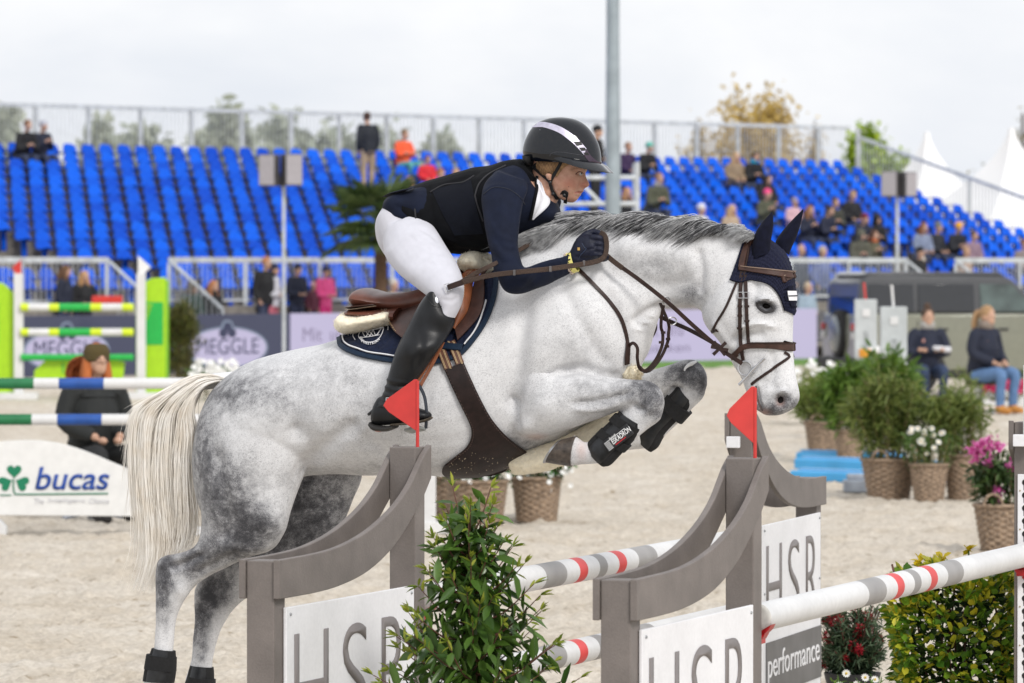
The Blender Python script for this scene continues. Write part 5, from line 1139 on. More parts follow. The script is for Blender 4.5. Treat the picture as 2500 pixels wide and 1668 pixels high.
def build_rider():
    RD = thing('person', hp(1060, 700), 'rider in navy jacket white breeches and black helmet leaning over the horse neck', 'person')
    def wsurf(px, py): return float((hit(px, py)[0] - HO) @ HN)
    wk = wsurf(1100, 745); wl = wsurf(1000, 870)
    # lateral places of the near leg: outside flap and barrel
    wt, wkn, wca = .27, max(wk + .105, .36), max(wl + .085, .43)
    def thigh(s): return [S(1030, 520, 940, 566, .10, .09 * s), S(1056, 552, 942, 620, .105, .16 * s), S(1086, 600, 972, 664, .10, .235 * s), S(1112, 640, 1012, 698, .09, .30 * s), S(1127, 678, 1045, 724, .078, .345 * s), S(1131, 710, 1066, 742, .068, wkn * s), S(1124, 745, 1072, 765, .060, wkn * s), S(1106, 782, 1050, 790, .052, (wkn + .01) * s), S(1085, 815, 1020, 815, .046, (wkn + .02) * s)]
    seat = [S(985, 470, 935, 530, .10), S(1010, 470, 926, 556, .155), S(1035, 500, 930, 592, .175), S(1062, 545, 950, 628, .17), S(1085, 590, 985, 660, .13)]
    torso = [S(1000, 470, 945, 555, .12), S(1012, 458, 1040, 590, .15), S(1060, 443, 1095, 608, .145), S(1110, 430, 1140, 612, .145), S(1160, 416, 1195, 606, .155), S(1205, 406, 1262, 585, .165), S(1245, 398, 1315, 562, .165), S(1275, 400, 1350, 540, .14), S(1300, 425, 1350, 500, .08)]
    def arm(s, k=0): return [S(1215, 415, 1282, 440, .05, .13 * s), S(1184, 450, 1288, 462, .058, .18 * s), S(1176, 492, 1277, 492, .060, .22 * s), S(1182, 540, 1268, 545, .058, .26 * s), S(1192, 590, 1264, 594, .056, .30 * s), S(1203, 640, 1270, 634, .054, .33 * s), S(1216, 678, 1278, 652, .052, .345 * s), S(1236, 712, 1294, 650, .050, .345 * s), S(1272, 717, 1320, 640, .046, .325 * s), S(1320, 702, 1352, 632, .042, .285 * s), S(1362, 684, 1380, 625, .037, .24 * s), S(1392, 668, 1392, 618, .033, .212 * s)]
    far_arm = [S(1250, 430, 1320, 450, .05, -.12), S(1285, 450, 1365, 480, .055, -.19), S(1290, 490, 1362, 515, .055, -.24), S(1285, 540, 1345, 545, .05, -.28), S(1282, 590, 1335, 590, .05, -.30), S(1290, 640, 1340, 610, .046, -.30), S(1330, 640, 1370, 595, .04, -.26), S(1375, 625, 1400, 590, .034, -.2), S(1392, 612, 1412, 580, .03, -.18)]
    # ---- body under the clothes, head and hands: one continuous figure
    b = MB()
    headst = [S(1345, 296, 1400, 300, .03), S(1310, 318, 1432, 326, .062), S(1298, 350, 1440, 362, .073), S(1297, 380, 1440, 395, .075), S(1302, 402, 1433, 413, .073), S(1312, 424, 1426, 428, .068), S(1328, 444, 1424, 446, .062), S(1344, 460, 1420, 461, .055), S(1354, 471, 1417, 471, .048), S(1362, 481, 1412, 483, .038), S(1376, 490, 1404, 492, .022), S(1386, 494, 1398, 495, .006)]
    body_loft(b, headst, n=36, sub=6, pw=2.15)
    body_loft(b, [S(1424, 417, 1430, 417, .006), S(1419, 430, 1430, 429, .010), S(1417, 440, 1434, 440, .013), S(1415, 449, 1439, 450, .018), S(1417, 455, 1435, 456, .016), S(1419, 459, 1427, 460, .008)], n=16, sub=5)
    body_loft(b, [S(1411, 461, 1423, 462, .020), S(1410, 466, 1425, 466, .024), S(1410, 469, 1421, 470, .022)], n=16, sub=4)
    body_loft(b, [S(1407, 472, 1418, 472, .018), S(1406, 476, 1418, 476, .020), S(1405, 480, 1412, 480, .016)], n=16, sub=4)
    body_loft(b, [S(1305, 400, 1372, 465, .055), S(1297, 428, 1360, 492, .056), S(1278, 455, 1338, 520, .062), S(1250, 470, 1310, 540, .075)], n=24)
    sh = lambda st, f=.9: [(s[0], s[1], s[2] * f, s[3]) for s in st]
    body_loft(b, sh([((a[0] * .86 + c[0] * .14, a[1] * .86 + c[1] * .14), (c[0] * .86 + a[0] * .14, c[1] * .86 + a[1] * .14), h, w_) for a, c, h, w_ in torso], .8), n=24)
    body_loft(b, sh([((a[0] * .93 + c[0] * .07, a[1] * .93 + c[1] * .07), (c[0] * .93 + a[0] * .07, c[1] * .93 + a[1] * .07), h, w_) for a, c, h, w_ in seat]), n=24)
    ins = lambda st: sh([((a[0] * .78 + c[0] * .22, a[1] * .78 + c[1] * .22), (c[0] * .78 + a[0] * .22, c[1] * .78 + a[1] * .22), h, w_) for a, c, h, w_ in st], .62)
    for s in (1, -1):
        body_loft(b, ins(thigh(s)), n=20)
        body_loft(b, ins([S(1060, 770, 1110, 775, .05, (wkn + .01) * s), S(1000, 850, 1062, 850, .05, wca * s), S(955, 950, 1000, 955, .04, (wca + .01) * s), S(930, 985, 990, 1000, .036, (wca + .01) * s), S(940, 1005, 1010, 1010, .03, (wca + .01) * s)]), n=18)
    body_loft(b, ins(arm(1)[1:]) + [S(1402, 655, 1402, 615, .024, .205)], n=18); body_loft(b, ins(far_arm[1:]), n=18)
    sk = Sculpt(b, .0042, 3)
    # face
    fz = sk.gauss(1395, 440, 90, 80)
    sk.dent([(1402, 409), (1416, 408), (1430, 412)], 8, .0035); sk.blob(1414, 425, 9, 6, 10, -.0075)
    sk.dent([(1404, 431), (1414, 433), (1423, 431)], 5, .002); sk.blob(1392, 446, 16, 14, 0, .0035)
    sk.dent([(1419, 447), (1411, 455), (1409, 464), (1411, 472)], 5, -.0028); sk.dent([(1404, 470), (1412, 470), (1422, 469)], 2.6, -.004)
    sk.dent([(1402, 479), (1408, 480), (1414, 479)], 5, -.0025); sk.blob(1425, 455, 4, 3, 0, -.004); sk.dent([(1417, 452), (1421, 446), (1427, 446)], 3, -.002); sk.blob(1421, 452, 5, 5, 0, .0035)
    sk.dent([(1350, 458), (1362, 476), (1382, 488)], 7, .003); sk.blob(1378, 468, 14, 12, 0, -.002); sk.blob(1381, 424, 12, 10, 0, -.0025)
    sk.dent([(1320, 470), (1345, 488)], 5, -.003); sk.dent([(1310, 440), (1330, 480), (1340, 500)], 8, .004)
    sk.apply(1)
    sk.attr('blush', (sk.gauss(1390, 447, 20, 14) * .8 + sk.gauss(1428, 452, 14, 9) * .9 + sk.gauss(1345, 425, 14, 14) * .6 + sk.gauss(1400, 485, 18, 8) * .3) * (sk.near > .02))
    bl, bt = sk.dist([(1405, 470.5), (1412, 470), (1421, 469)]); sk.attr('lip', np.exp(-bl / (2 * 1.7 ** 2)))
    bl, _ = sk.dist([(1396, 414), (1408, 410), (1420, 411), (1428, 414)]); sk.attr('brow', np.exp(-bl / (2 * 2.2 ** 2)) * .75)
    FB = sk.bvh(); FV = sk.V.copy(); FF = [tuple(p.vertices) for p in sk.me.polygons]; body = sk.build('body', skin_mat(), RD)
    ewm = mat('eye_white', (.62, .58, .55), rough=.2, var=.05); irm = mat('eye_iris', (.045, .05, .055), rough=.1, var=.2)
    p, n = hit(1415, 424, 1, 0, FB); b = MB(); ec = p - HN * .0075; b.ball(ec, (.0095, .0095, .0092), 16, 12); eye = b.build('eye', ewm, RD)
    look = nrm(HH * .82 + HN * .57); b = MB(); b.ball(ec + look * .0058, (.0046, .0046, .0046), 12, 8); b.build('iris', irm, eye)
    for pts, r_ in (([(1405, 426), (1410, 420.5), (1417, 419), (1424, 423.5)], .0017), ([(1406, 427.5), (1413, 430), (1420, 429), (1424, 425.5)], .0012)):
        b = MB(); b.tube(np.array([hit(x, y, 1, .0012, FB)[0] for x, y in spl(np.array(pts, float), 4)]), r_, 6); b.build('eyelid', mat('eyelash_brown', (.16, .075, .05), rough=.6) if r_ > .0015 else MATS['face_skin'], RD)
    # mole and ear
    p, n = hit(1388, 456, 1, 0, FB); b = MB(); b.ball(p, .0016, 8, 6); b.build('mole', mat('mole_brown', (.12, .05, .03)), RD)
    b = MB(); body_loft(b, [S(1336, 421, 1342, 421, .004, .072), S(1332, 427, 1347, 427, .009, .074), S(1334, 434, 1346, 434, .008, .073), S(1339, 440, 1345, 440, .004, .07)], n=12); b.build('ear', MATS['face_skin'], RD)
    # hair under the net
    hm = mat('hair_under_net', (.30, .17, .075), rough=.6, var=.35, vscale=90, bump=.5, bscale=300)
    A = [(1313, 392), (1312, 408), (1322, 424), (1338, 432)]; B = [(1366, 384), (1366, 396), (1358, 412), (1348, 426)]
    patch(A, B, 20, 20, .001, .006, lambda U, V: .008 * np.sin(V * math.pi) * np.sin(U * 2.6 + .3), FB, both=False).build('hair', hm, RD)
    b = MB()
    for k in range(13):
        for fam in (0, 1):
            pts = []
            for u in np.linspace(0, 1, 9):
                v = (k / 12 * 1.6 - .3) + (u - .5) * (.6 if fam else -.6)
                if 0 <= v <= 1:
                    a = spl(np.array(A, float), 6); c = spl(np.array(B, float), 6); i = int(u * (len(a) - 1)); q = a[i] * (1 - v) + c[i] * v; e = .0085 + .008 * math.sin(v * math.pi) * math.sin(u * 2.6 + .3); pts.append(hit(q[0], q[1], 1, e, FB)[0])
            if len(pts) > 2: b.tube(np.array(pts), .0005, 4)
    tag(b.build('hairnet', mat('net_brown', (.10, .05, .03), rough=.8), RD), None, kind='stuff')
    patch([(1372, 398), (1362, 414), (1357, 430)], [(1392, 400), (1376, 410), (1361, 431)], 10, 8, .001, .004, None, FB).build('temple_hair', hm, RD)
    # ---- breeches
    b = MB(); body_loft(b, seat, n=28)
    for s in (1, -1): body_loft(b, thigh(s), n=24)
    sk = Sculpt(b, .0065, 5)
    sk.dent([(1000, 545), (1035, 590), (1075, 640), (1100, 690)], 10, -.0018); sk.dent([(950, 600), (980, 640), (1020, 680)], 30, .006)
    for pts, d in (([(1125, 700), (1105, 712), (1085, 712)], .003), ([(1120, 725), (1100, 735), (1078, 730)], -.004), ([(1128, 690), (1112, 690), (1095, 680)], -.003), ([(1020, 555), (1050, 572), (1072, 592)], -.005), ([(1005, 570), (1030, 590), (1060, 605)], .004), ([(1040, 640), (1075, 650), (1108, 640)], -.002)):
        sk.dent(pts, 7, d)
    sk.apply(1); sk.rough(9, .0014); sk.build('breeches', mat('white_breeches', (.58, .58, .635), rough=.8, var=.04, vscale=30, sheen=.25, bump=.12, bscale=700), RD)
    # ---- riding boots
    bl = mat('black_boot_leather', (.007, .0075, .009), spec=.35, rough=.40, var=.35, vscale=25, bump=.1, bscale=260)
    for s in (1, -1):
        w0, w1 = (wkn + .012) * s, wca * s
        b = MB(); body_loft(b, [S(1049, 712, 1066, 712, .02, w0 + .03 * s), S(1034, 730, 1098, 758, .062, w0), S(1020, 752, 1110, 783, .068, w0), S(998, 795, 1096, 815, .066, w0 + .01 * s), S(971, 848, 1072, 850, .061, w1), S(955, 895, 1040, 897, .053, w1), S(943, 938, 1008, 945, .045, w1), S(934, 965, 1000, 978, .042, w1 + .01 * s), S(920, 992, 1002, 1002, .040, w1 + .01 * s)], n=26)
        body_loft(b, [S(915, 985, 906, 1030, .024, w1), S(928, 968, 918, 1038, .037, w1 + .005 * s), S(955, 972, 950, 1038, .041, w1 + .01 * s), S(990, 985, 988, 1034, .045, w1 + .02 * s), S(1022, 996, 1020, 1030, .046, w1 + .028 * s), S(1044, 1004, 1042, 1026, .036, w1 + .032 * s), S(1053, 1011, 1052, 1020, .015, w1 + .034 * s)], n=22)
        sk = Sculpt(b, .006, 3)
        for k in range(7): sk.dent([(938 - k * 1.5, 925 + k * 9), (965, 932 + k * 9 + (k % 2) * 4), (1000 - k * 2, 935 + k * 8)], 5, -.006 if k % 2 else .004)
        sk.dent([(985, 830), (1010, 900), (1000, 940)], 20, .004); sk.dent([(1020, 790), (1030, 850), (1012, 905)], 12, -.004)
        sk.apply(1); bo = sk.build('riding_boot', bl, RD)
        b = MB(); body_loft(b, [S(905, 1030, 903, 1042, .026, w1), S(918, 1036, 914, 1052, .037, w1 + .004 * s), S(945, 1040, 944, 1054, .04, w1 + .01 * s), S(966, 1036, 966, 1046, .038, w1 + .012 * s)], n=18, sub=3); b.build('heel', mat('boot_heel', (.02, .018, .017), rough=.6, var=.4), bo)
        b = MB(); body_loft(b, [S(960, 1034, 960, 1040, .04, w1 + .012 * s), S(1000, 1030, 1000, 1037, .047, w1 + .02 * s), S(1035, 1024, 1036, 1031, .045, w1 + .03 * s), S(1052, 1017, 1054, 1023, .02, w1 + .034 * s)], n=18, sub=3); b.build('sole', mat('boot_sole', (.06, .045, .03), rough=.8, var=.5, vscale=60), bo)
        if s == 1:
            BV = sk.bvh() if False else BVHTree.FromPolygons([Vector(v) for v in sk.V], [tuple(p.vertices) for p in sk.me.polygons])
            p, n = hit(1066, 733, 1, .001, BV); uu = nrm(np.cross(n, (0, 0, 1))); vv = np.cross(uu, n); b = MB()
            b.rings([[p + n * h + (uu * math.cos(a) * r * .55 + vv * math.sin(a) * r) for a in np.arange(20) * math.pi / 10] for r, h in ((.014, -.004), (.014, .003), (.011, .0042), (.003, .0044))]); b.build('boot_badge', mat('chrome_badge', (.75, .75, .78), rough=.2, metal=1), bo)
            b = MB(); b.tube(np.array([hit(x, y, 1, .001, BV)[0] for x, y in spl(np.array([(1040, 720), (1050, 738), (1062, 748), (1080, 748), (1086, 742)], float), 5)]), .0022, 6); b.build('boot_seam', bl, bo)
            # spur strap and spur
            b = MB(); Q = spl(np.array([(926, 985), (945, 990), (958, 983), (975, 975), (990, 976)], float), 5); ribbon(b, np.array([hit(x, y, 1, .003, BV)[0] for x, y in Q]), np.array([hit(x, y, 1, .003, BV)[1] for x, y in Q]), .018, .004); spo = b.build('spur_strap', mat('spur_rubber', (.02, .022, .025), rough=.7), bo)
            b = MB(); b.tube(np.array([hp(900, 1012, w1), hp(912, 1002, w1 + .02), hp(930, 990, w1 + .045), hp(945, 985, w1 + .05)]), [.006, .006, .008, .006], 8); b.build('spur', 'spur_rubber', bo)
            c = hit(951, 980, 1, .006, BV)[0]; b = MB(); b.tube(np.array([c + HH * x * .012 + np.array((0, 0, 1)) * y * .009 for x, y in [(-1, -1), (1, -1), (1, 1), (-1, 1), (-1, -1)]]), .0022, 6); b.build('buckle', 'stainless_steel', spo)
            p = hp(927, 1052, w1 + .012); b = MB(); b.ball(p, (.02, .02, .004), 14, 8); b.build('heel_sticker', mat('heel_orange', (.35, .09, .05)), bo)
    # ---- jacket (navy) and protective vest (black)
    nv = mat('navy_jacket_cloth', (.0065, .010, .025), rough=.8, spec=.18, var=.2, vscale=20, sheen=.03, bump=.18, bscale=600)
    b = MB(); body_loft(b, [S(985, 470, 950, 500, .12), S(1004, 462, 952, 528, .168), S(1022, 456, 985, 556, .18), S(1050, 446, 1046, 572, .17), S(1085, 436, 1100, 606, .15), S(1160, 416, 1195, 608, .157), S(1210, 404, 1268, 588, .168), S(1250, 396, 1322, 562, .168), S(1285, 402, 1362, 538, .13), S(1300, 440, 1360, 500, .07)], n=30)
    body_loft(b, arm(1), n=24); body_loft(b, far_arm, n=20)
    sk = Sculpt(b, .0065, 4)
    for pts, wd, d in [([(1190, 610), (1225, 640), (1262, 640)], 12, -.007), ([(1200, 655), (1232, 665), (1275, 655)], 10, .005), ([(1205, 580), (1235, 610), (1268, 612)], 9, -.005), ([(1195, 540), (1220, 575), (1255, 590)], 9, .004), ([(1240, 700), (1262, 680), (1285, 655)], 10, -.006),
                       ([(1265, 705), (1282, 685), (1300, 655)], 9, .004), ([(1290, 700), (1310, 680), (1325, 645)], 9, -.004), ([(1220, 470), (1228, 520), (1222, 570)], 14, .004), ([(1255, 470), (1252, 520), (1246, 570)], 10, -.005), ([(1180, 470), (1205, 455), (1240, 455)], 9, .004),
                       ([(960, 500), (985, 512), (1010, 515)], 9, -.006), ([(955, 520), (985, 530), (1030, 540)], 9, .005), ([(965, 535), (1000, 548), (1040, 560)], 8, -.005), ([(1345, 640), (1350, 665), (1355, 682)], 7, -.003), ([(1365, 632), (1370, 655), (1374, 675)], 6, .003)]:
        sk.dent(pts, wd, d)
    sk.apply(1); sk.rough(14, .003); JB = sk.bvh(); JV = sk.V.copy(); JF = [tuple(p.vertices) for p in sk.me.polygons]; ja = sk.build('jacket', nv, RD)
    b = MB(); b.tube(np.array([hit(x, y, 1, .0008, JB)[0] for x, y in spl(np.array([(1180, 475), (1205, 458), (1240, 462), (1268, 480), (1282, 500)], float), 6)]), .0018, 6); b.build('shoulder_seam', mat('navy_seam', (.006, .009, .02)), ja)
    free = [(948, 481, .05), (965, 472, .12), (990, 464, .14), (1012, 458, .13)]
    b = MB(); ribbon(b, spl(np.array([hp(*p) for p in free]), 4), np.tile((0, 0, 1.0), (13, 1)), .05, .003); b.build('jacket_vent_flap', nv, ja)
    p_ = [(1352, 690), (1372, 684), (1396, 672)]; strap('cuff_lining', p_, .012, mat('royal_blue_lining', (.01, .03, .30), rough=.5), ja, .004, .002, bvh=JB)
    vb = mat('black_vest_cloth', (.0036, .004, .0055), rough=.85, spec=.15, var=.25, vscale=30, sheen=.02, bump=.2, bscale=900)
    mesh_m = mat('vest_mesh_cloth', (.006, .008, .016), rough=.9, spec=.15, var=.5, vscale=420, sheen=.03, bump=.8, bscale=800)
    b = MB(); body_loft(b, [S(1006, 454, 1020, 556, .176), S(1014, 452, 1056, 588, .174), S(1040, 442, 1082, 612, .166), S(1085, 430, 1115, 620, .16), S(1155, 410, 1196, 616, .166), S(1196, 404, 1254, 594, .172), S(1232, 393, 1290, 578, .150), S(1262, 388, 1310, 558, .120), S(1280, 392, 1318, 530, .10)], n=30)
    sk = Sculpt(b, .0065, 3)
    for pts, wd, d in [([(1050, 450), (1056, 520), (1070, 600)], 7, -.005), ([(1060, 470), (1100, 450), (1150, 430), (1175, 420)], 7, -.004), ([(1075, 520), (1110, 560), (1180, 590)], 10, -.005), ([(1100, 500), (1130, 540), (1180, 560)], 12, .004), ([(1120, 470), (1150, 520), (1165, 560)], 12, -.004), ([(1020, 470), (1026, 510), (1040, 550)], 6, .003), ([(1090, 580), (1130, 600), (1180, 604)], 8, .004)]:
        sk.dent(pts, wd, d)
    sk.apply(1); sk.rough(15, .003); VB = sk.bvh(); ve = sk.build('vest', vb, RD)
    patch([(1054, 464), (1080, 520), (1110, 575)], [(1150, 440), (1164, 510), (1180, 570)], 24, 24, .001, .0015, None, VB).build('mesh_panel', mesh_m, ve)
    edge = [[(1008, 458), (1012, 500), (1016, 545)], [(1160, 478), (1170, 450), (1195, 425), (1235, 405)], [(1160, 478), (1166, 500), (1180, 540)], [(1050, 470), (1085, 452), (1130, 446), (1158, 430)]]
    for e_ in edge:
        b = MB(); b.tube(np.array([hit(x, y, 1, .002, VB)[0] for x, y in spl(np.array(e_, float), 6)]), .0035, 6); b.build('vest_binding', mat('vest_binding_grey', (.018, .018, .022), rough=.7), ve)
    # stand collar of the vest and shirt
    b = MB(); body_loft(b, [S(1236, 420, 1300, 470, .11), S(1248, 396, 1312, 462, .095), S(1268, 388, 1318, 452, .085), S(1284, 392, 1320, 440, .08)], n=26, sub=4); b.build('vest_collar', vb, RD)
    sh_m = mat('white_shirt', (.74, .74, .78), rough=.75, var=.05, bump=.15, bscale=300)
    CB_ = BVHTree.FromPolygons([Vector(v) for v in JV] + [Vector(v) for v in FV], JF + [tuple(i + len(JV) for i in f) for f in FF])
    patch([(1313, 437), (1310, 460), (1306, 490), (1297, 533)], [(1322, 446), (1330, 472), (1339, 499), (1301, 533)], 26, 14, .003, .005, lambda U, V: .003 * np.sin(V * 9), CB_).build('shirt_front', sh_m, RD)
    strap('lapel_edge', [(1314, 430), (1308, 460), (1303, 492), (1294, 534)], .012, vb, ve, .006, .005, bvh=CB_)
    b = MB(); body_loft(b, [S(1292, 432, 1316, 440, .062), S(1288, 445, 1328, 470, .066), S(1284, 462, 1340, 498, .068), S(1280, 480, 1330, 520, .07), S(1278, 500, 1302, 535, .06)], n=26, sub=5); b.build('shirt_collar', sh_m, RD)
    # ---- glove: palm, four fingers, thumb
    gm = mat('navy_glove_leather', (.007, .009, .024), spec=.3, rough=.5, var=.3, vscale=60, bump=.25, bscale=250)
    for s in (1, -1):
        def H(x, y, w_): return hp(x, y, w_) if s == 1 else hp(x, y, w_ - .34)
        b = MB(); ws = .20 if s == 1 else -.14
        body_loft(b, [S(1388, 622, 1394, 664, .026, ws), S(1396, 606, 1408, 654, .029, ws), S(1406, 586, 1424, 644, .033, ws - .003), S(1424, 575, 1442, 638, .035, ws - .005), S(1444, 573, 1460, 630, .033, ws - .008), S(1456, 578, 1466, 622, .024, ws - .012)], n=22)
        for i in range(4):
            x0, y0 = 1450 + 3 * i * .6, 580 + 13.5 * i
            b.tube(spl(np.array([H(x0 - 8, y0, .208), H(x0 + 12, y0 + 1, .205), H(x0 + 24, y0 + 7, .185), H(x0 + 20, y0 + 12, .160), H(x0 + 2, y0 + 12, .150), H(x0 - 12, y0 + 9, .158)]), 4), np.interp(np.linspace(0, 1, 21), [0, .4, 1], [.0125, .0118, .0098]), 12)
        b.tube(spl(np.array([H(1412, 592, .19), H(1430, 574, .175), H(1450, 566, .165), H(1466, 572, .168), H(1474, 582, .175)]), 4), np.interp(np.linspace(0, 1, 17), [0, .5, 1], [.016, .012, .0095]), 12)
        sk = Sculpt(b, .0036, 2)
        if s == 1:
            for i in range(3): sk.dent([(1450, 587 + 13.5 * i), (1464, 590 + 13.5 * i), (1478, 594 + 13.5 * i)], 3.2, -.003)
            sk.dent([(1420, 590), (1426, 606), (1440, 612)], 3, -.002); sk.dent([(1412, 635), (1430, 612), (1455, 606)], 4, -.003); sk.dent([(1405, 625), (1420, 632), (1440, 628)], 5, -.003)
            sk.apply(1); GB = sk.bvh()
        go = sk.build('glove', gm, RD)
        if s == 1:
            p, n = hit(1413, 608, 1, .0012, GB); b = MB(); b.box(p, (.009, .003, .011)); b.build('glove_badge', mat('gold_badge', (.6, .38, .12), rough=.3, metal=.8), go)
            b = MB(); b.tube(np.array([hit(x, y, 1, .0008, GB)[0] for x, y in spl(np.array([(1421, 594), (1427, 604), (1431, 608), (1418, 622), (1414, 630)], float), 4)]), .0007, 4); b.build('glove_seam', mat('seam_blue', (.05, .08, .16)), go)
    # wristbands: yellow paper band with lettering, beads
    ym = mat('yellow_paper', (.80, .72, .22), rough=.5, var=.05)
    def cuffring(name, px0, py0, px1, py1, hw, ww, m, th=.012):
        a, c = hp(px0, py0, .205), hp(px1, py1, .205); ax = nrm(np.cross(c - a, HN)); ax = ax if ax @ HH > 0 else -ax; cc = (a + c) / 2; hv = (a - c) / 2; b = MB(); R = []
        for e, k in ((-th / 2, 1.0), (-th / 2, 1.06), (th / 2, 1.06), (th / 2, 1.0)): R.append([cc + ax * e + (hv * math.cos(t) + HN * hw * math.sin(t)) * k for t in np.arange(28) * math.pi / 14])
        b.rings(R, cap=False); return b.build(name, m, RD), cc, hv, ax
    wb, cc, hv, ax = cuffring('wristband', 1390, 618, 1406, 664, .034, .2, ym, .020)
    lettering('V.I.P.', (0, 0, 0), (1, 0, 0), (0, 0, 1), 1, mat('print_black', (.01, .01, .01)), wb, extrude=.0005, weight=.02, name='band_lettering',
              warp=lambda V: np.array([cc + ax * ((y - .35) * .017) + (hv * math.cos(t) + HN * .034 * math.sin(t)) * 1.09 for x, y, _ in V for t in [math.pi * (.12 + .62 * x / V[:, 0].max())]]))
    b = MB(); r = np.random.default_rng(4)
    for t in np.arange(30) * math.pi / 15: b.ball(cc - ax * (.014 + r.normal(0, .002)) + (hv * math.cos(t) + HN * .034 * math.sin(t)) * 1.04, .0042, 6, 5)
    tag(b.build('bead_bracelet', mat('beads', (.62, .45, .38), rough=.3, var=.8, vscale=200), RD), None, kind='stuff')
    # ---- helmet
    gl_ = mat('helmet_gloss', (.004, .005, .008), rough=.3, var=.1, coat=.9, spec=.0); gl_.node_tree.nodes['Principled BSDF'].inputs['Coat Roughness'].default_value = .015; gl_.node_tree.nodes['Principled BSDF'].inputs['Coat IOR'].default_value = 1.55
    b = MB(); body_loft(b, [S(1362, 286, 1374, 286, .008), S(1337, 290, 1402, 291, .048), S(1313, 301, 1425, 303, .075), S(1297, 317, 1443, 322, .092), S(1284, 342, 1458, 348, .105), S(1278, 366, 1465, 375, .110), S(1281, 384, 1466, 398, .107), S(1286, 393, 1464, 402, .101)], n=44, sub=6)
    he = b.build('helmet', gl_, RD); HB = BVHTree.FromPolygons([Vector(v) for v in b.v], b.f)
    b = MB(); body_loft(b, [S(1281, 380, 1318, 384, .092), S(1284, 392, 1312, 398, .088), S(1294, 402, 1306, 405, .07)], n=24, sub=4); b.build('rear_harness', mat('helmet_matte', (.008, .008, .009), rough=.6), he)
    silver = mat('helmet_silver_band', (.56, .53, .64), rough=.42, metal=.5, var=.12, vscale=60)
    tpc = [(1304, 306), (1320, 299), (1340, 301), (1358, 306), (1376, 314), (1399, 330), (1416, 346), (1431, 363)]; btc = [(1300, 312), (1325, 311), (1349, 318), (1365, 325), (1376, 332), (1394, 346), (1410, 361), (1425, 378)]
    patch(tpc, btc, 50, 10, .0005, .002, None, HB, both=True).build('silver_band', silver, he)
    patch([(1431, 363), (1440, 378), (1456, 393), (1464, 396)], [(1425, 378), (1434, 391), (1450, 402), (1464, 402)], 24, 8, .0005, .002, None, HB, both=True).build('front_band', mat('helmet_dark_chrome', (.10, .075, .10), rough=.15, metal=.9), he)
    for q in ([(1400, 347), (1416, 346), (1422, 354), (1408, 357)], [(1413, 361), (1427, 361), (1431, 368), (1419, 369)], [(1423, 373), (1434, 373), (1438, 379), (1429, 379)]):
        patch([q[0], q[3]], [q[1], q[2]], 5, 6, .002, .0015, None, HB).build('vent', mat('vent_black', (.003, .003, .003), rough=.5), he)
    b = MB(); b.tube(np.array([hit(x, y, 1, .0003, HB)[0] for x, y in spl(np.array([(1341, 381), (1350, 373), (1368, 371.5), (1400, 376), (1430, 381)], float), 6)]), .0009, 6); b.build('trim_line', mat('trim_grey', (.06, .06, .07), rough=.2), he)
    inn = [(1348, 378, .092), (1380, 384, .096), (1410, 390, .088), (1440, 395, .058), (1456, 398, .028), (1460, 399, 0)]; outr = [(1345, 384, .103), (1378, 397, .122), (1415, 409, .122), (1452, 417, .092), (1482, 421.5, .045), (1492, 422.5, 0)]
    I = spl(np.array([hp(*p) for p in inn]), 6); O = spl(np.array([hp(*p) for p in outr]), 6); I = np.vstack([I, mirror(I[:-1])[::-1]]); O = np.vstack([O, mirror(O[:-1])[::-1]]); R = []
    for a, c in zip(I, O):
        dn = np.array((0, 0, .0025)); m_ = (a + c) / 2 + np.array((0, 0, .006)); R.append([a + dn, m_ + dn, c + dn * .6, c - dn * .6, m_ - dn, a - dn])
    b = MB(); b.rings(R); b.build('visor', mat('visor_gloss', (.010, .011, .014), rough=.25, coat=.7, spec=.1), he)
    # chin strap
    blk = mat('black_webbing', (.006, .006, .007), rough=.75, var=.2, bump=.2, bscale=600)
    def fstrap(path, wd): 
        Q = spl(np.array(path, float), 6); H_ = [hit(x, y, 1, .006, FB) for x, y in Q]; b = MB(); ribbon(b, smoothn([h[0] for h in H_], 2), smoothn([h[1] for h in H_], 4), wd, .003); b.build('chin_strap', blk, he)
    fstrap([(1297, 400), (1312, 414), (1328, 428), (1340, 438), (1346, 446)], .015); fstrap([(1371, 394), (1364, 408), (1356, 422), (1346, 440)], .013)
    fstrap([(1343, 440), (1348, 456), (1353, 470), (1360, 482), (1370, 489), (1381, 492)], .015)
    for x, y in ((1346, 444), (1353, 470), (1366, 494)):
        p, n = hit(x, y, 1, .009, FB); b = MB(); b.ball(p, (.008, .005, .008), 10, 8); b.build('strap_buckle', mat('buckle_black', (.008, .008, .009), rough=.3), he)
build_rider()
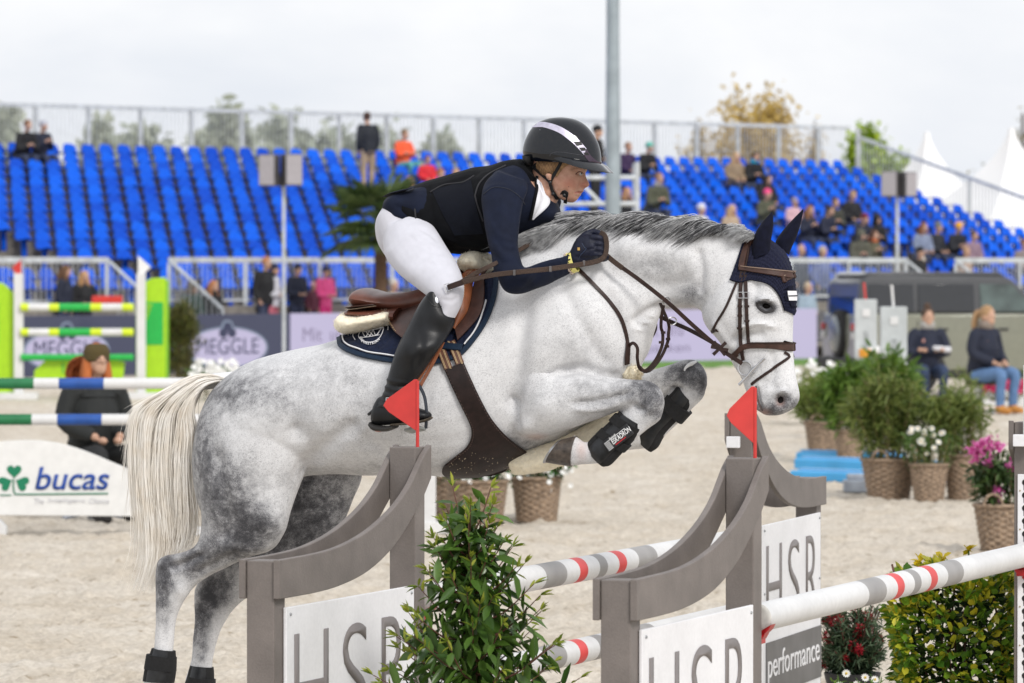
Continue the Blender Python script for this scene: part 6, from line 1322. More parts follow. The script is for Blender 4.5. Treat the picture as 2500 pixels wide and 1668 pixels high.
# ------------------------------------------------------------------ other jumps, screens' neighbours, mast, speakers, tents, car
def build_props():
    grn = mat('green_pole_paint', (.012, .16, .055), rough=.45, var=.15, vscale=8); blu = mat('blue_pole_paint', (.012, .075, .32), rough=.45, var=.18, vscale=8)
    # ---- jump with white arched filler
    D = 39.5; zs = (1.19, .905); x0, x1 = at(-260, 900, D)[0], at(1032, 900, D)[0]
    for k, z in enumerate(zs):
        a = np.array((x0, D, z)); c = np.array((x1, D, z)); f = lambda px: at(px, 900, D)[0] - x0
        striped_pole(a, c, [(f(-150), f(83 if k == 0 else 78), grn), (f(144 if k == 0 else 140), f(254 if k == 0 else 249), blu), (f(560), f(660), blu), (f(760), f(860), grn)], 'white pole with green and blue bands, %s one above the clover panel' % ('upper' if k == 0 else 'lower'), r=.044, group='poles of the clover jump')
    def white_post(px, label):
        p = gy(D + .12, px); t = thing('jump_standard', p, label, 'jump standard'); b = MB(); b.box(p + UPV * .85, (.13, .11, 1.6)); b.build('post', polew, t, smooth=False, bevel=.006)
        b = MB(); b.prism([(-.16, 0), (.30, 0), (.30, .05), (.14, .09), (-.10, .09), (-.16, .05)], p + np.array((0, -.08, 0)), (1, 0, 0), (0, 0, 1), (0, .16, 0)); b.build('foot', polew, t, smooth=False, bevel=.006)
    white_post(1044, 'white jump post with broad foot beside the flower baskets')
    pa = thing('filler_panel', np.array((at(100, 1200, D - .15)[0], D - .15, 0)), 'white arched filler panel with green clover and blue lettering', 'filler panel'); Y = D - .15
    def PX(x, y): p = at(x, y, Y); return p[0], p[2]
    top = [(-260, 1150), (-160, 1110), (-60, 1085), (40, 1076), (100, 1076), (160, 1086), (220, 1106), (270, 1127), (330, 1152), (400, 1185), (470, 1215)]
    poly = [PX(*q) for q in spl(np.array(top, float), 4)] + [PX(480, 1262), PX(-260, 1256)]; b = MB(); b.prism([(x, z) for x, z in poly[::-1]], (0, Y, 0), (1, 0, 0), UPV, (0, .03, 0)); b.build('panel', mat('filler_white', (.72, .72, .71), rough=.5, var=.05), pa, smooth=False, bevel=.004)
    gl = mat('clover_green', (.0, .18, .085), rough=.5, var=.05); bb = mat('letter_blue', (.006, .055, .30), rough=.5, var=.05)
    for cx, cy, an in ((35, 1150, 90), (13, 1180, 205), (55, 1180, -25)):
        pts = []
        for k in range(28):
            th = k / 28 * 2 * math.pi; r = 16 * math.sin(th) ** 3; yy = 13 * math.cos(th) - 5 * math.cos(2 * th) - 2 * math.cos(3 * th) - math.cos(4 * th); a_ = math.radians(an - 90)
            x_, y_ = r * 1.12, yy * 1.12; pts.append(PX(cx + x_ * math.cos(a_) - y_ * math.sin(a_), cy - (x_ * math.sin(a_) + y_ * math.cos(a_))))
        b = MB(); b.prism(pts, (0, Y - .006 - .001 * cx / 50, 0), (1, 0, 0), UPV, (0, .005, 0)); b.build('clover_leaf', gl, pa, smooth=False)
    b = MB(); b.tube(np.array([(PX(*q)[0], Y - .006, PX(*q)[1]) for q in spl(np.array([(33, 1170), (33, 1190), (36, 1203), (48, 1207), (150, 1206), (264, 1205)], float), 4)]), .006, 6); b.build('clover_stem', gl, pa)
    b = MB(); b.tube(np.array([(PX(0, 1209)[0], Y - .005, PX(0, 1209)[1]), (PX(28, 1209)[0], Y - .005, PX(28, 1209)[1])]), .005, 6); b.build('clover_stem', gl, pa)
    o_ = PX(86, 1196); e_ = PX(267, 1140); lettering_fit('bucas', (o_[0], Y - .008, o_[1]), (1, 0, 0), UPV, e_[0] - o_[0], e_[1] - o_[1], bb, pa, shear=.22, weight=.012, extrude=.004)
    o_ = PX(84, 1230); e_ = PX(268, 1217); lettering_fit('The Intelligent Choice', (o_[0], Y - .006, o_[1]), (1, 0, 0), UPV, e_[0] - o_[0], e_[1] - o_[1], mat('pale_print', (.55, .55, .58)), pa, shear=.2, extrude=.003)
    for px in (0, 440):
        p = gy(Y, px); b = MB(); b.prism([(-.22, 0), (.05, 0), (.05, .06), (0, .12), (-.14, .12)] if px == 0 else [(-.1, 0), (.2, 0), (.2, .05), (-.05, .1)], p + np.array((0, -.07, 0)), (1, 0, 0), UPV, (0, .16, 0)); b.build('foot', polew, pa, smooth=False, bevel=.005)
    # ---- lime green jump far left
    D = 78.0; lime = mat('lime_paint', (.36, .62, .008), rough=.45, var=.08); gre = mat('bright_green_paint', (.012, .40, .06), rough=.45, var=.06); limy = mat('lime_yellow_paint', (.60, .74, .02), rough=.45, var=.06)
    def PZ(x, y, Yd=D): p = at(x, y, Yd); return p[0], p[2]
    def limewing(xs, flip, label):
        # xs: (inner edge, outer edge) picture columns; the wing's inner edge is a rounded post
        xi, xo = xs; base = gy(D, (xi + xo) / 2); t = thing('lime_jump_wing', base, label, 'jump wing', 'lime jump wings')
        m_ = (lambda f: xi + (xo - xi) * f)
        poly = [PZ(m_(f), y) for f, y in ((0, 960), (0, 760), (.06, 720), (.22, 693), (.5, 680), (1, 677), (1, 960))]; b = MB(); b.prism(poly, (0, D, 0), (1, 0, 0), UPV, (0, .10, 0)); b.build('board', lime, t, smooth=False, bevel=.01)
        poly = [PZ(m_(f), y, D - .012) for f, y in ((.30, 738), (.92, 738), (.92, 842), (.30, 842))]; b = MB(); b.prism(poly, (0, D - .012, 0), (1, 0, 0), UPV, (0, .008, 0)); b.build('green_panel', gre, t, smooth=False)
        for k in range(4):
            poly = [PZ(m_(f), y, D - .016) for f, y in ((.30, 744 + k * 10), (.55 - k * .05, 744 + k * 10), (.55 - k * .05, 749 + k * 10), (.30, 749 + k * 10))]; b = MB(); b.prism(poly, (0, D - .024, 0), (1, 0, 0), UPV, (0, .006, 0)); b.build('stripe', lime, t, smooth=False)
        poly = [PZ(m_(f), y, D + .12) for f, y in ((.7, 955), (.7, 684), (1.08, 684), (1.08, 955))]; b = MB(); b.prism(poly, (0, D + .115, 0), (1, 0, 0), UPV, (0, .3, 0)); b.build('return_board', mat('lime_dark_paint', (.22, .52, .02), rough=.45, var=.1), t, smooth=False, bevel=.01)
        b = MB(); p = gy(D - .1, m_(.4)); b.prism([(-.35, 0), (.35, 0), (.3, .10), (-.3, .10)], p, (1, 0, 0), UPV, (0, .5, 0)); b.build('foot', polew, t, smooth=False, bevel=.01)
    limewing((46, -120), 0, 'lime green jump wing with darker green panel beside the red flag post'); limewing((332, 404), 1, 'lime green jump wing with darker green panel beside the conifer')
    for px, m, lab in ((46, flagr, 'red'), (345, flagw, 'white')):
        p = gy(D - .12, px); t = thing('jump_standard', p, 'slim white jump post with small %s flag on the lime jump' % lab, 'jump standard'); zt_ = at(px, 668, D)[2]; b = MB(); b.box(p + UPV * zt_ / 2, (.14, .10, zt_)); b.build('post', polew, t, smooth=False, bevel=.005)
        b = MB(); d = 1 if m is flagw else -1; b.prism([(-.05 * 1, zt_), (.05, zt_), (.05 + (.10 if d > 0 else 0), zt_ + .10), (-.05, zt_ + .28)] if d > 0 else [(-.05, zt_), (.04, zt_), (.04, zt_ + .22), (-.10, zt_ + .1)], p - np.array((0, .01, 0)), (1, 0, 0), UPV, (0, .02, 0)); b.build('flag', m, t, smooth=False)
        b = MB(); b.box(p + UPV * .06, (.6, .3, .11)); b.build('foot', polew, t, smooth=False, bevel=.01)
    X0, X1 = PZ(54, 750)[0], PZ(328, 750)[0]; L_ = X1 - X0
    for k, (y, lab) in enumerate(((750, 'top'), (811, 'middle'))):
        z = at(100, y, D)[2]; striped_pole((X0, D - .2, z), (X1, D - .2, z), [(0, .07 * L_, limy), (.07 * L_, .25 * L_, polew), (.25 * L_, .34 * L_, limy), (.34 * L_, .62 * L_, gre), (.62 * L_, .72 * L_, limy), (.72 * L_, .9 * L_, polew), (.9 * L_, L_, limy)], 'green lime and white banded pole, %s pole of the lime jump' % lab, r=.06, group='lime jump poles', cap=False)
    z = at(100, 872, D)[2]; striped_pole((X0, D - .2, z), (X1, D - .2, z), [(0, L_, gre)], 'plain green pole, bottom pole of the lime jump', r=.05, group='lime jump poles', cap=False)
    t = thing('lime_filler', gy(D - .1, 190), 'lime green rounded filler board under the lime jump poles', 'filler panel'); b = MB(); poly = [PZ(*q, D - .1) for q in ((80, 945), (84, 905), (110, 880), (150, 872), (245, 872), (305, 884), (298, 945))]; b.prism(poly, (0, D - .1, 0), (1, 0, 0), UPV, (0, .06, 0)); b.build('board', lime, t, smooth=False, bevel=.01)
    for xa in (152, 168): b = MB(); poly = [PZ(*q, D - .12) for q in ((xa, 912), (xa, 886), (xa + 3, 886), (xa + 3, 912))]; b.prism(poly, (0, D - .115, 0), (1, 0, 0), UPV, (0, .006, 0)); b.build('print_line', gre, t, smooth=False)
    t = thing('lime_filler', gy(D - .05, 285), 'yellow tapered filler board under the lime jump poles', 'filler panel'); b = MB(); poly = [PZ(*q, D - .02) for q in ((262, 915), (268, 884), (303, 884), (296, 915))]; b.prism(poly, (0, D - .02, 0), (1, 0, 0), UPV, (0, .06, 0)); b.build('board', mat('yellow_paint', (.75, .66, .02), rough=.45), t, smooth=False, bevel=.01)
    t = thing('red_box', gy(92, 262), 'small red crate behind the lime jump', 'crate'); p = at(262, 745, 92); b = MB(); b.box(p + UPV * .1, (.55, .3, .14)); b.build('shell', mat('red_plastic', (.55, .03, .02)), t, smooth=False, bevel=.02)
    # ---- mast and scaffold
    D = 97.0; t = thing('light_mast', gy(D, 1496), 'tall grey steel mast rising past the rider helmet', 'mast'); p = gy(D, 1496); b = MB(); b.lathe([(.165, 0), (.15, 4), (.128, 6.5), (.11, 14)], p, 20); b.build('shaft', mat('mast_steel', (.31, .36, .39), rough=.5, metal=.3, var=.15, vscale=3), t)
    b = MB(); b.box(p + UPV * .02, (.6, .6, .05)); b.build('base_plate', galvd, t, smooth=False, bevel=.01)
    t = thing('camera_platform', gy(D + 2, 1470), 'scaffold camera platform with grey tube rails behind the rider face', 'scaffold'); dk = 99.0
    zf = at(1450, 560, dk)[2]
    for x, y0 in ((1372, 420), (1556, 395)):
        b = MB(); q = at(x, y0, dk); b.tube(np.array([(q[0], dk, 0), (q[0], dk, q[2])]), .05, 10); b.build('upright', galv, t)
        b = MB(); b.tube(np.array([(q[0], dk + 2, 0), (q[0], dk + 2, q[2])]), .05, 10); b.build('upright', galv, t)
    for y in (434, 498):
        a, c = at(1372, y, dk), at(1556, y, dk); b = MB(); b.tube(np.array([a, c]), .05, 10); b.build('rail', galv, t)
    b = MB(); b.tube(np.array([at(1425, 455, dk), at(1470, 500, dk)]), .04, 10); b.build('brace', galv, t)
    a, c = at(1372, 560, dk), at(1556, 560, dk); b = MB(); b.box(((a[0] + c[0]) / 2, dk + 1, zf - .05), (c[0] - a[0], 2.1, .1)); b.build('deck', woodg, t, smooth=False)
    # ---- loudspeakers on poles
    def speakers(px, ytop, Dd, boxes, ypole, label):
        p = gy(Dd, px); t = thing('loudspeaker_stand', p, label, 'loudspeaker', 'twin loudspeakers on poles'); zt_ = at(px, ypole, Dd)[2]; b = MB(); b.tube(np.array([p, p + UPV * zt_]), .035, 10); b.build('pole', galv, t)
        for x0_, x1_, y0_, y1_, rz in boxes:
            c = (at(x0_, y0_, Dd - .1) + at(x1_, y1_, Dd - .1)) / 2; w_ = at(x1_, y0_, Dd)[0] - at(x0_, y0_, Dd)[0]; h_ = at(x0_, y0_, Dd)[2] - at(x0_, y1_, Dd)[2]; cs, sn = math.cos(rz), math.sin(rz); R_ = np.array([[cs, -sn, 0], [sn, cs, 0], [0, 0, 1]])
            b = MB(); b.box(c, (w_ * .92, .34, h_), R_); e = b.build('cabinet', mat('speaker_cabinet', (.09, .085, .09), rough=.6, var=.2), t, smooth=False, bevel=.015)
            b = MB(); b.box(c - R_ @ np.array((0, .178, -.0)), (w_ * .84, .02, h_ * .92), R_); b.build('grille', mat('speaker_grille', (.34, .32, .34), rough=.7, var=.15, vscale=40), e, smooth=False, bevel=.004)
        b = MB(); b.box(p + UPV * .03, (.7, .7, .06)); b.build('base_plate', galvd, t, smooth=False)
    speakers(693, 375, 94, [(635, 680, 377, 455, -.25), (688, 735, 376, 454, .35)], 452, 'pair of grey loudspeakers on a pole beside the palm')
    speakers(2190, 418, 104, [(2153, 2196, 418, 481, -.3), (2196, 2232, 420, 481, .5)], 480, 'pair of grey loudspeakers on a pole above the dark car roof')
    # ---- pagoda tents
    for px, yp, Dd, hw in ((2262, 322, 175, 2.9), (2468, 312, 160, 3.2)):
        c = gy(Dd, px); zp = at(px, yp, Dd)[2]; t = thing('pagoda_tent', c, 'white pagoda tent with pointed roof, ' + ('behind the loudspeakers above the car' if px < 2400 else 'beside a bare twiggy tree'), 'tent', 'white pagoda tents'); R_ = []
        for k in range(15):
            f = k / 14; r = hw * (f ** 1.75) + .05 + .3 * f * (1 - f); z = zp - (zp - 2.9) * f; q = []
            for s in range(4):
                a_ = math.pi / 4 + s * math.pi / 2 + .5
                for e in range(4):
                    a0 = np.array((math.cos(a_), math.sin(a_))); a1 = np.array((math.cos(a_ + math.pi / 2), math.sin(a_ + math.pi / 2))); v = (a0 * (1 - e / 4) + a1 * e / 4) * r * 1.41 * (1 - .06 * math.sin(e / 4 * math.pi)); q.append(c + np.array((v[0], v[1], z)))
            R_.append(q)
        b = MB(); b.rings(R_); b.build('roof', mat('tent_fabric', (.80, .80, .81), rough=.6, var=.03), t)
        b = MB(); b.rings([[p - UPV * .02 for p in R_[-1]], [p - UPV * .45 for p in R_[-1]]], cap=False); b.build('valance', 'tent_fabric', t)
        for s in range(4): q = R_[-1][s * 4]; b = MB(); b.tube(np.array([(q[0], q[1], 0), (q[0], q[1], q[2])]), .05, 8); b.build('leg', galv, t)
        b = MB(); b.rings([[p * np.array((1, 1, 0)) for p in R_[-1]], [p * np.array((1, 1, 0)) + UPV * 2.6 for p in R_[-1]]], cap=False); b.build('side_wall', 'tent_fabric', t)
    # ---- off-road car
    D = 80.0; c0 = gy(D, 2050); rz = math.radians(12); car = thing('parked_car', c0, 'boxy olive green off road car with dark roof and rear spare wheel', 'car', rz=rz)
    paint = mat('car_olive_paint', (.21, .215, .165), rough=.32, metal=.15, var=.06, coat=.8); roofm = mat('car_roof_dark', (.045, .047, .052), rough=.35, coat=.5, var=.1); glass = mat('car_dark_glass', (.014, .016, .02), rough=.08, var=.1, coat=.6); tyre = mat('tyre_rubber', (.015, .015, .016), rough=.85, var=.2); blkp = mat('car_black_plastic', (.02, .02, .021), rough=.7, var=.2)
    def cm(name, m, par=car, bevel=.03):
        class _B(MB):
            def done(s): return s.build(name, m, par, smooth=True, local=True, bevel=bevel)
        return _B()
    hw = .99
    b = cm('body', paint); b.prism([(0, .45), (.05, .42), (4.55, .42), (4.62, .6), (4.60, 1.12), (4.4, 1.26), (3.25, 1.31), (3.1, 1.33), (.02, 1.33), (-.03, 1.05)], (0, -hw, 0), (1, 0, 0), (0, 0, 1), (0, 2 * hw, 0)); b.done()
    b = cm('cabin', roofm, bevel=.05); P = [(.03, 1.32), (3.15, 1.32), (2.62, 1.86), (2.45, 1.93), (.2, 1.95), (.08, 1.86)]
    R_ = []
    for yy, k in ((-hw + .03, 0), (-hw + .09, 1), (hw - .09, 1), (hw - .03, 0)): pass
    lo = [(x, -hw + .03, z) if z < 1.4 else (x, -hw + .10, z) for x, z in P]; hi = [(x, -y, z) for x, y, z in lo]; n = len(P); b.add(lo + hi, [tuple(range(n)), tuple(range(2 * n - 1, n - 1, -1))] + [(i, (i + 1) % n, (i + 1) % n + n, i + n) for i in range(n)]); b.done()
    def side_glass(name, x0_, x1_, m=glass, x1t=None):
        b = cm(name, m, bevel=.01); x1t = x1_ if x1t is None else x1t; q = [(x0_, -hw + .022, 1.36), (x1_, -hw + .022, 1.36), (x1t, -hw + .082, 1.80), (x0_, -hw + .082, 1.80)]; b.add(q + [(x, y - .012, z) for x, y, z in q], [(0, 1, 2, 3), (7, 6, 5, 4), (0, 4, 5, 1), (1, 5, 6, 2), (2, 6, 7, 3), (3, 7, 4, 0)]); b.done()
    side_glass('window', .20, .95); side_glass('window', 1.02, 1.95); side_glass('window', 2.05, 2.98, mat('car_clear_glass', (.06, .085, .08), rough=.06, coat=.6, var=.5, vscale=3), 2.58)
    b = cm('roof', roofm, bevel=.03); b.prism([(.1, 1.935), (2.5, 1.925), (2.4, 1.99), (.25, 1.995)], (0, -hw + .14, 0), (1, 0, 0), (0, 0, 1), (0, 2 * hw - .28, 0)); b.done()
    b = cm('sill', blkp); b.prism([(.1, .30), (4.4, .30), (4.5, .46), (0, .46)], (0, -hw + .02, 0), (1, 0, 0), (0, 0, 1), (0, 2 * hw - .04, 0)); b.done()
    for wx in (.95, 3.85):
        for s in (-1, 1):
            b = cm('wheel', tyre, bevel=0); b.lathe([(.25, -.12), (.38, -.12), (.405, -.08), (.405, .08), (.38, .12), (.25, .12)], (wx, s * (hw - .11), .405), 28, (0, 1, 0)); w = b.done()
            b = MB(); b.lathe([(.25, -.02), (.22, .02), (.06, .05), (.02, .055)], (wx, s * (hw - .02), .405), 20, (0, s, 0)); b.build('rim', mat('rim_grey', (.12, .12, .125), rough=.35, metal=.6), w, local=True)
            b = cm('wheel_arch', blkp, bevel=.01); R2 = []
            for a_ in np.linspace(0, math.pi, 14): R2.append([(wx + r * math.cos(a_), s * y, .405 + r * math.sin(a_)) for r, y in ((.43, hw - .05), (.52, hw - .05), (.52, hw + .02), (.43, hw + .02))])
            b.rings(R2); b.done()
    b = cm('spare_wheel', tyre, bevel=0); b.lathe([(.02, -.01), (.30, -.01), (.37, -.02), (.395, -.06), (.395, -.18), (.36, -.22), (.1, -.22)], (-.10, -.05, 1.0), 30, (-1, 0, 0)); sw = b.done()
    b = MB(); b.lathe([(.30, 0), (.28, .02), (.1, .035), (.01, .04)], (-.10, -.05, 1.0), 24, (-1, 0, 0)); b.build('wheel_cover', mat('wheel_cover_grey', (.18, .20, .22), rough=.25, metal=.5), sw, local=True)
    for z, m, nm in ((1.12, mat('lamp_red', (.35, .01, .01), rough=.2), 'rear_lamp'), (.98, mat('lamp_clear', (.5, .5, .5), rough=.2), 'rear_lamp')):
        for s in (-1, 1): b = cm(nm, m, bevel=.01); b.box((-.035, s * (hw - .12), z), (.04, .13, .11)); b.done()
    b = cm('bumper', blkp); b.box((-.05, 0, .52), (.16, 1.9, .22)); b.done()
    b = cm('rear_window', glass, bevel=.01); b.add([(.036, -.75, 1.3), (.036, .75, 1.3), (.09, .7, 1.75), (.09, -.7, 1.75), (.02, -.75, 1.3), (.02, .75, 1.3), (.074, .7, 1.75), (.074, -.7, 1.75)], [(0, 1, 2, 3), (7, 6, 5, 4), (0, 4, 5, 1), (1, 5, 6, 2), (2, 6, 7, 3), (3, 7, 4, 0)]); b.done()
    for x in (1.42, 2.42):
        b = cm('door_handle', blkp, bevel=.005); b.box((x, -hw - .012, 1.08), (.16, .03, .035)); b.done()
        b = cm('door_seam', blkp, bevel=0); b.box((x - .42, -hw - .002, .84), (.012, .006, .78)); b.done()
    b = cm('mirror', blkp, bevel=.02); b.box((2.95, -hw - .14, 1.32), (.12, .2, .2)); b.done()
    # ---- two grey vertical uprights with flags among the plants
    for px, x0_, x1_, yt, fm, fl, ys in ((2113, 2086, 2139, 731, flagr, 'red', 690), (2181, 2148, 2212, 749, flagw, 'white', 696)):
        Dd = 60.0 if px < 2150 else 57.5; p = gy(Dd, px); zt_ = at(px, yt, Dd)[2]; w_ = (x1_ - x0_) / F * Dd; t = thing('jump_standard', p, 'pale grey box shaped upright with thin %s flag stick above the bamboo' % fl, 'jump standard', 'pale uprights above the bamboo'); b = MB(); b.box(p + UPV * (zt_ / 2 + .01), (w_, .22, zt_ - .02)); b.build('post', mat('pale_grey_paint', (.48, .51, .52), rough=.5, var=.14, vscale=5), t, smooth=False, bevel=.008)
        b = MB(); zs_ = at(px, ys, Dd)[2]; b.tube(np.array([p + UPV * zt_, p + UPV * zs_ + np.array((-.02, 0, 0))]), .014, 8); b.build('flag_stick', fm, t)
        b = MB(); b.box(p + np.array((0, -.115, zt_ - .16)), (.09, .015, .09)); b.build('label', polew, t, smooth=False)
        b = MB(); b.box(p + np.array((.0, -.113, zt_ * .5)), (.06, .012, zt_ * .55)); b.build('hole_strip', mat('strip_grey', (.32, .34, .35), var=.5, vscale=30), t, smooth=False)
        if px < 2150: b = MB(); q = at(2115, 855, Dd - .2); b.tube(np.array([q + np.array((-.1, -.05, -.04)), q + np.array((.35, .1, .03))]), .05, 12); b.build('pole_end', polew, t); b = MB(); b.box(at(2112, 862, Dd - .35), (.14, .08, .1)); b.build('cup', mat('orange_plastic', (.65, .28, .02)), t, smooth=False, bevel=.01)
    # ---- stack of blue planks and grey blocks on the sand
    bl = mat('sky_blue_paint', (.06, .36, .70), rough=.4, var=.15, vscale=3)
    for k, (x0_, y0_, x1_, y1_, h_) in enumerate(((1955, 1172, 2290, 1186, .10), (1965, 1146, 2300, 1160, .12), (1958, 1130, 2200, 1135, .12))):
        a = gnd(x0_, y0_); c = gnd(x1_, y1_); t = thing('blue_plank', a, ('long sky blue plank lying on the sand, nearest the grey block', 'long sky blue plank lying on the sand, middle of three', 'long sky blue plank lying on the sand, under the bamboo basket')[k], 'plank', 'blue planks lying on the sand'); b = MB(); b.bar(a + UPV * h_ * .5, c + UPV * h_ * .5, .34, h_); b.build('board', bl, t, smooth=False, bevel=.02)
        b = MB(); b.bar(a + UPV * (h_ + .012), c + UPV * (h_ + .012), .10, .02); b.build('top_stripe', mat('pale_blue_paint', (.22, .48, .74), rough=.4, var=.1), t, smooth=False)
    p = gnd(2115, 1202); t = thing('grey_block', p, 'low stepped grey block beside the bamboo basket', 'block'); b = MB(); b.box(p + UPV * .06, (.42, .3, .11)); b.build('lower_step', mat('grey_block_paint', (.30, .33, .38), var=.15), t, smooth=False, bevel=.01); b = MB(); b.box(p + np.array((-.02, .1, .14)), (.3, .25, .05)); b.build('upper_step', 'grey_block_paint', t, smooth=False, bevel=.01)
    # ---- white kerb with pink flowers, white trough on the left
    a = gnd(2405, 990); b = MB(); b.box(a + np.array((1.5, .3, .12)), (3.2, .5, .26)); t = thing('white_kerb', a, 'long low white kerb block beside the tan boots', 'kerb'); b.build('block', polew, t, smooth=False, bevel=.01)
build_props()
# ------------------------------------------------------------------ people around the arena
def _rm(mb, vox, it=3):
    me, V, E = remesh(mb, vox, it); setco(me, V); me.polygons.foreach_set('use_smooth', np.ones(len(me.polygons), bool)); return me
def T3(mb, pts, r, n=12): mb.tube(spl(np.array(pts, float), 4), np.interp(np.linspace(0, 1, (len(pts) - 1) * 4 + 1), np.linspace(0, 1, len(r)), r), n)
def figure(pose, vox=.022):
    # joints: x to the figure's left, y forwards, z up; feet on z = 0
    seated = pose.startswith('sit'); zp = .46 if seated else .93
    lean = {'sit': .06, 'sit_lean': .22, 'sit_cross': .04, 'sit_phone': .12, 'stand': .02, 'stand_front': .03}[pose]
    pel = np.array((0, 0, zp)); ch = pel + (0, lean * .8, .36); nk = pel + (0, lean * 1.15, .56); hd = pel + (0, lean * 1.3 + .03, .73)
    sh = [nk + (s * .175, -.01, -.06) for s in (1, -1)]
    arms = []
    for k, s in enumerate((1, -1)):
        S_ = sh[k]
        if pose == 'sit': P = [S_, pel + (s * .25, .08, .28), pel + (s * .09, .30, .16)]
        elif pose == 'sit_lean': P = [S_, pel + (s * .24, .30, .22), pel + (s * .05, .42, .30)]
        elif pose == 'sit_cross': P = [S_, pel + (s * .24, .10, .27), pel + (-s * .10, .24, .30)]
        elif pose == 'sit_phone': P = [S_, pel + (s * .24, .16, .25), pel + (s * .05, .34, .40)]
        elif pose == 'stand': P = [S_, pel + (s * .24, -.02, .20), pel + (s * .20, .08, -.02)]
        else: P = [S_, pel + (s * .24, .04, .22), pel + (s * .06, .24, .18)]
        arms.append([np.array(p) for p in P])
    legs = []
    for s in (1, -1):
        h = pel + (s * .09, 0, 0)
        legs.append([h, pel + (s * .13, .42, .03), np.array((s * .12, .40, .09))] if seated else [h, np.array((s * .10, .02, .50)), np.array((s * .10, -.01, .09))])
    out_ = {}
    b = MB()                                                           # the body itself
    T3(b, [pel + (0, 0, -.05), pel + (0, 0, .1), ch, nk], [.10, .13, .14, .06]); T3(b, [nk - (0, 0, .06), nk + (0, .01, .08)], [.055, .05])
    b.ball(hd + (0, 0, .01), (.075, .092, .115), 18, 14); b.ball(hd + (0, .05, -.05), (.05, .045, .06), 12, 8); b.ball(hd + (0, .098, -.005), (.014, .02, .022), 8, 6)
    for s in (1, -1): b.ball(hd + (s * .076, -.005, -.01), (.012, .022, .03), 8, 6)
    for P in arms: T3(b, P, [.045, .038, .03]); b.ball(P[2] + (P[2] - P[1]) / np.linalg.norm(P[2] - P[1]) * .05, (.035, .045, .03), 10, 8)
    for P in legs: T3(b, [P[0], P[0] * .5 + P[1] * .5, P[1], P[1] * .5 + P[2] * .5, P[2]], [.065, .05, .036, .032, .03])
    out_['body'] = _rm(b, vox * .75, 2)
    b = MB(); T3(b, [pel + (0, -.01, -.07), pel + (0, 0, .08), (pel + ch) / 2, ch, nk + (0, 0, -.03), nk + (0, 0, .02)], [.17, .178, .175, .185, .12, .085], 18)
    for P in arms: T3(b, [P[0] * .8 + nk * .2 - (0, 0, .04), P[0], P[1], P[1] * .12 + P[2] * .88], [.09, .085, .068, .055])
    out_['jacket'] = _rm(b, vox, 2)
    b = MB(); T3(b, [pel + (0, -.02, -.08), pel + (0, 0, .06)], [.165, .16], 16)
    for P in legs: T3(b, [P[0], P[0] * .5 + P[1] * .5, P[1], P[1] * .5 + P[2] * .5, P[2]], [.105, .09, .07, .06, .055])
    out_['trousers'] = _rm(b, vox, 2)
    for k, P in enumerate(legs):
        a = P[2]; b = MB(); T3(b, [a + (0, -.05, -.03), a + (0, .02, -.035), a + (0, .12, -.05), a + (0, .17, -.055)], [.045, .052, .045, .028]); b.lathe([(.055, 0), (.052, .12)], a - (0, 0, .02), 12); out_['shoe%d' % k] = _rm(b, .016, 2)
    b = MB(); b.ball(hd + (0, -.018, .035), (.088, .10, .105), 16, 12); out_['hair'] = _rm(b, .016, 1)
    b = MB(); b.ball(hd + (0, -.018, .03), (.09, .103, .105), 16, 12); T3(b, [hd + (0, -.09, .03), hd + (0, -.12, -.12), hd + (0, -.10, -.30)], [.075, .085, .05]); 
    for s in (1, -1): T3(b, [hd + (s * .07, -.02, .02), hd + (s * .085, .0, -.12), hd + (s * .08, .02, -.26)], [.035, .04, .02])
    out_['long_hair'] = _rm(b, .018, 1)
    b = MB(); b.ball(hd + (0, -.015, .055), (.094, .108, .098), 16, 12); out_['hat'] = _rm(b, .018, 1)
    b = MB(); b.ball(hd + (0, -.02, .02), (.115, .115, .14), 16, 12); T3(b, [hd + (0, -.05, -.08), nk + (0, -.03, .03)], [.11, .11]); bb = b; out_['hood'] = _rm(bb, .02, 2)
    b = MB(); b.lathe([(.07, -.05), (.10, -.02), (.105, .03), (.085, .07), (.06, .05)], nk + (0, .01, .05), 18); out_['scarf'] = _rm(b, .018, 1)
    for k, m in out_.items(): m.materials.append(None)
    out_['_hd'] = hd; out_['_pel'] = pel; return out_
FIG = {}
def fig(pose, vox=.022):
    if (pose, vox) not in FIG: FIG[(pose, vox)] = figure(pose, vox)
    return FIG[(pose, vox)]
CM = {}
def cloth(c, rough=.8):
    k = tuple(round(x, 3) for x in c)
    if k not in CM: CM[k] = mat('cloth_%d' % len(CM), c, rough=rough, var=.18, vscale=14, bump=.15, bscale=60)
    return CM[k]
SKIN = (.50, .30, .21)
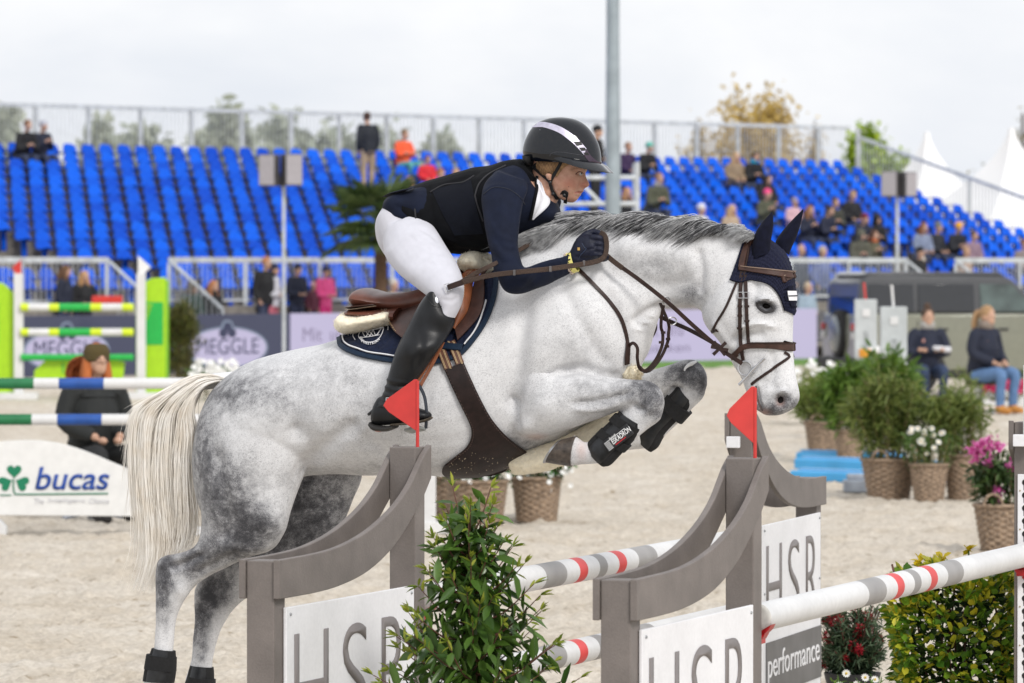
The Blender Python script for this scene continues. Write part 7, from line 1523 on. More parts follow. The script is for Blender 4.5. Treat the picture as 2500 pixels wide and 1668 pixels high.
def person(loc, facing, pose, label, jacket, trousers=(.03, .04, .08), hair=(.10, .06, .035), head='hair', hat=None, scale=1.0, group='spectators', shoes=(.03, .03, .03), scarf=None, vox=.022):
    f = fig(pose, vox); t = thing('person', loc, label, 'person', group, rz=math.atan2(facing[1], facing[0]) - math.pi / 2); t.scale = (scale,) * 3
    def put(name, key, col):
        o = bpy.data.objects.new(name, f[key]); COL.objects.link(o); o.parent = t; o.material_slots[0].link = 'OBJECT'; o.material_slots[0].material = cloth(col) if not hasattr(col, 'node_tree') else col; return o
    put('body', 'body', mat('spectator_skin', SKIN, rough=.6, var=.12, vscale=10)); put('jacket', 'jacket', jacket); put('trousers', 'trousers', trousers); put('shoe', 'shoe0', shoes); put('shoe', 'shoe1', shoes)
    if head in ('hair', 'long_hair'): put('hair', head, hair)
    if head == 'hat': put('hat', 'hat', hat); 
    if head == 'hat_long': put('hat', 'hat', hat); put('hair', 'long_hair', hair)
    if head == 'hood':
        o = put('hood', 'hood', hat or jacket)
    if scarf: put('scarf', 'scarf', scarf)
    return t
def build_people():
    occupied = {}
    NV, BK, OL, GR = (.012, .016, .035), (.010, .010, .012), (.075, .08, .05), (.30, .31, .34)
    def seated_at(px, py, pose, label, jacket, **k):
        # the seat whose sitter's head falls nearest to the picture point
        best = None
        for i in range(NROW):
            for j in range(-34, 54):
                if (i, j) in occupied: continue
                q = proj(seat_pos(i, j) + UPV * 1.18 + Q_ * .1)[0]; d = (q[0] - px) ** 2 + (q[1] - py) ** 2
                if best is None or d < best[0]: best = (d, i, j)
        _, i, j = best; occupied[(i, j)] = 1
        person(seat_pos(i, j) + Q_ * .02, Q_ + E_ * RNG.uniform(-.3, .1), pose, label, jacket, **k)
    L = [(50, 308, 'sit_lean', 'spectator in black jacket with hands at mouth in top row', BK, dict(hair=(.16, .08, .04))),
         (100, 302, 'sit_phone', 'spectator in navy puffer jacket and pale grey hat in top row', NV, dict(head='hat', hat=(.42, .43, .48))),
         (990, 330, 'sit_cross', 'spectator in bright orange jacket near the top railing', (.80, .10, .03), dict(hair=(.20, .12, .06), trousers=(.1, .35, .35))),
         (1047, 358, 'sit', 'child in red jacket beside the orange jacket', (.62, .02, .03), dict(hair=(.15, .05, .05), scale=.82, trousers=(.5, .1, .05))),
         (1018, 440, 'sit', 'fair haired spectator half hidden behind rider back with tan coat', (.20, .15, .10), dict(head='long_hair', hair=(.38, .22, .10))),
         (1065, 432, 'sit', 'spectator with ginger hair in red top behind rider back', (.42, .06, .05), dict(hair=(.34, .12, .05))),
         (1102, 425, 'sit', 'spectator with blond hair in pink top behind rider back', (.62, .20, .24), dict(hair=(.45, .28, .14))),
         (1533, 352, 'sit', 'spectator in dark purple and black coat beside the mast', (.035, .015, .06), dict(hair=(.25, .13, .07))),
         (1572, 362, 'sit_lean', 'spectator in black coat and teal knitted hat', BK, dict(head='hat', hat=(.10, .42, .34))),
         (1535, 468, 'sit', 'blond spectator in black top behind the scaffold upright', BK, dict(head='long_hair', hair=(.42, .22, .10))),
         (1588, 462, 'sit_lean', 'man in olive jacket and grey scarf holding a paper cup', OL, dict(hair=(.28, .15, .09), scarf=(.35, .34, .34), scale=1.12)),
         (1800, 378, 'sit', 'long haired blond spectator in tan coat high in the stand', (.26, .19, .12), dict(head='long_hair', hair=(.48, .32, .17))),
         (1832, 388, 'sit_lean', 'spectator in black jacket with turquoise scarf high in the stand', BK, dict(hair=(.06, .035, .02), scarf=(.0, .32, .5))),
         (1881, 445, 'sit', 'dark long haired spectator in black behind the pink hat', BK, dict(head='long_hair', hair=(.02, .012, .01))),
         (1880, 478, 'sit_phone', 'spectator in olive parka and bright pink knitted hat', OL, dict(head='hat', hat=(.78, .07, .22))),
         (1940, 492, 'sit', 'child in pastel pink and mint jacket with patterned hat', (.62, .40, .44), dict(head='hat', hat=(.30, .25, .30), scale=.85, trousers=(.42, .50, .62))),
         (1728, 512, 'sit', 'spectator in cream white coat and white hat above the horse mane', (.62, .60, .56), dict(head='hat', hat=(.68, .66, .64))),
         (1770, 515, 'sit', 'blond spectator in beige coat above the horse poll', (.42, .32, .22), dict(head='long_hair', hair=(.52, .34, .18))),
         (1966, 512, 'sit_phone', 'brown haired spectator in navy coat behind the left horse ear', NV, dict(head='long_hair', hair=(.26, .12, .05))),
         (1992, 515, 'sit_lean', 'dark haired spectator in navy coat beside the left horse ear', (.014, .018, .04), dict(hair=(.03, .02, .015))),
         (2028, 488, 'sit_lean', 'spectator in dark olive jacket leaning forward below the loudspeakers', (.05, .052, .04), dict(hair=(.10, .06, .04))),
         (2076, 474, 'sit', 'spectator in black wool coat with pale face below the loudspeakers', BK, dict(hair=(.30, .20, .12))),
         (2096, 535, 'sit_lean', 'spectator in navy jacket and dark red hat', NV, dict(head='hat', hat=(.14, .012, .03))),
         (2132, 540, 'sit_lean', 'spectator with black hood up behind the olive parkas', BK, dict(head='hood', hair=(.05, .03, .02))),
         (2106, 575, 'sit_lean', 'spectator in olive hooded parka with the hood up', (.085, .085, .062), dict(head='hood')),
         (2140, 582, 'sit_phone', 'dark haired spectator in olive parka with orange scarf', (.10, .095, .06), dict(head='long_hair', hair=(.08, .035, .02), scarf=(.65, .14, .03))),
         (2266, 562, 'sit', 'ginger haired spectator in grey blue fleece', (.20, .24, .34), dict(head='long_hair', hair=(.20, .08, .035))),
         (2303, 556, 'sit', 'man in black puffer jacket and grey cap', (.018, .020, .026), dict(head='hat', hat=(.15, .16, .17))),
         (2332, 568, 'sit_lean', 'spectator in black puffer jacket and yellow beanie', (.014, .016, .022), dict(head='hat', hat=(.78, .38, .01))),
         (2365, 582, 'sit', 'dark haired spectator in mauve patterned jacket', (.24, .16, .20), dict(hair=(.09, .05, .035))),
         (2494, 600, 'sit', 'spectator in grey brown coat sitting apart beyond the mauve jacket', (.22, .18, .17), dict(hair=(.20, .09, .05)))]
    for px, py, pose, lab, jc, k in L: seated_at(px, py, pose, lab, jc, **k)
    # seats have to make room for nothing else: standing and front-row people
    def place(px, ytop, Dd, hgt, pose, lab, jacket, facing=None, **k):
        # head top at the picture point, at distance Dd; hgt = height of the figure's head top
        p = at(px, ytop, Dd); p[2] = p[2] - hgt * k.get('scale', 1.0); person(p, facing if facing is not None else Q_, pose, lab, jacket, **k)
    place(898, 272, 112, 1.80, 'stand', 'man standing in long dark coat and tan trousers by top railing', (.012, .015, .022), facing=np.array((-.5, .9, 0)), trousers=(.36, .27, .18), hair=(.06, .03, .02))
    place(1452, 305, 100.2, 1.80, 'stand_front', 'camera operator in black standing on the scaffold behind rider helmet', (.008, .008, .010), facing=np.array((.9, -.4, 0)), trousers=(.01, .01, .012), head='hat', hat=(.01, .01, .012))
    fr = [(155, 648, 'stand', 'girl with brown ponytail in navy jacket behind the lime jump', NV, dict(head='long_hair', hair=(.12, .06, .03), facing=np.array((1., -.25, 0)), scale=.95)),
          (203, 662, 'stand_front', 'blond girl in black jacket looking at hands behind the lime jump', BK, dict(head='long_hair', hair=(.46, .26, .11), scale=.93, facing=np.array((.5, -.9, 0)))),
          (466, 686, 'stand_front', 'spectator with fur trimmed hood in dark green coat beside the conifer', (.02, .05, .04), dict(head='hood', hat=(.12, .09, .06))),
          (517, 685, 'stand', 'red blond girl with black mask below the front railing', BK, dict(head='long_hair', hair=(.38, .16, .07), scarf=(.01, .01, .012), facing=np.array((.7, -.6, 0)))),
          (647, 628, 'stand', 'person in dark coat with ginger hair behind the grey jacket', BK, dict(hair=(.40, .17, .07))),
          (664, 646, 'stand_front', 'child in pale grey jacket and navy hat at the front railing', (.50, .50, .54), dict(head='hat', hat=(.02, .022, .05), scale=.9, trousers=(.45, .12, .16), facing=np.array((.9, -.4, 0)))),
          (723, 646, 'stand_front', 'child in navy snowsuit and dark hat at the front railing', NV, dict(head='hat', hat=(.015, .018, .04), scale=.88, facing=np.array((.6, -.7, 0)))),
          (792, 652, 'stand_front', 'child in bright pink snowsuit and dark hat at the front railing', (.85, .10, .30), dict(head='hat', hat=(.03, .03, .07), scale=.86, trousers=(.80, .05, .25))),
          (762, 690, 'stand', 'small child in pale pink hat beside the pink snowsuit', (.12, .03, .05), dict(head='hat', hat=(.72, .42, .42), scale=.62)),
          (958, 682, 'stand', 'grey haired spectator half hidden behind the saddle cantle', (.35, .30, .26), dict(hair=(.52, .48, .42))),
          (1952, 597, 'stand', 'bald man in dark blue jacket behind the front railing beside the bonnet', (.02, .03, .06), dict(head='none')),
          (2005, 602, 'stand', 'grey blond spectator in blue patterned top behind the front railing', (.10, .14, .34), dict(hair=(.42, .34, .24))),
          (2243, 604, 'stand', 'person in black coat and cap behind the car roof', BK, dict(head='hat', hat=(.012, .012, .016))),
          (2248, 628, 'stand', 'child in pale pink coat and white bobble hat above the car roof', (.66, .45, .40), dict(head='hat', hat=(.70, .66, .60), scale=.8)),
          (2355, 602, 'stand', 'woman in leopard print coat above the car roof', mat('leopard_fabric', (.30, .19, .13), var=.8, vscale=22), dict(hair=(.36, .22, .13))),
          (1968, 690, 'stand_front', 'person in pale blue jacket behind the spare wheel', (.28, .36, .44), dict(hair=(.45, .36, .26)))]
    for px, yt, pose, lab, jc, k in fr:
        base = FPOS(px) + Q_ * (1.3 if px < 1900 or px == 1968 else -.35); Dd = base[1]; sc = k.get('scale', 1.0); f_ = k.pop('facing', None); place(px, yt, Dd, 1.78, pose, lab, jc, facing=f_, **k)
    # ---- jump helper seated behind the white filler panel
    p = gy(41.6, 222); h = person(p, np.array((.50, -.87, 0)), 'sit', 'seated helper with red hair, olive headband and black padded coat', (.014, .016, .016), hair=(.42, .12, .03), head='long_hair', trousers=(.012, .013, .014), scale=1.12, group=None, shoes=(.02, .018, .018), vox=.012)
    f = fig('sit', .012); hd = f['_hd']; pel = f['_pel']
    def loc(par, name, mb, m, vox=None): me = mb.mesh(name) if vox is None else _rm(mb, vox, 2); return link(name, me, m, par, True)
    b = MB(); b.lathe([(.096, -.03), (.101, 0), (.10, .05), (.085, .085), (.06, .105)], hd + (0, -.012, .02), 24); loc(h, 'headband', b, mat('olive_knit', (.075, .055, .018), rough=.95, bump=.6, bscale=90), .012)
    for s in (1, -1):
        b = MB(); b.lathe([(.021, -.003), (.024, 0), (.021, .003)], hd + (s * .033, .093, .005), 16, (0, 1, 0), cap=False); loc(h, 'glasses', b, mat('glasses_frame', (.10, .05, .04), rough=.3))
    b = MB()
    rr = np.random.default_rng(2); cv = []
    for i in range(420):
        s0 = hd + (rr.uniform(-.06, .06), -.05 + rr.uniform(-.03, .02), .04); e0 = s0 + np.array((rr.uniform(-.05, .08) + .02, -.20 + rr.uniform(-.1, .06), -.40 + rr.uniform(-.06, .16))); m_ = (s0 + e0) / 2 + (rr.uniform(-.05, .05), -.07, .08); cv.append((spl(np.array([s0, m_, e0]), 4), .004))
    hair_local(h, 'loose_hair', cv, mat('red_hair', (.40, .10, .022), rough=.6, var=.3))
    b = MB()
    for k in range(7): b.lathe([(.150 + .028 * math.sin(k), 0), (.186, .035), (.150, .07)], pel + (0, .01 + .04 * k * .07, .02 + .068 * k), 18, cap=False)
    loc(h, 'coat_quilting', b, cloth((.014, .016, .016)))
    b = MB(); T3(b, [f['_pel'] + (0, -.06, .54), f['_pel'] + (.08, -.10, .52), f['_pel'] + (-.08, -.10, .52)], [.08, .07, .07]); loc(h, 'hood_collar', b, cloth((.014, .016, .016)), .014)
    t = thing('stool', p, 'dark round padded stool under the red haired helper', 'stool'); b = MB(); b.lathe([(.05, .38), (.2, .39), (.22, .42), (.2, .46), (.05, .47)], p, 24); b.build('seat', mat('stool_vinyl', (.03, .035, .05), rough=.5), t); b = MB(); b.tube(np.array([p, p + UPV * .4]), .03, 10); b.build('column', galvd, t)
    for k in range(5): a = k * 1.257; b = MB(); b.tube(np.array([p + UPV * .08, p + np.array((math.cos(a) * .27, math.sin(a) * .27, .03))]), .022, 8); b.build('leg', mat('stool_grey', (.35, .38, .45), rough=.4), t)
    # ---- two young women seated by the car
    for px, Dd, pose, lab, tr, hr, sh_, kind in ((2262, 74.0, 'sit_cross', 'young woman with hair bun, grey scarf and navy jacket, arms crossed', (.022, .04, .09), (.07, .04, .025), (.05, .045, .04), 'bun'), (2395, 71.0, 'sit', 'young woman with blond ponytail, blue jeans and tan boots', (.10, .19, .36), (.36, .22, .11), (.50, .22, .05), 'tail')):
        p = gy(Dd, px); fc = np.array((.15, -1., 0)) if kind == 'bun' else np.array((.75, -.75, 0)); w = person(p, fc, pose, lab, (.010, .014, .032), trousers=tr, hair=hr, head='hair', scale=1.12 if kind == 'bun' else 1.16, group=None, shoes=sh_, scarf=(.34, .33, .31) if kind == 'bun' else (.22, .18, .15), vox=.014)
        f = fig(pose, .014); hd = f['_hd']; b = MB()
        if kind == 'bun': b.ball(hd + (0, -.04, .15), (.05, .05, .045), 12, 8); loc(w, 'hair_bun', b, cloth(hr), .012)
        else: T3(b, [hd + (0, -.09, .06), hd + (0, -.17, .03), hd + (.02, -.20, -.10), hd + (.03, -.19, -.26)], [.03, .045, .04, .015]); loc(w, 'ponytail', b, cloth(hr), .012)
        b = MB(); pl = f['_pel']; b.ball(pl + (.08, .175, .42), (.02, .01, .025), 10, 8); loc(w, 'chest_emblem', b, mat('emblem_pink', (.55, .28, .24)))
        if kind == 'bun':
            b = MB(); T3(b, [pl + (-.27, .10, .33), pl + (-.25, .17, .30), pl + (-.14, .235, .315), pl + (-.02, .28, .33)], [.03, .045, .04, .03]); loc(w, 'white_sleeve_print', b, mat('sleeve_white', (.6, .6, .63), var=.3, vscale=40), .014)
        t = thing('stool', p - np.array((0, -.02, 0)), 'black round stool under the young woman with %s' % ('the hair bun' if kind == 'bun' else 'the ponytail'), 'stool', 'black round stools'); b = MB(); q = p; b.lathe([(.05, .40), (.21, .41), (.23, .45), (.2, .50), (.05, .51)], q, 22); b.build('seat', mat('stool_black', (.015, .015, .017), rough=.5), t); b = MB(); b.tube(np.array([q, q + UPV * .42]), .03, 10); b.build('column', galvd, t); b = MB(); b.lathe([(.25, 0), (.24, .03), (.04, .05)], q, 20); b.build('base', galvd, t)
def hair_local(par, name, cv, m):
    o = hair(name, None, cv, .002, m); o.parent = par; return o
build_people()
# ------------------------------------------------------------------ plants, baskets, trees
def leafmat(name, c1, c2, rough=.45, trans=.25, spec=.4):
    m = bpy.data.materials.new(name); t, b = _nodes(m); L = t.links.new; nn = t.nodes.new
    g = nn('ShaderNodeNewGeometry'); r = nn('ShaderNodeValToRGB'); r.color_ramp.elements[0].color = c1 + (1,); r.color_ramp.elements[1].color = c2 + (1,); L(g.outputs['Random Per Island'], r.inputs['Fac'])
    oi = nn('ShaderNodeObjectInfo'); ad = nn('ShaderNodeMath'); ad.operation = 'ADD'; L(g.outputs['Random Per Island'], ad.inputs[0]); L(oi.outputs['Random'], ad.inputs[1]); fr = nn('ShaderNodeMath'); fr.operation = 'FRACT'; L(ad.outputs[0], fr.inputs[0]); L(fr.outputs[0], r.inputs['Fac'])
    L(r.outputs['Color'], b.inputs['Base Color']); b.inputs['Roughness'].default_value = rough; b.inputs['Specular IOR Level'].default_value = spec
    tr = nn('ShaderNodeBsdfTranslucent'); L(r.outputs['Color'], tr.inputs['Color']); mx = nn('ShaderNodeMixShader'); mx.inputs['Fac'].default_value = trans; out_ = t.nodes['Material Output']
    L(b.outputs[0], mx.inputs[1]); L(tr.outputs[0], mx.inputs[2]); L(mx.outputs[0], out_.inputs['Surface']); MATS[name] = m; return m
LV = np.array([(0, 0, 0), (.28, .40, .03), (.65, .42, -.02), (1, 0, -.16), (.65, -.42, -.02), (.28, -.40, .03), (.3, 0, -.06), (.65, 0, -.10)])
LF = [(0, 6, 1), (1, 6, 7, 2), (2, 7, 3), (0, 5, 6), (5, 4, 7, 6), (4, 3, 7)]
LT = np.array([(0, 6, 1), (1, 6, 7), (1, 7, 2), (2, 7, 3), (0, 5, 6), (5, 4, 7), (5, 7, 6), (4, 3, 7)])
def frames(D, r, roll=.6):
    D = D / (np.linalg.norm(D, axis=1)[:, None] + 1e-9); U = np.tile((0, 0, 1.0), (len(D), 1)) + r.normal(0, roll, D.shape); S_ = np.cross(U, D); S_ /= np.linalg.norm(S_, axis=1)[:, None] + 1e-9; return D, S_, np.cross(D, S_)
def leaves(name, parent, m, P, D, ln, wd, r, roll=.6, kind='stuff'):
    P = np.asarray(P, float); D, S_, U = frames(np.asarray(D, float), r, roll); n = len(P); ln = np.broadcast_to(ln, (n,)) * r.uniform(.7, 1.2, n); wd = np.broadcast_to(wd, (n,)) * r.uniform(.8, 1.15, n)
    V = P[:, None] + D[:, None] * (LV[None, :, :1] * ln[:, None, None]) + S_[:, None] * (LV[None, :, 1:2] * wd[:, None, None]) + U[:, None] * (LV[None, :, 2:] * ln[:, None, None])
    F_ = (LT[None] + (np.arange(n) * len(LV))[:, None, None]).reshape(-1, 3); o = mesh_np(name, V.reshape(-1, 3), F_, m, parent); 
    if kind: tag(o, None, kind=kind)
    return o
def leaf_objects(parent, meshes, P, D, ln, wd, r, roll=.6):
    D, S_, U = frames(np.asarray(D, float), r, roll); off = np.array(wloc(parent))
    for i in range(len(P)):
        o = bpy.data.objects.new('leaf', meshes[i % len(meshes)]); COL.objects.link(o); o.parent = parent; l = ln * r.uniform(.75, 1.2); w = wd * r.uniform(.85, 1.15)
        M_ = Matrix.Identity(4)
        for k in range(3): M_[k][0] = D[i, k] * l; M_[k][1] = S_[i, k] * w; M_[k][2] = U[i, k] * l; M_[k][3] = P[i][k] - off[k]
        o.matrix_local = M_
def leaf_mesh(m):
    me = bpy.data.meshes.new('leaf'); me.from_pydata([tuple(v) for v in LV], [], LF); me.materials.append(m); me.polygons.foreach_set('use_smooth', np.ones(len(me.polygons), bool)); me.update(); return me
def basket(px, py, wtop, h, label, Yd=None, wbot=.72, handles=True, tone=1.0):
    p = gnd(px, py) if Yd is None else gy(Yd, px); t = thing('wicker_basket', p, label, 'basket', 'wicker planters'); r0, r1 = wtop * wbot, wtop; rows, n = 15, 44; b = MB(); R_ = []
    for k in range(rows * 3 + 1):
        f = k / (rows * 3); r = r0 + (r1 - r0) * f; q = []
        for j in range(n):
            a = 2 * math.pi * j / n; bulge = .012 * wtop / .2 * math.sin(k / 3 * math.pi) * math.sin(a * n / 4) + .004; q.append(p + np.array((math.cos(a) * (r + bulge), math.sin(a) * (r + bulge), f * h)))
        R_.append(q)
    b.rings(R_, cap=False); b.build('weave', mat('wicker', (.27, .195, .135), rough=.75, var=.55, vscale=38, bump=.5, bscale=120), t)
    b = MB(); b.lathe([(r1 * .9, h - .03), (.01, h - .03)], p, 20); b.build('soil', mat('soil', (.03, .022, .016), rough=.95), t)
    b = MB(); b.tube(np.array([p + np.array((math.cos(a) * r1 * 1.03, math.sin(a) * r1 * 1.03, h)) for a in np.linspace(0, 2 * math.pi, 33)]), .016, 8); b.build('rim', 'wicker', t)
    if handles:
        for s in (1, -1):
            b = MB(); c = p + np.array((-.4 * s * r1, -.9 * s * r1, h)) if s > 0 else p + np.array((r1 * .9, .2 * r1, h)); b.tube(np.array([c + np.array((math.cos(a) * .07, 0, math.sin(a) * .09)) for a in np.linspace(0, math.pi, 12)]), .011, 7); b.build('handle', 'wicker', t)
    return p, h
def branch_leaves(r, base, tip_fn, nb, per, spread):
    pass
def blossom(parent, name, pts, rad, m, mc, r, petals=12):
    for p in pts:
        nrm_ = nrm(np.array((r.normal(0, .5), -1, .55 + r.normal(0, .3)))); u = nrm(np.cross(nrm_, (0, 0, 1))); v = np.cross(nrm_, u); b = MB(); ring = []
        for k in range(petals * 2): a = k * math.pi / petals; rr = rad * (1 if k % 2 else .72); ring.append(p + rr * (u * math.cos(a) + v * math.sin(a)) + nrm_ * .004)
        b.add([p - nrm_ * .006] + ring, [(0, k + 1, (k + 1) % (2 * petals) + 1) for k in range(2 * petals)]); f = b.build(name, m, parent, smooth=False, fix=False)
        if mc: b = MB(); b.ball(p + nrm_ * .004, rad * .26, 8, 6); b.build('flower_centre', mc, f)
def build_plants():
    r = np.random.default_rng(11)
    # ---- laurel bush in the foreground
    lg = leafmat('laurel_leaf', (.03, .075, .012), (.10, .19, .03), rough=.32, trans=.15, spec=.5); ly = leafmat('laurel_young_leaf', (.16, .24, .025), (.36, .38, .05), rough=.4, trans=.3); bark = mat('laurel_stem', (.11, .045, .03), rough=.7, var=.3, vscale=40)
    D0 = 17.0; base = gy(D0, 1155); t = thing('laurel_bush', base, 'pointed leafy laurel bush with reddish stems in front of the oxer', 'bush'); topz = at(1143, 1262, D0)[2]
    b = MB(); stem = spl(np.array([base, base + (.01, 0, .5), base + (-.005, 0, 1.0), np.array((at(1143, 1262, D0)[0], D0, topz))]), 5); b.tube(stem, np.linspace(.016, .003, len(stem)), 8); b.build('trunk', bark, t)
    P = []; D = []; Y = []; YD = []; bs = []
    def shoot(a, e, nl, s=1.0):
        c = spl(np.array([a, (a + e) / 2 + np.array((0, 0, -.03)), e]), 6); bs.append(c); d0 = nrm(e - a)
        for k in range(nl):
            f = (k + .6) / nl; i = min(len(c) - 1, int(f * (len(c) - 1))); ph = k * 2.4; sd = nrm(np.cross(d0, (math.cos(ph), math.sin(ph), .3))); dd = d0 * .55 + sd * .85 + np.array((0, 0, -.35 * (1 - f)))
            (P if f < .88 else Y).append(c[i]); (D if f < .88 else YD).append(dd)
        for k in range(4): Y.append(c[-1]); YD.append(d0 + r.normal(0, .35, 3))
    for k in range(120):
        z0 = .18 + 1.05 * (k / 120) ** .9; ang = k * 2.39996 + r.normal(0, .3); f = (topz - z0) / (topz - .15); rad = (.05 + .33 * min(1, f * 1.45)) * r.uniform(.72, 1.12); sidez = r.uniform(.06, .17)
        i = int(np.argmin(np.abs(stem[:, 2] - z0))); a = stem[i].copy(); a[2] = z0; shoot(a, a + np.array((math.cos(ang) * rad, math.sin(ang) * rad, sidez)), int(6 + rad * 38))
    e = stem[-1]; shoot(stem[-7], e + (0, 0, .0), 16)
    for dx, dy, dz in ((.30, -.1, -.42), (-.20, -.1, -.32), (.33, .05, -.60)): a = stem[6] + (0, 0, .1); shoot(a, e + np.array((dx, dy, dz)), 14)
    b = MB()
    for c in bs: b.tube(c, np.linspace(.0045, .0015, len(c)), 5)
    tag(b.build('branches', bark, t), None, kind='stuff')
    P, D = np.array(P), np.array(D); Y, YD = np.array(Y), np.array(YD); fr = np.argsort(P[:, 1] - .6 * (P[:, 2] > .7)); fr_ = fr[:250]; bk = fr[250:]
    leaf_objects(t, [leaf_mesh(lg)], P[fr_], D[fr_], .092, .033, r, .5); leaves('rear_leaves', t, lg, P[bk], D[bk], .090, .032, r, .5); leaves('young_leaves', t, ly, Y, YD, .045, .012, r)
    # small yellow buds
    b = MB()
    for i in r.integers(0, len(P), 150): c = P[i] + r.normal(0, .02, 3); [b.ball(c + (0, 0, .006 * k), .0032, 5, 4) for k in range(4)]
    tag(b.build('buds', ly, t), None, kind='stuff')
    b = MB(); b.lathe([(.12, 0), (.16, .24), (.165, .26), (.14, .25)], base, 20); b.build('pot', mat('dark_pot', (.02, .02, .022), rough=.6), t)
    # ---- variegated hedge block on the right
    hg = leafmat('hedge_leaf', (.05, .14, .015), (.20, .34, .03), rough=.3, trans=.18, spec=.55); hy = leafmat('hedge_yellow_leaf', (.38, .40, .03), (.66, .58, .05), rough=.3, trans=.25, spec=.5)
    Dh = 21.4; base = gy(Dh, 2340); t = thing('hedge_shrub', base, 'square yellow green glossy hedge shrub under the front rail', 'shrub'); zt_ = at(2340, 1395, Dh)[2]; hwid = 152 / F * Dh
    n = 4600; u = r.uniform(-1, 1, (n, 3)); ax = r.integers(0, 3, n); 
    for i in range(n): u[i, ax[i]] = math.copysign(r.uniform(.72, 1.0), u[i, ax[i]])
    lump = .06 * np.sin(u[:, 0] * 7 + u[:, 2] * 4) ; P = base + np.stack([u[:, 0] * (hwid - .03 * u[:, 2] + lump * .5), u[:, 1] * .24, .18 + (u[:, 2] * .5 + .5) * (zt_ - .18) + lump * .6 * (u[:, 2] > .5)], 1); D = u * np.array((1, 1, .8)) + r.normal(0, .55, (n, 3)) + np.array((0, -.2, .35))
    fr = np.argsort(P[:, 1] - .5 * (P[:, 2] > .25) + .3 * np.abs(u[:, 0] + .1)); k_ = 280; yl = r.random(n) < .34 + .25 * (u[:, 2] > .4)
    ho = [leaf_mesh(hg), leaf_mesh(hy)]
    for sel, m in ((fr[:k_][~yl[fr[:k_]]], ho[0]), (fr[:k_][yl[fr[:k_]]], ho[1])): leaf_objects(t, [m], P[sel], D[sel], .056, .036, r, .7)
    rest = fr[k_:]; leaves('inner_leaves', t, hg, P[rest][~yl[rest]], D[rest][~yl[rest]], .054, .035, r, .7); leaves('inner_yellow_leaves', t, hy, P[rest][yl[rest]], D[rest][yl[rest]], .050, .032, r, .7)
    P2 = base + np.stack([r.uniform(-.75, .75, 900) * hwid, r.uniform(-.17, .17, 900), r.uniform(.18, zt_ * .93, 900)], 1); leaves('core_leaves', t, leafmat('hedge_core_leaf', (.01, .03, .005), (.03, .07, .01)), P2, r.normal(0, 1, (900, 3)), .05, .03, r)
    b = MB()
    for k in range(9): a = base + (r.uniform(-.15, .15), 0, .1); b.tube(spl(np.array([a, a + (r.uniform(-.08, .08), 0, .35), a + (r.uniform(-.15, .15), r.uniform(-.1, .1), .75)]), 3), .005, 5)
    tag(b.build('stems', bark, t), None, kind='stuff'); b = MB(); b.box(base + UPV * .1, (.5, .4, .2)); b.build('planter', mat('dark_pot', (.02, .02, .022), rough=.6), t, smooth=False, bevel=.01)
    for px, py in ((2248, 1372), (2302, 1360), (2365, 1345)):
        p = at(px, py, Dh + .15); f = thing('yellow_daffodil', gy(Dh + .15, px), 'yellow flower poking up behind the front rail' + (' above the grey band' if px == 2248 else ' above the hedge' if px == 2302 else ' by the last grey band'), 'flower', 'yellow flowers behind the rail'); b = MB(); b.tube(np.array([gy(Dh + .15, px) + UPV * .2, p]), .004, 5); b.build('stem', hg, f); leaves('petals', f, leafmat('yellow_petal', (.65, .50, .02), (.80, .62, .03)) if 'yellow_petal' not in MATS else MATS['yellow_petal'], np.tile(p, (9, 1)), r.normal(0, 1, (9, 3)) + (0, -.3, .3), .045, .03, r, kind=None)
    # ---- bottlebrush shrub
    dg = leafmat('bottlebrush_leaf', (.02, .045, .02), (.10, .15, .08), rough=.45, trans=.1); rd = leafmat('bottlebrush_flower', (.28, .010, .02), (.55, .03, .05), trans=.1)
    Db = 24.2; base = gy(Db, 2082); t = thing('bottlebrush_shrub', base, 'dark narrow leaved shrub with red bottlebrush flowers behind the wing', 'shrub'); P = []; D = []; R1 = []; R2 = []; b = MB()
    for k in range(80):
        tip = np.array((at(r.uniform(2000, 2165), 1600, Db)[0], Db + r.uniform(-.15, .15), r.uniform(.2, .50))); a = base + (0, 0, .06); c = spl(np.array([a, (a + tip) / 2 + (0, 0, .04), tip]), 5); b.tube(c, .003, 5); dd = nrm(c[-1] - c[-3])
        for i in range(40): f = r.uniform(.25, 1); q = c[int(f * (len(c) - 1))]; P.append(q + r.normal(0, .012, 3)); D.append(dd * .8 + r.normal(0, .7, 3))
        if k % 4 == 0:
            for i in range(110): f = r.uniform(.72, .98); j = f * (len(c) - 1); q = c[int(j)] * (1 - j % 1) + c[min(int(j) + 1, len(c) - 1)] * (j % 1); R1.append(q); v = r.normal(0, 1, 3); R2.append(v - dd * np.dot(v, dd) + dd * .3)
    tag(b.build('stems', bark, t), None, kind='stuff'); leaves('foliage', t, dg, np.array(P), np.array(D), .062, .009, r); leaves('red_flowers', t, rd, np.array(R1), np.array(R2), .028, .004, r); b = MB(); b.lathe([(.10, 0), (.14, .16), (.12, .15)], base, 18); b.build('pot', 'dark_pot', t)
    wp = mat('white_petals', (.78, .78, .76), rough=.6, var=.05); yc = mat('yellow_centre', (.65, .42, .02), rough=.7)
    Dd = 23.6; base = gy(Dd, 2095); t = thing('daisy_plant', base, 'low white daisies below the bottlebrush shrub', 'plant', 'white daisies'); blossom(t, 'flower', [at(px, py, Dd + dy) for px, py, dy in ((2066, 1645, 0), (2112, 1655, .05), (2136, 1660, 0), (2092, 1672, .05), (2050, 1675, 0))], .022, wp, yc, r); leaves('foliage', t, hg, base + np.stack([r.uniform(-.12, .12, 200), r.uniform(-.05, .1, 200), r.uniform(0, at(2095, 1668, Dd)[2], 200)], 1), r.normal(0, .6, (200, 3)) + (0, 0, .6), .05, .008, r)
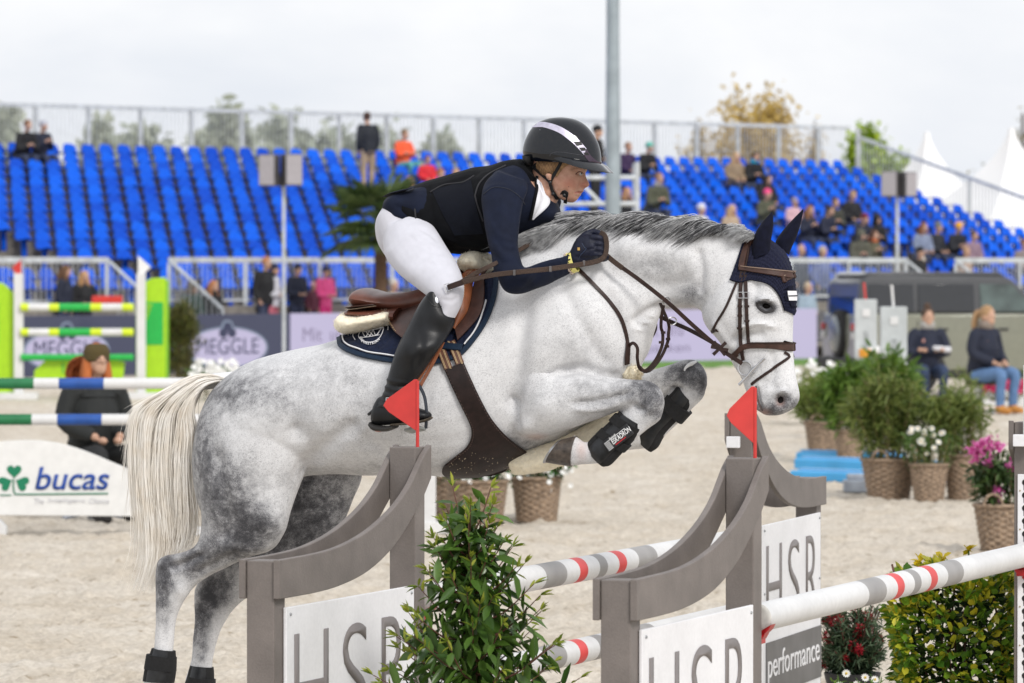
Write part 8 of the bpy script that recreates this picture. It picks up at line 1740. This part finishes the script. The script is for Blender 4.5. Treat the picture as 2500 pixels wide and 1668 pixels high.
    # ---- baskets and their plants
    bam = leafmat('bamboo_leaf', (.09, .14, .03), (.26, .31, .08), trans=.3); lim = leafmat('lime_bush_leaf', (.12, .19, .03), (.26, .33, .08), trans=.3); dai = leafmat('daisy_leaf', (.06, .14, .03), (.16, .26, .07), trans=.2); pe = leafmat('laurel_tall_leaf', (.05, .12, .015), (.16, .26, .04), trans=.3)
    def tuft(p, z0, cx, hw, zt2, m, name, label, n=1500, ln=.12, wd=.016, stems=26, dep=.3, cat='plant', group='potted plants on the sand', low=.0):
        t = thing(name, p + UPV * z0, label, cat, group); b = MB(); P = []; D = []
        for k in range(stems):
            x = r.uniform(-1, 1); y = r.uniform(-1, 1); top = np.array((cx + x * hw, p[1] + y * dep, zt2 - (zt2 - z0) * .30 * abs(x) ** 1.5 * r.uniform(.6, 1.3) - r.uniform(0, .16) * (zt2 - z0))); a = np.array((p[0] + x * .12, p[1] + y * .12, z0 - .05)); c = spl(np.array([a, a * .4 + top * .6 + np.array((x * .05 * hw, 0, .06)), top]), 5); b.tube(c, .005, 5)
            for i in range(n // stems): f = r.uniform(.12, 1) ** .8; q = c[int(f * (len(c) - 1))] + r.normal(0, .045, 3); P.append(q); D.append(r.normal(0, .75, 3) + (x * .4, y * .3, .15))
        tag(b.build('stems', mat('bamboo_stem', (.16, .13, .05), rough=.6, var=.3), t), None, kind='stuff'); leaves('foliage', t, m, np.array(P), np.array(D), ln, wd, r); return t
    p, h = basket(2170, 1219, .245, .36, 'round wicker basket holding the large bamboo plant'); X = lambda px, Yd: at(px, 900, Yd)[0]
    tuft(p, h, X(2165, p[1]), (2265 - 2060) / 2 / F * p[1], at(2165, 905, p[1])[2], bam, 'bamboo_plant', 'dense bushy bamboo in the largest round basket', n=2600, stems=40)
    p, h = basket(2352, 1220, .18, .40, 'tapered wicker basket with looped handle behind the daisy basket'); tuft(p, h, X(2335, p[1]), (2400 - 2275) / 2 / F * p[1], at(2340, 955, p[1])[2], bam, 'bamboo_plant', 'lighter bamboo in the basket with looped handle', n=1700, stems=28)
    p, h = basket(2268, 1224, .17, .33, 'wicker basket filled with white daisies', handles=False); t = tuft(p, h, p[0] + .0, .20, h + .30, dai, 'daisy_plant', 'rounded plant with white daisies in the front basket', n=1500, ln=.05, wd=.010, stems=50, dep=.18)
    blossom(t, 'flower', [np.array((p[0] + r.uniform(-.20, .24), p[1] - r.uniform(.08, .22), h + r.uniform(.08, .34))) for _ in range(20)], .028, wp, yc, r)
    p, h = basket(2010, 1120, .20, .40, 'wicker basket with round handle behind the blue planks'); tuft(p, h, X(2005, p[1]), (2080 - 1950) / 2 / F * p[1], at(2010, 925, p[1])[2], lim, 'leafy_plant', 'pale lime green bushy plant behind the blue planks', n=1800, stems=30)
    p, h = basket(2075, 1135, .16, .36, 'plain wicker basket half hidden by the large bamboo', handles=False); tuft(p, h, X(2085, p[1]), .30, at(2085, 880, p[1])[2], pe, 'leafy_plant', 'broad leaved plant between pale uprights and bamboo', n=900, ln=.16, wd=.045, stems=20)
    p = gy(56.5, 2178); tuft(p, .1, X(2170, 56.5), .32, at(2165, 832, 56.5)[2], pe, 'laurel_plant', 'tall broad leaved plant in front of the pale uprights', n=900, ln=.18, wd=.05, stems=16)
    p = gy(62, 2360); tuft(p, .1, X(2352, 62), .18, at(2352, 900, 62)[2], lim, 'leafy_plant', 'thin sapling with few leaves before the blue jeans', n=240, ln=.1, wd=.02, stems=8)
    p = gy(66, 1985); t = tuft(p, .05, X(1990, 66), .5, at(1985, 888, 66)[2], lim, 'flower_bed', 'low green bed with white flowers by the horse muzzle', n=1200, ln=.09, wd=.02, stems=30, cat='flower bed', group=None); blossom(t, 'flower', [at(r.uniform(1935, 2065), r.uniform(880, 930), 65.4) for _ in range(30)], .045, wp, None, r)
    p = gy(72, 2440); t = tuft(p, .2, X(2440, 77.5), 1.0, .62, dai, 'flower_bed', 'row of crimson flowers behind the white kerb', n=700, ln=.08, wd=.02, stems=30, cat='flower bed', group=None); cm_ = mat('crimson_petals', (.50, .015, .09), rough=.6); blossom(t, 'flower', [at(r.uniform(2385, 2500), r.uniform(930, 955), 71.8) for _ in range(26)], .07, cm_, None, r)
    p, h = basket(2445, 1345, .20, .34, 'wicker basket with pink rhododendron beside the keyhole post'); rl = leafmat('rhododendron_leaf', (.02, .05, .012), (.07, .12, .03), trans=.15)
    t = tuft(p, h, X(2440, p[1]), .17, at(2440, 1120, p[1])[2], rl, 'rhododendron', 'pink flowering rhododendron in the basket beside the keyhole post', n=800, ln=.09, wd=.03, stems=18, dep=.15); pk = leafmat('rhododendron_petal', (.65, .09, .38), (.80, .28, .58), trans=.3)
    C = [at(px, py, p[1] - .1) for px, py in ((2385, 1095), (2400, 1085), (2418, 1080), (2432, 1088), (2380, 1118), (2400, 1105), (2374, 1105), (2415, 1100), (2410, 1138), (2475, 1090), (2480, 1120), (2470, 1145), (2432, 1200))]; PP = np.repeat(np.array(C), 26, 0) + r.normal(0, .02, (26 * len(C), 3)); leaves('pink_blossom', t, pk, PP, r.normal(0, 1, PP.shape) + (0, -.6, .4), .045, .036, r)
    # baskets seen under the horse
    for k, (px, py, wt_, lab) in enumerate(((1165, 1282, .245, 'large wicker basket under the girth with white trailing flowers'), (1310, 1273, .20, 'wicker basket under the raised fore hoof with white trailing flowers'), (1112, 1268, .20, 'shaded wicker basket beside the white jump post'))):
        p, h = basket(px, py, wt_, .36, lab, handles=False, wbot=.8); t = tuft(p, h, p[0], .30, h + .25, leafmat('trailing_leaf', (.02, .09, .02), (.07, .19, .04), trans=.2) if 'trailing_leaf' not in MATS else MATS['trailing_leaf'], 'trailing_flowers', ('leafy plant with white flowers in the basket below the girth', 'leafy plant with white flowers in the basket below the fore hoof', 'leafy plant in the shaded basket by the white post')[k], n=900, ln=.07, wd=.028, stems=36, dep=.25)
        blossom(t, 'flower', [np.array((p[0] + r.uniform(-.32, .34), p[1] - r.uniform(.1, .3), h + r.uniform(-.10, .16))) for _ in range(13)], .026, wp, None, r, 6)
    # ---- left background plants
    p = gy(79, 440); tuft(p, .25, X(440, 79), .30, at(440, 722, 79)[2], leafmat('shrub_leaf', (.05, .075, .015), (.16, .15, .035), trans=.2), 'columnar_shrub', 'slim loose columnar shrub beside the lime jump wing', n=2200, ln=.10, wd=.03, stems=40, dep=.25, group=None)
    p = gy(78, 520); t = tuft(p, .1, X(520, 78), .38, at(520, 885, 78)[2], dai, 'flower_mound', 'low mound of white flowers behind the horse tail', n=700, ln=.08, wd=.02, stems=24, group=None); blossom(t, 'flower', [at(r.uniform(465, 580), r.uniform(880, 915), 77.4) for _ in range(45)], .055, wp, None, r, 6)
    # ---- palm
    Dp = 97.2; p = gy(Dp, 930); t = thing('palm_tree', p, 'fan palm with shaggy brown trunk behind the rider back', 'palm'); zc = at(930, 560, Dp)[2]; b = MB(); R_ = []
    for k in range(40): f = k / 39; rr = .13 * (1 + .14 * (k % 2)) * (1 - .1 * f); R_.append([p + np.array((math.cos(a) * rr, math.sin(a) * rr, f * zc)) for a in np.arange(14) * 2 * math.pi / 14])
    b.rings(R_); b.build('trunk', mat('palm_bark', (.11, .065, .04), rough=.95, var=.5, vscale=25, bump=.6, bscale=50), t); P = []; D = []; b = MB()
    for k in range(44):
        a = r.uniform(0, 2 * math.pi); el = r.uniform(-.35, 1.25); d = np.array((math.cos(a) * math.cos(el), math.sin(a) * math.cos(el), math.sin(el))); c0 = p + UPV * zc; e = c0 + d * r.uniform(.45, .75); b.tube(np.array([c0, e]), .012, 5); u = nrm(np.cross(d, (0, 0, 1))); 
        for q in np.linspace(-1.35, 1.35, 22): dd = d * math.cos(q) + u * math.sin(q); P.append(e); D.append(dd + np.array((0, 0, -.15)))
    tag(b.build('frond_stalks', mat('palm_stalk', (.10, .14, .04)), t), None, kind='stuff'); leaves('fronds', t, leafmat('palm_frond', (.05, .10, .03), (.16, .22, .08), trans=.15), np.array(P), np.array(D), .62, .04, r, .2)
    # ---- trees behind the stand
    def tree(px, Dd, ytop, hwpx, m, label, n, leaf, ybase, upright=0., sparse=1.0, name='tree', trunkc=(.12, .09, .07), seed=0):
        rr = np.random.default_rng(seed + int(px)); p = gy(Dd, px); t = thing(name, p, label, 'tree', None); H = at(px, ytop, Dd)[2]; hw = hwpx / F * Dd; zb = max(1.0, at(px, ybase, Dd)[2]); bm = mat('tree_bark_%d' % int(px), trunkc, rough=.9, var=.3); b = MB(); b.tube(spl(np.array([p, p + (.1, 0, zb), p + (-.1, .1, zb + (H - zb) * .5)]), 5), np.linspace(.05 * H ** .7, .04, 11), 9); b.build('trunk', bm, t); b = MB(); P = []; D = []; cl = []
        for k in range(60):
            a = rr.uniform(0, 2 * math.pi); f = rr.uniform(0, 1); zz = zb + (H - zb) * (.1 + .9 * f); rad = hw * (.35 + .75 * f) * rr.uniform(.05, 1) if upright > .8 else hw * (math.sin(min(1, f * .85 + .18) * math.pi) ** .6) * rr.uniform(.25, 1.05); zz -= (H - zb) * .35 * (rad / hw) ** 2 * rr.uniform(.3, 1) if upright > .8 else 0; e = np.array((p[0] + math.cos(a) * rad, p[1] + math.sin(a) * rad, zz)); s0 = p + UPV * (zb * .7 + (zz - zb) * .45 * (1 - upright)); c = spl(np.array([s0, s0 * .5 + e * .5 + np.array((0, 0, -.1 * upright * H * .3)), e]), 4); b.tube(c, np.linspace(.05, .015, len(c)), 5); cl.append((c, rr.uniform(.3, 1.0)))
        tag(b.build('limbs', bm, t), None, kind='stuff')
        for c, w_ in cl:
            nn_ = int(n / 60 * w_ * 4)
            for i in range(nn_): f = rr.uniform(.4, 1.05); q = c[min(len(c) - 1, int(f * (len(c) - 1)))]; P.append(q + rr.normal(0, hw * .10 * sparse + .05, 3)); D.append(rr.normal(0, 1, 3))
        leaves('crown', t, m, np.array(P), np.array(D), leaf, leaf * .6, rr)
    yl_ = leafmat('yellow_tree_leaf', (.42, .29, .07), (.66, .50, .17), trans=.35, rough=.7); gl_ = leafmat('spring_tree_leaf', (.20, .33, .015), (.42, .54, .05), trans=.35); hz = leafmat('far_tree_leaf', (.34, .38, .30), (.44, .47, .37), trans=.3, rough=.8); br_ = leafmat('bare_tree_leaf', (.16, .14, .06), (.28, .24, .10), trans=.3)  # far trees: pale haze is mixed into the leaf colour
    tree(1865, 190, 200, 150, yl_, 'tall yellow leaved tree behind the grandstand', 4200, .30, 520, .9, .9, seed=1); tree(1700, 190, 285, 60, yl_, 'thin low yellow tree beside the tall yellow one', 500, .22, 520, .7, 1.3, seed=2); tree(1990, 200, 285, 36, yl_, 'small yellow tree top above the railing end', 400, .22, 520, .7, 1.3, seed=3)
    tree(2115, 185, 308, 85, gl_, 'bright green leafy tree beside the railing end', 3400, .36, 560, .2, .9, seed=4); tree(2205, 195, 372, 30, gl_, 'small bright green tree beside the tents', 600, .24, 560, .2, 1.1, seed=5)
    tree(2400, 210, 410, 70, br_, 'half bare brown tree between the white tents', 500, .22, 600, .6, 1.4, seed=6); tree(2495, 205, 262, 40, br_, 'bare twiggy tree beside a white tent peak', 260, .2, 560, .8, 1.5, seed=7)
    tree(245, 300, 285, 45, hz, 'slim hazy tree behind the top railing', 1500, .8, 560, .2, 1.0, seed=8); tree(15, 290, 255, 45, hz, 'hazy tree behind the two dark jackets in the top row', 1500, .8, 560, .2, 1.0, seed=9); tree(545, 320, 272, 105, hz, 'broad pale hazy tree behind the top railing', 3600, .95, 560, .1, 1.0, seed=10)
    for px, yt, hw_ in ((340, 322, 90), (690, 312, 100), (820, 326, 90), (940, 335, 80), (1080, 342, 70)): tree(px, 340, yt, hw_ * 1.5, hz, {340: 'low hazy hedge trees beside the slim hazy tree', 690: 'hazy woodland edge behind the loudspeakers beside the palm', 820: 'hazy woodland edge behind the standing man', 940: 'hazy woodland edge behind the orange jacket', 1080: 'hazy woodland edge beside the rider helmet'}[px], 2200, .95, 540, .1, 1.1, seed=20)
build_plants()
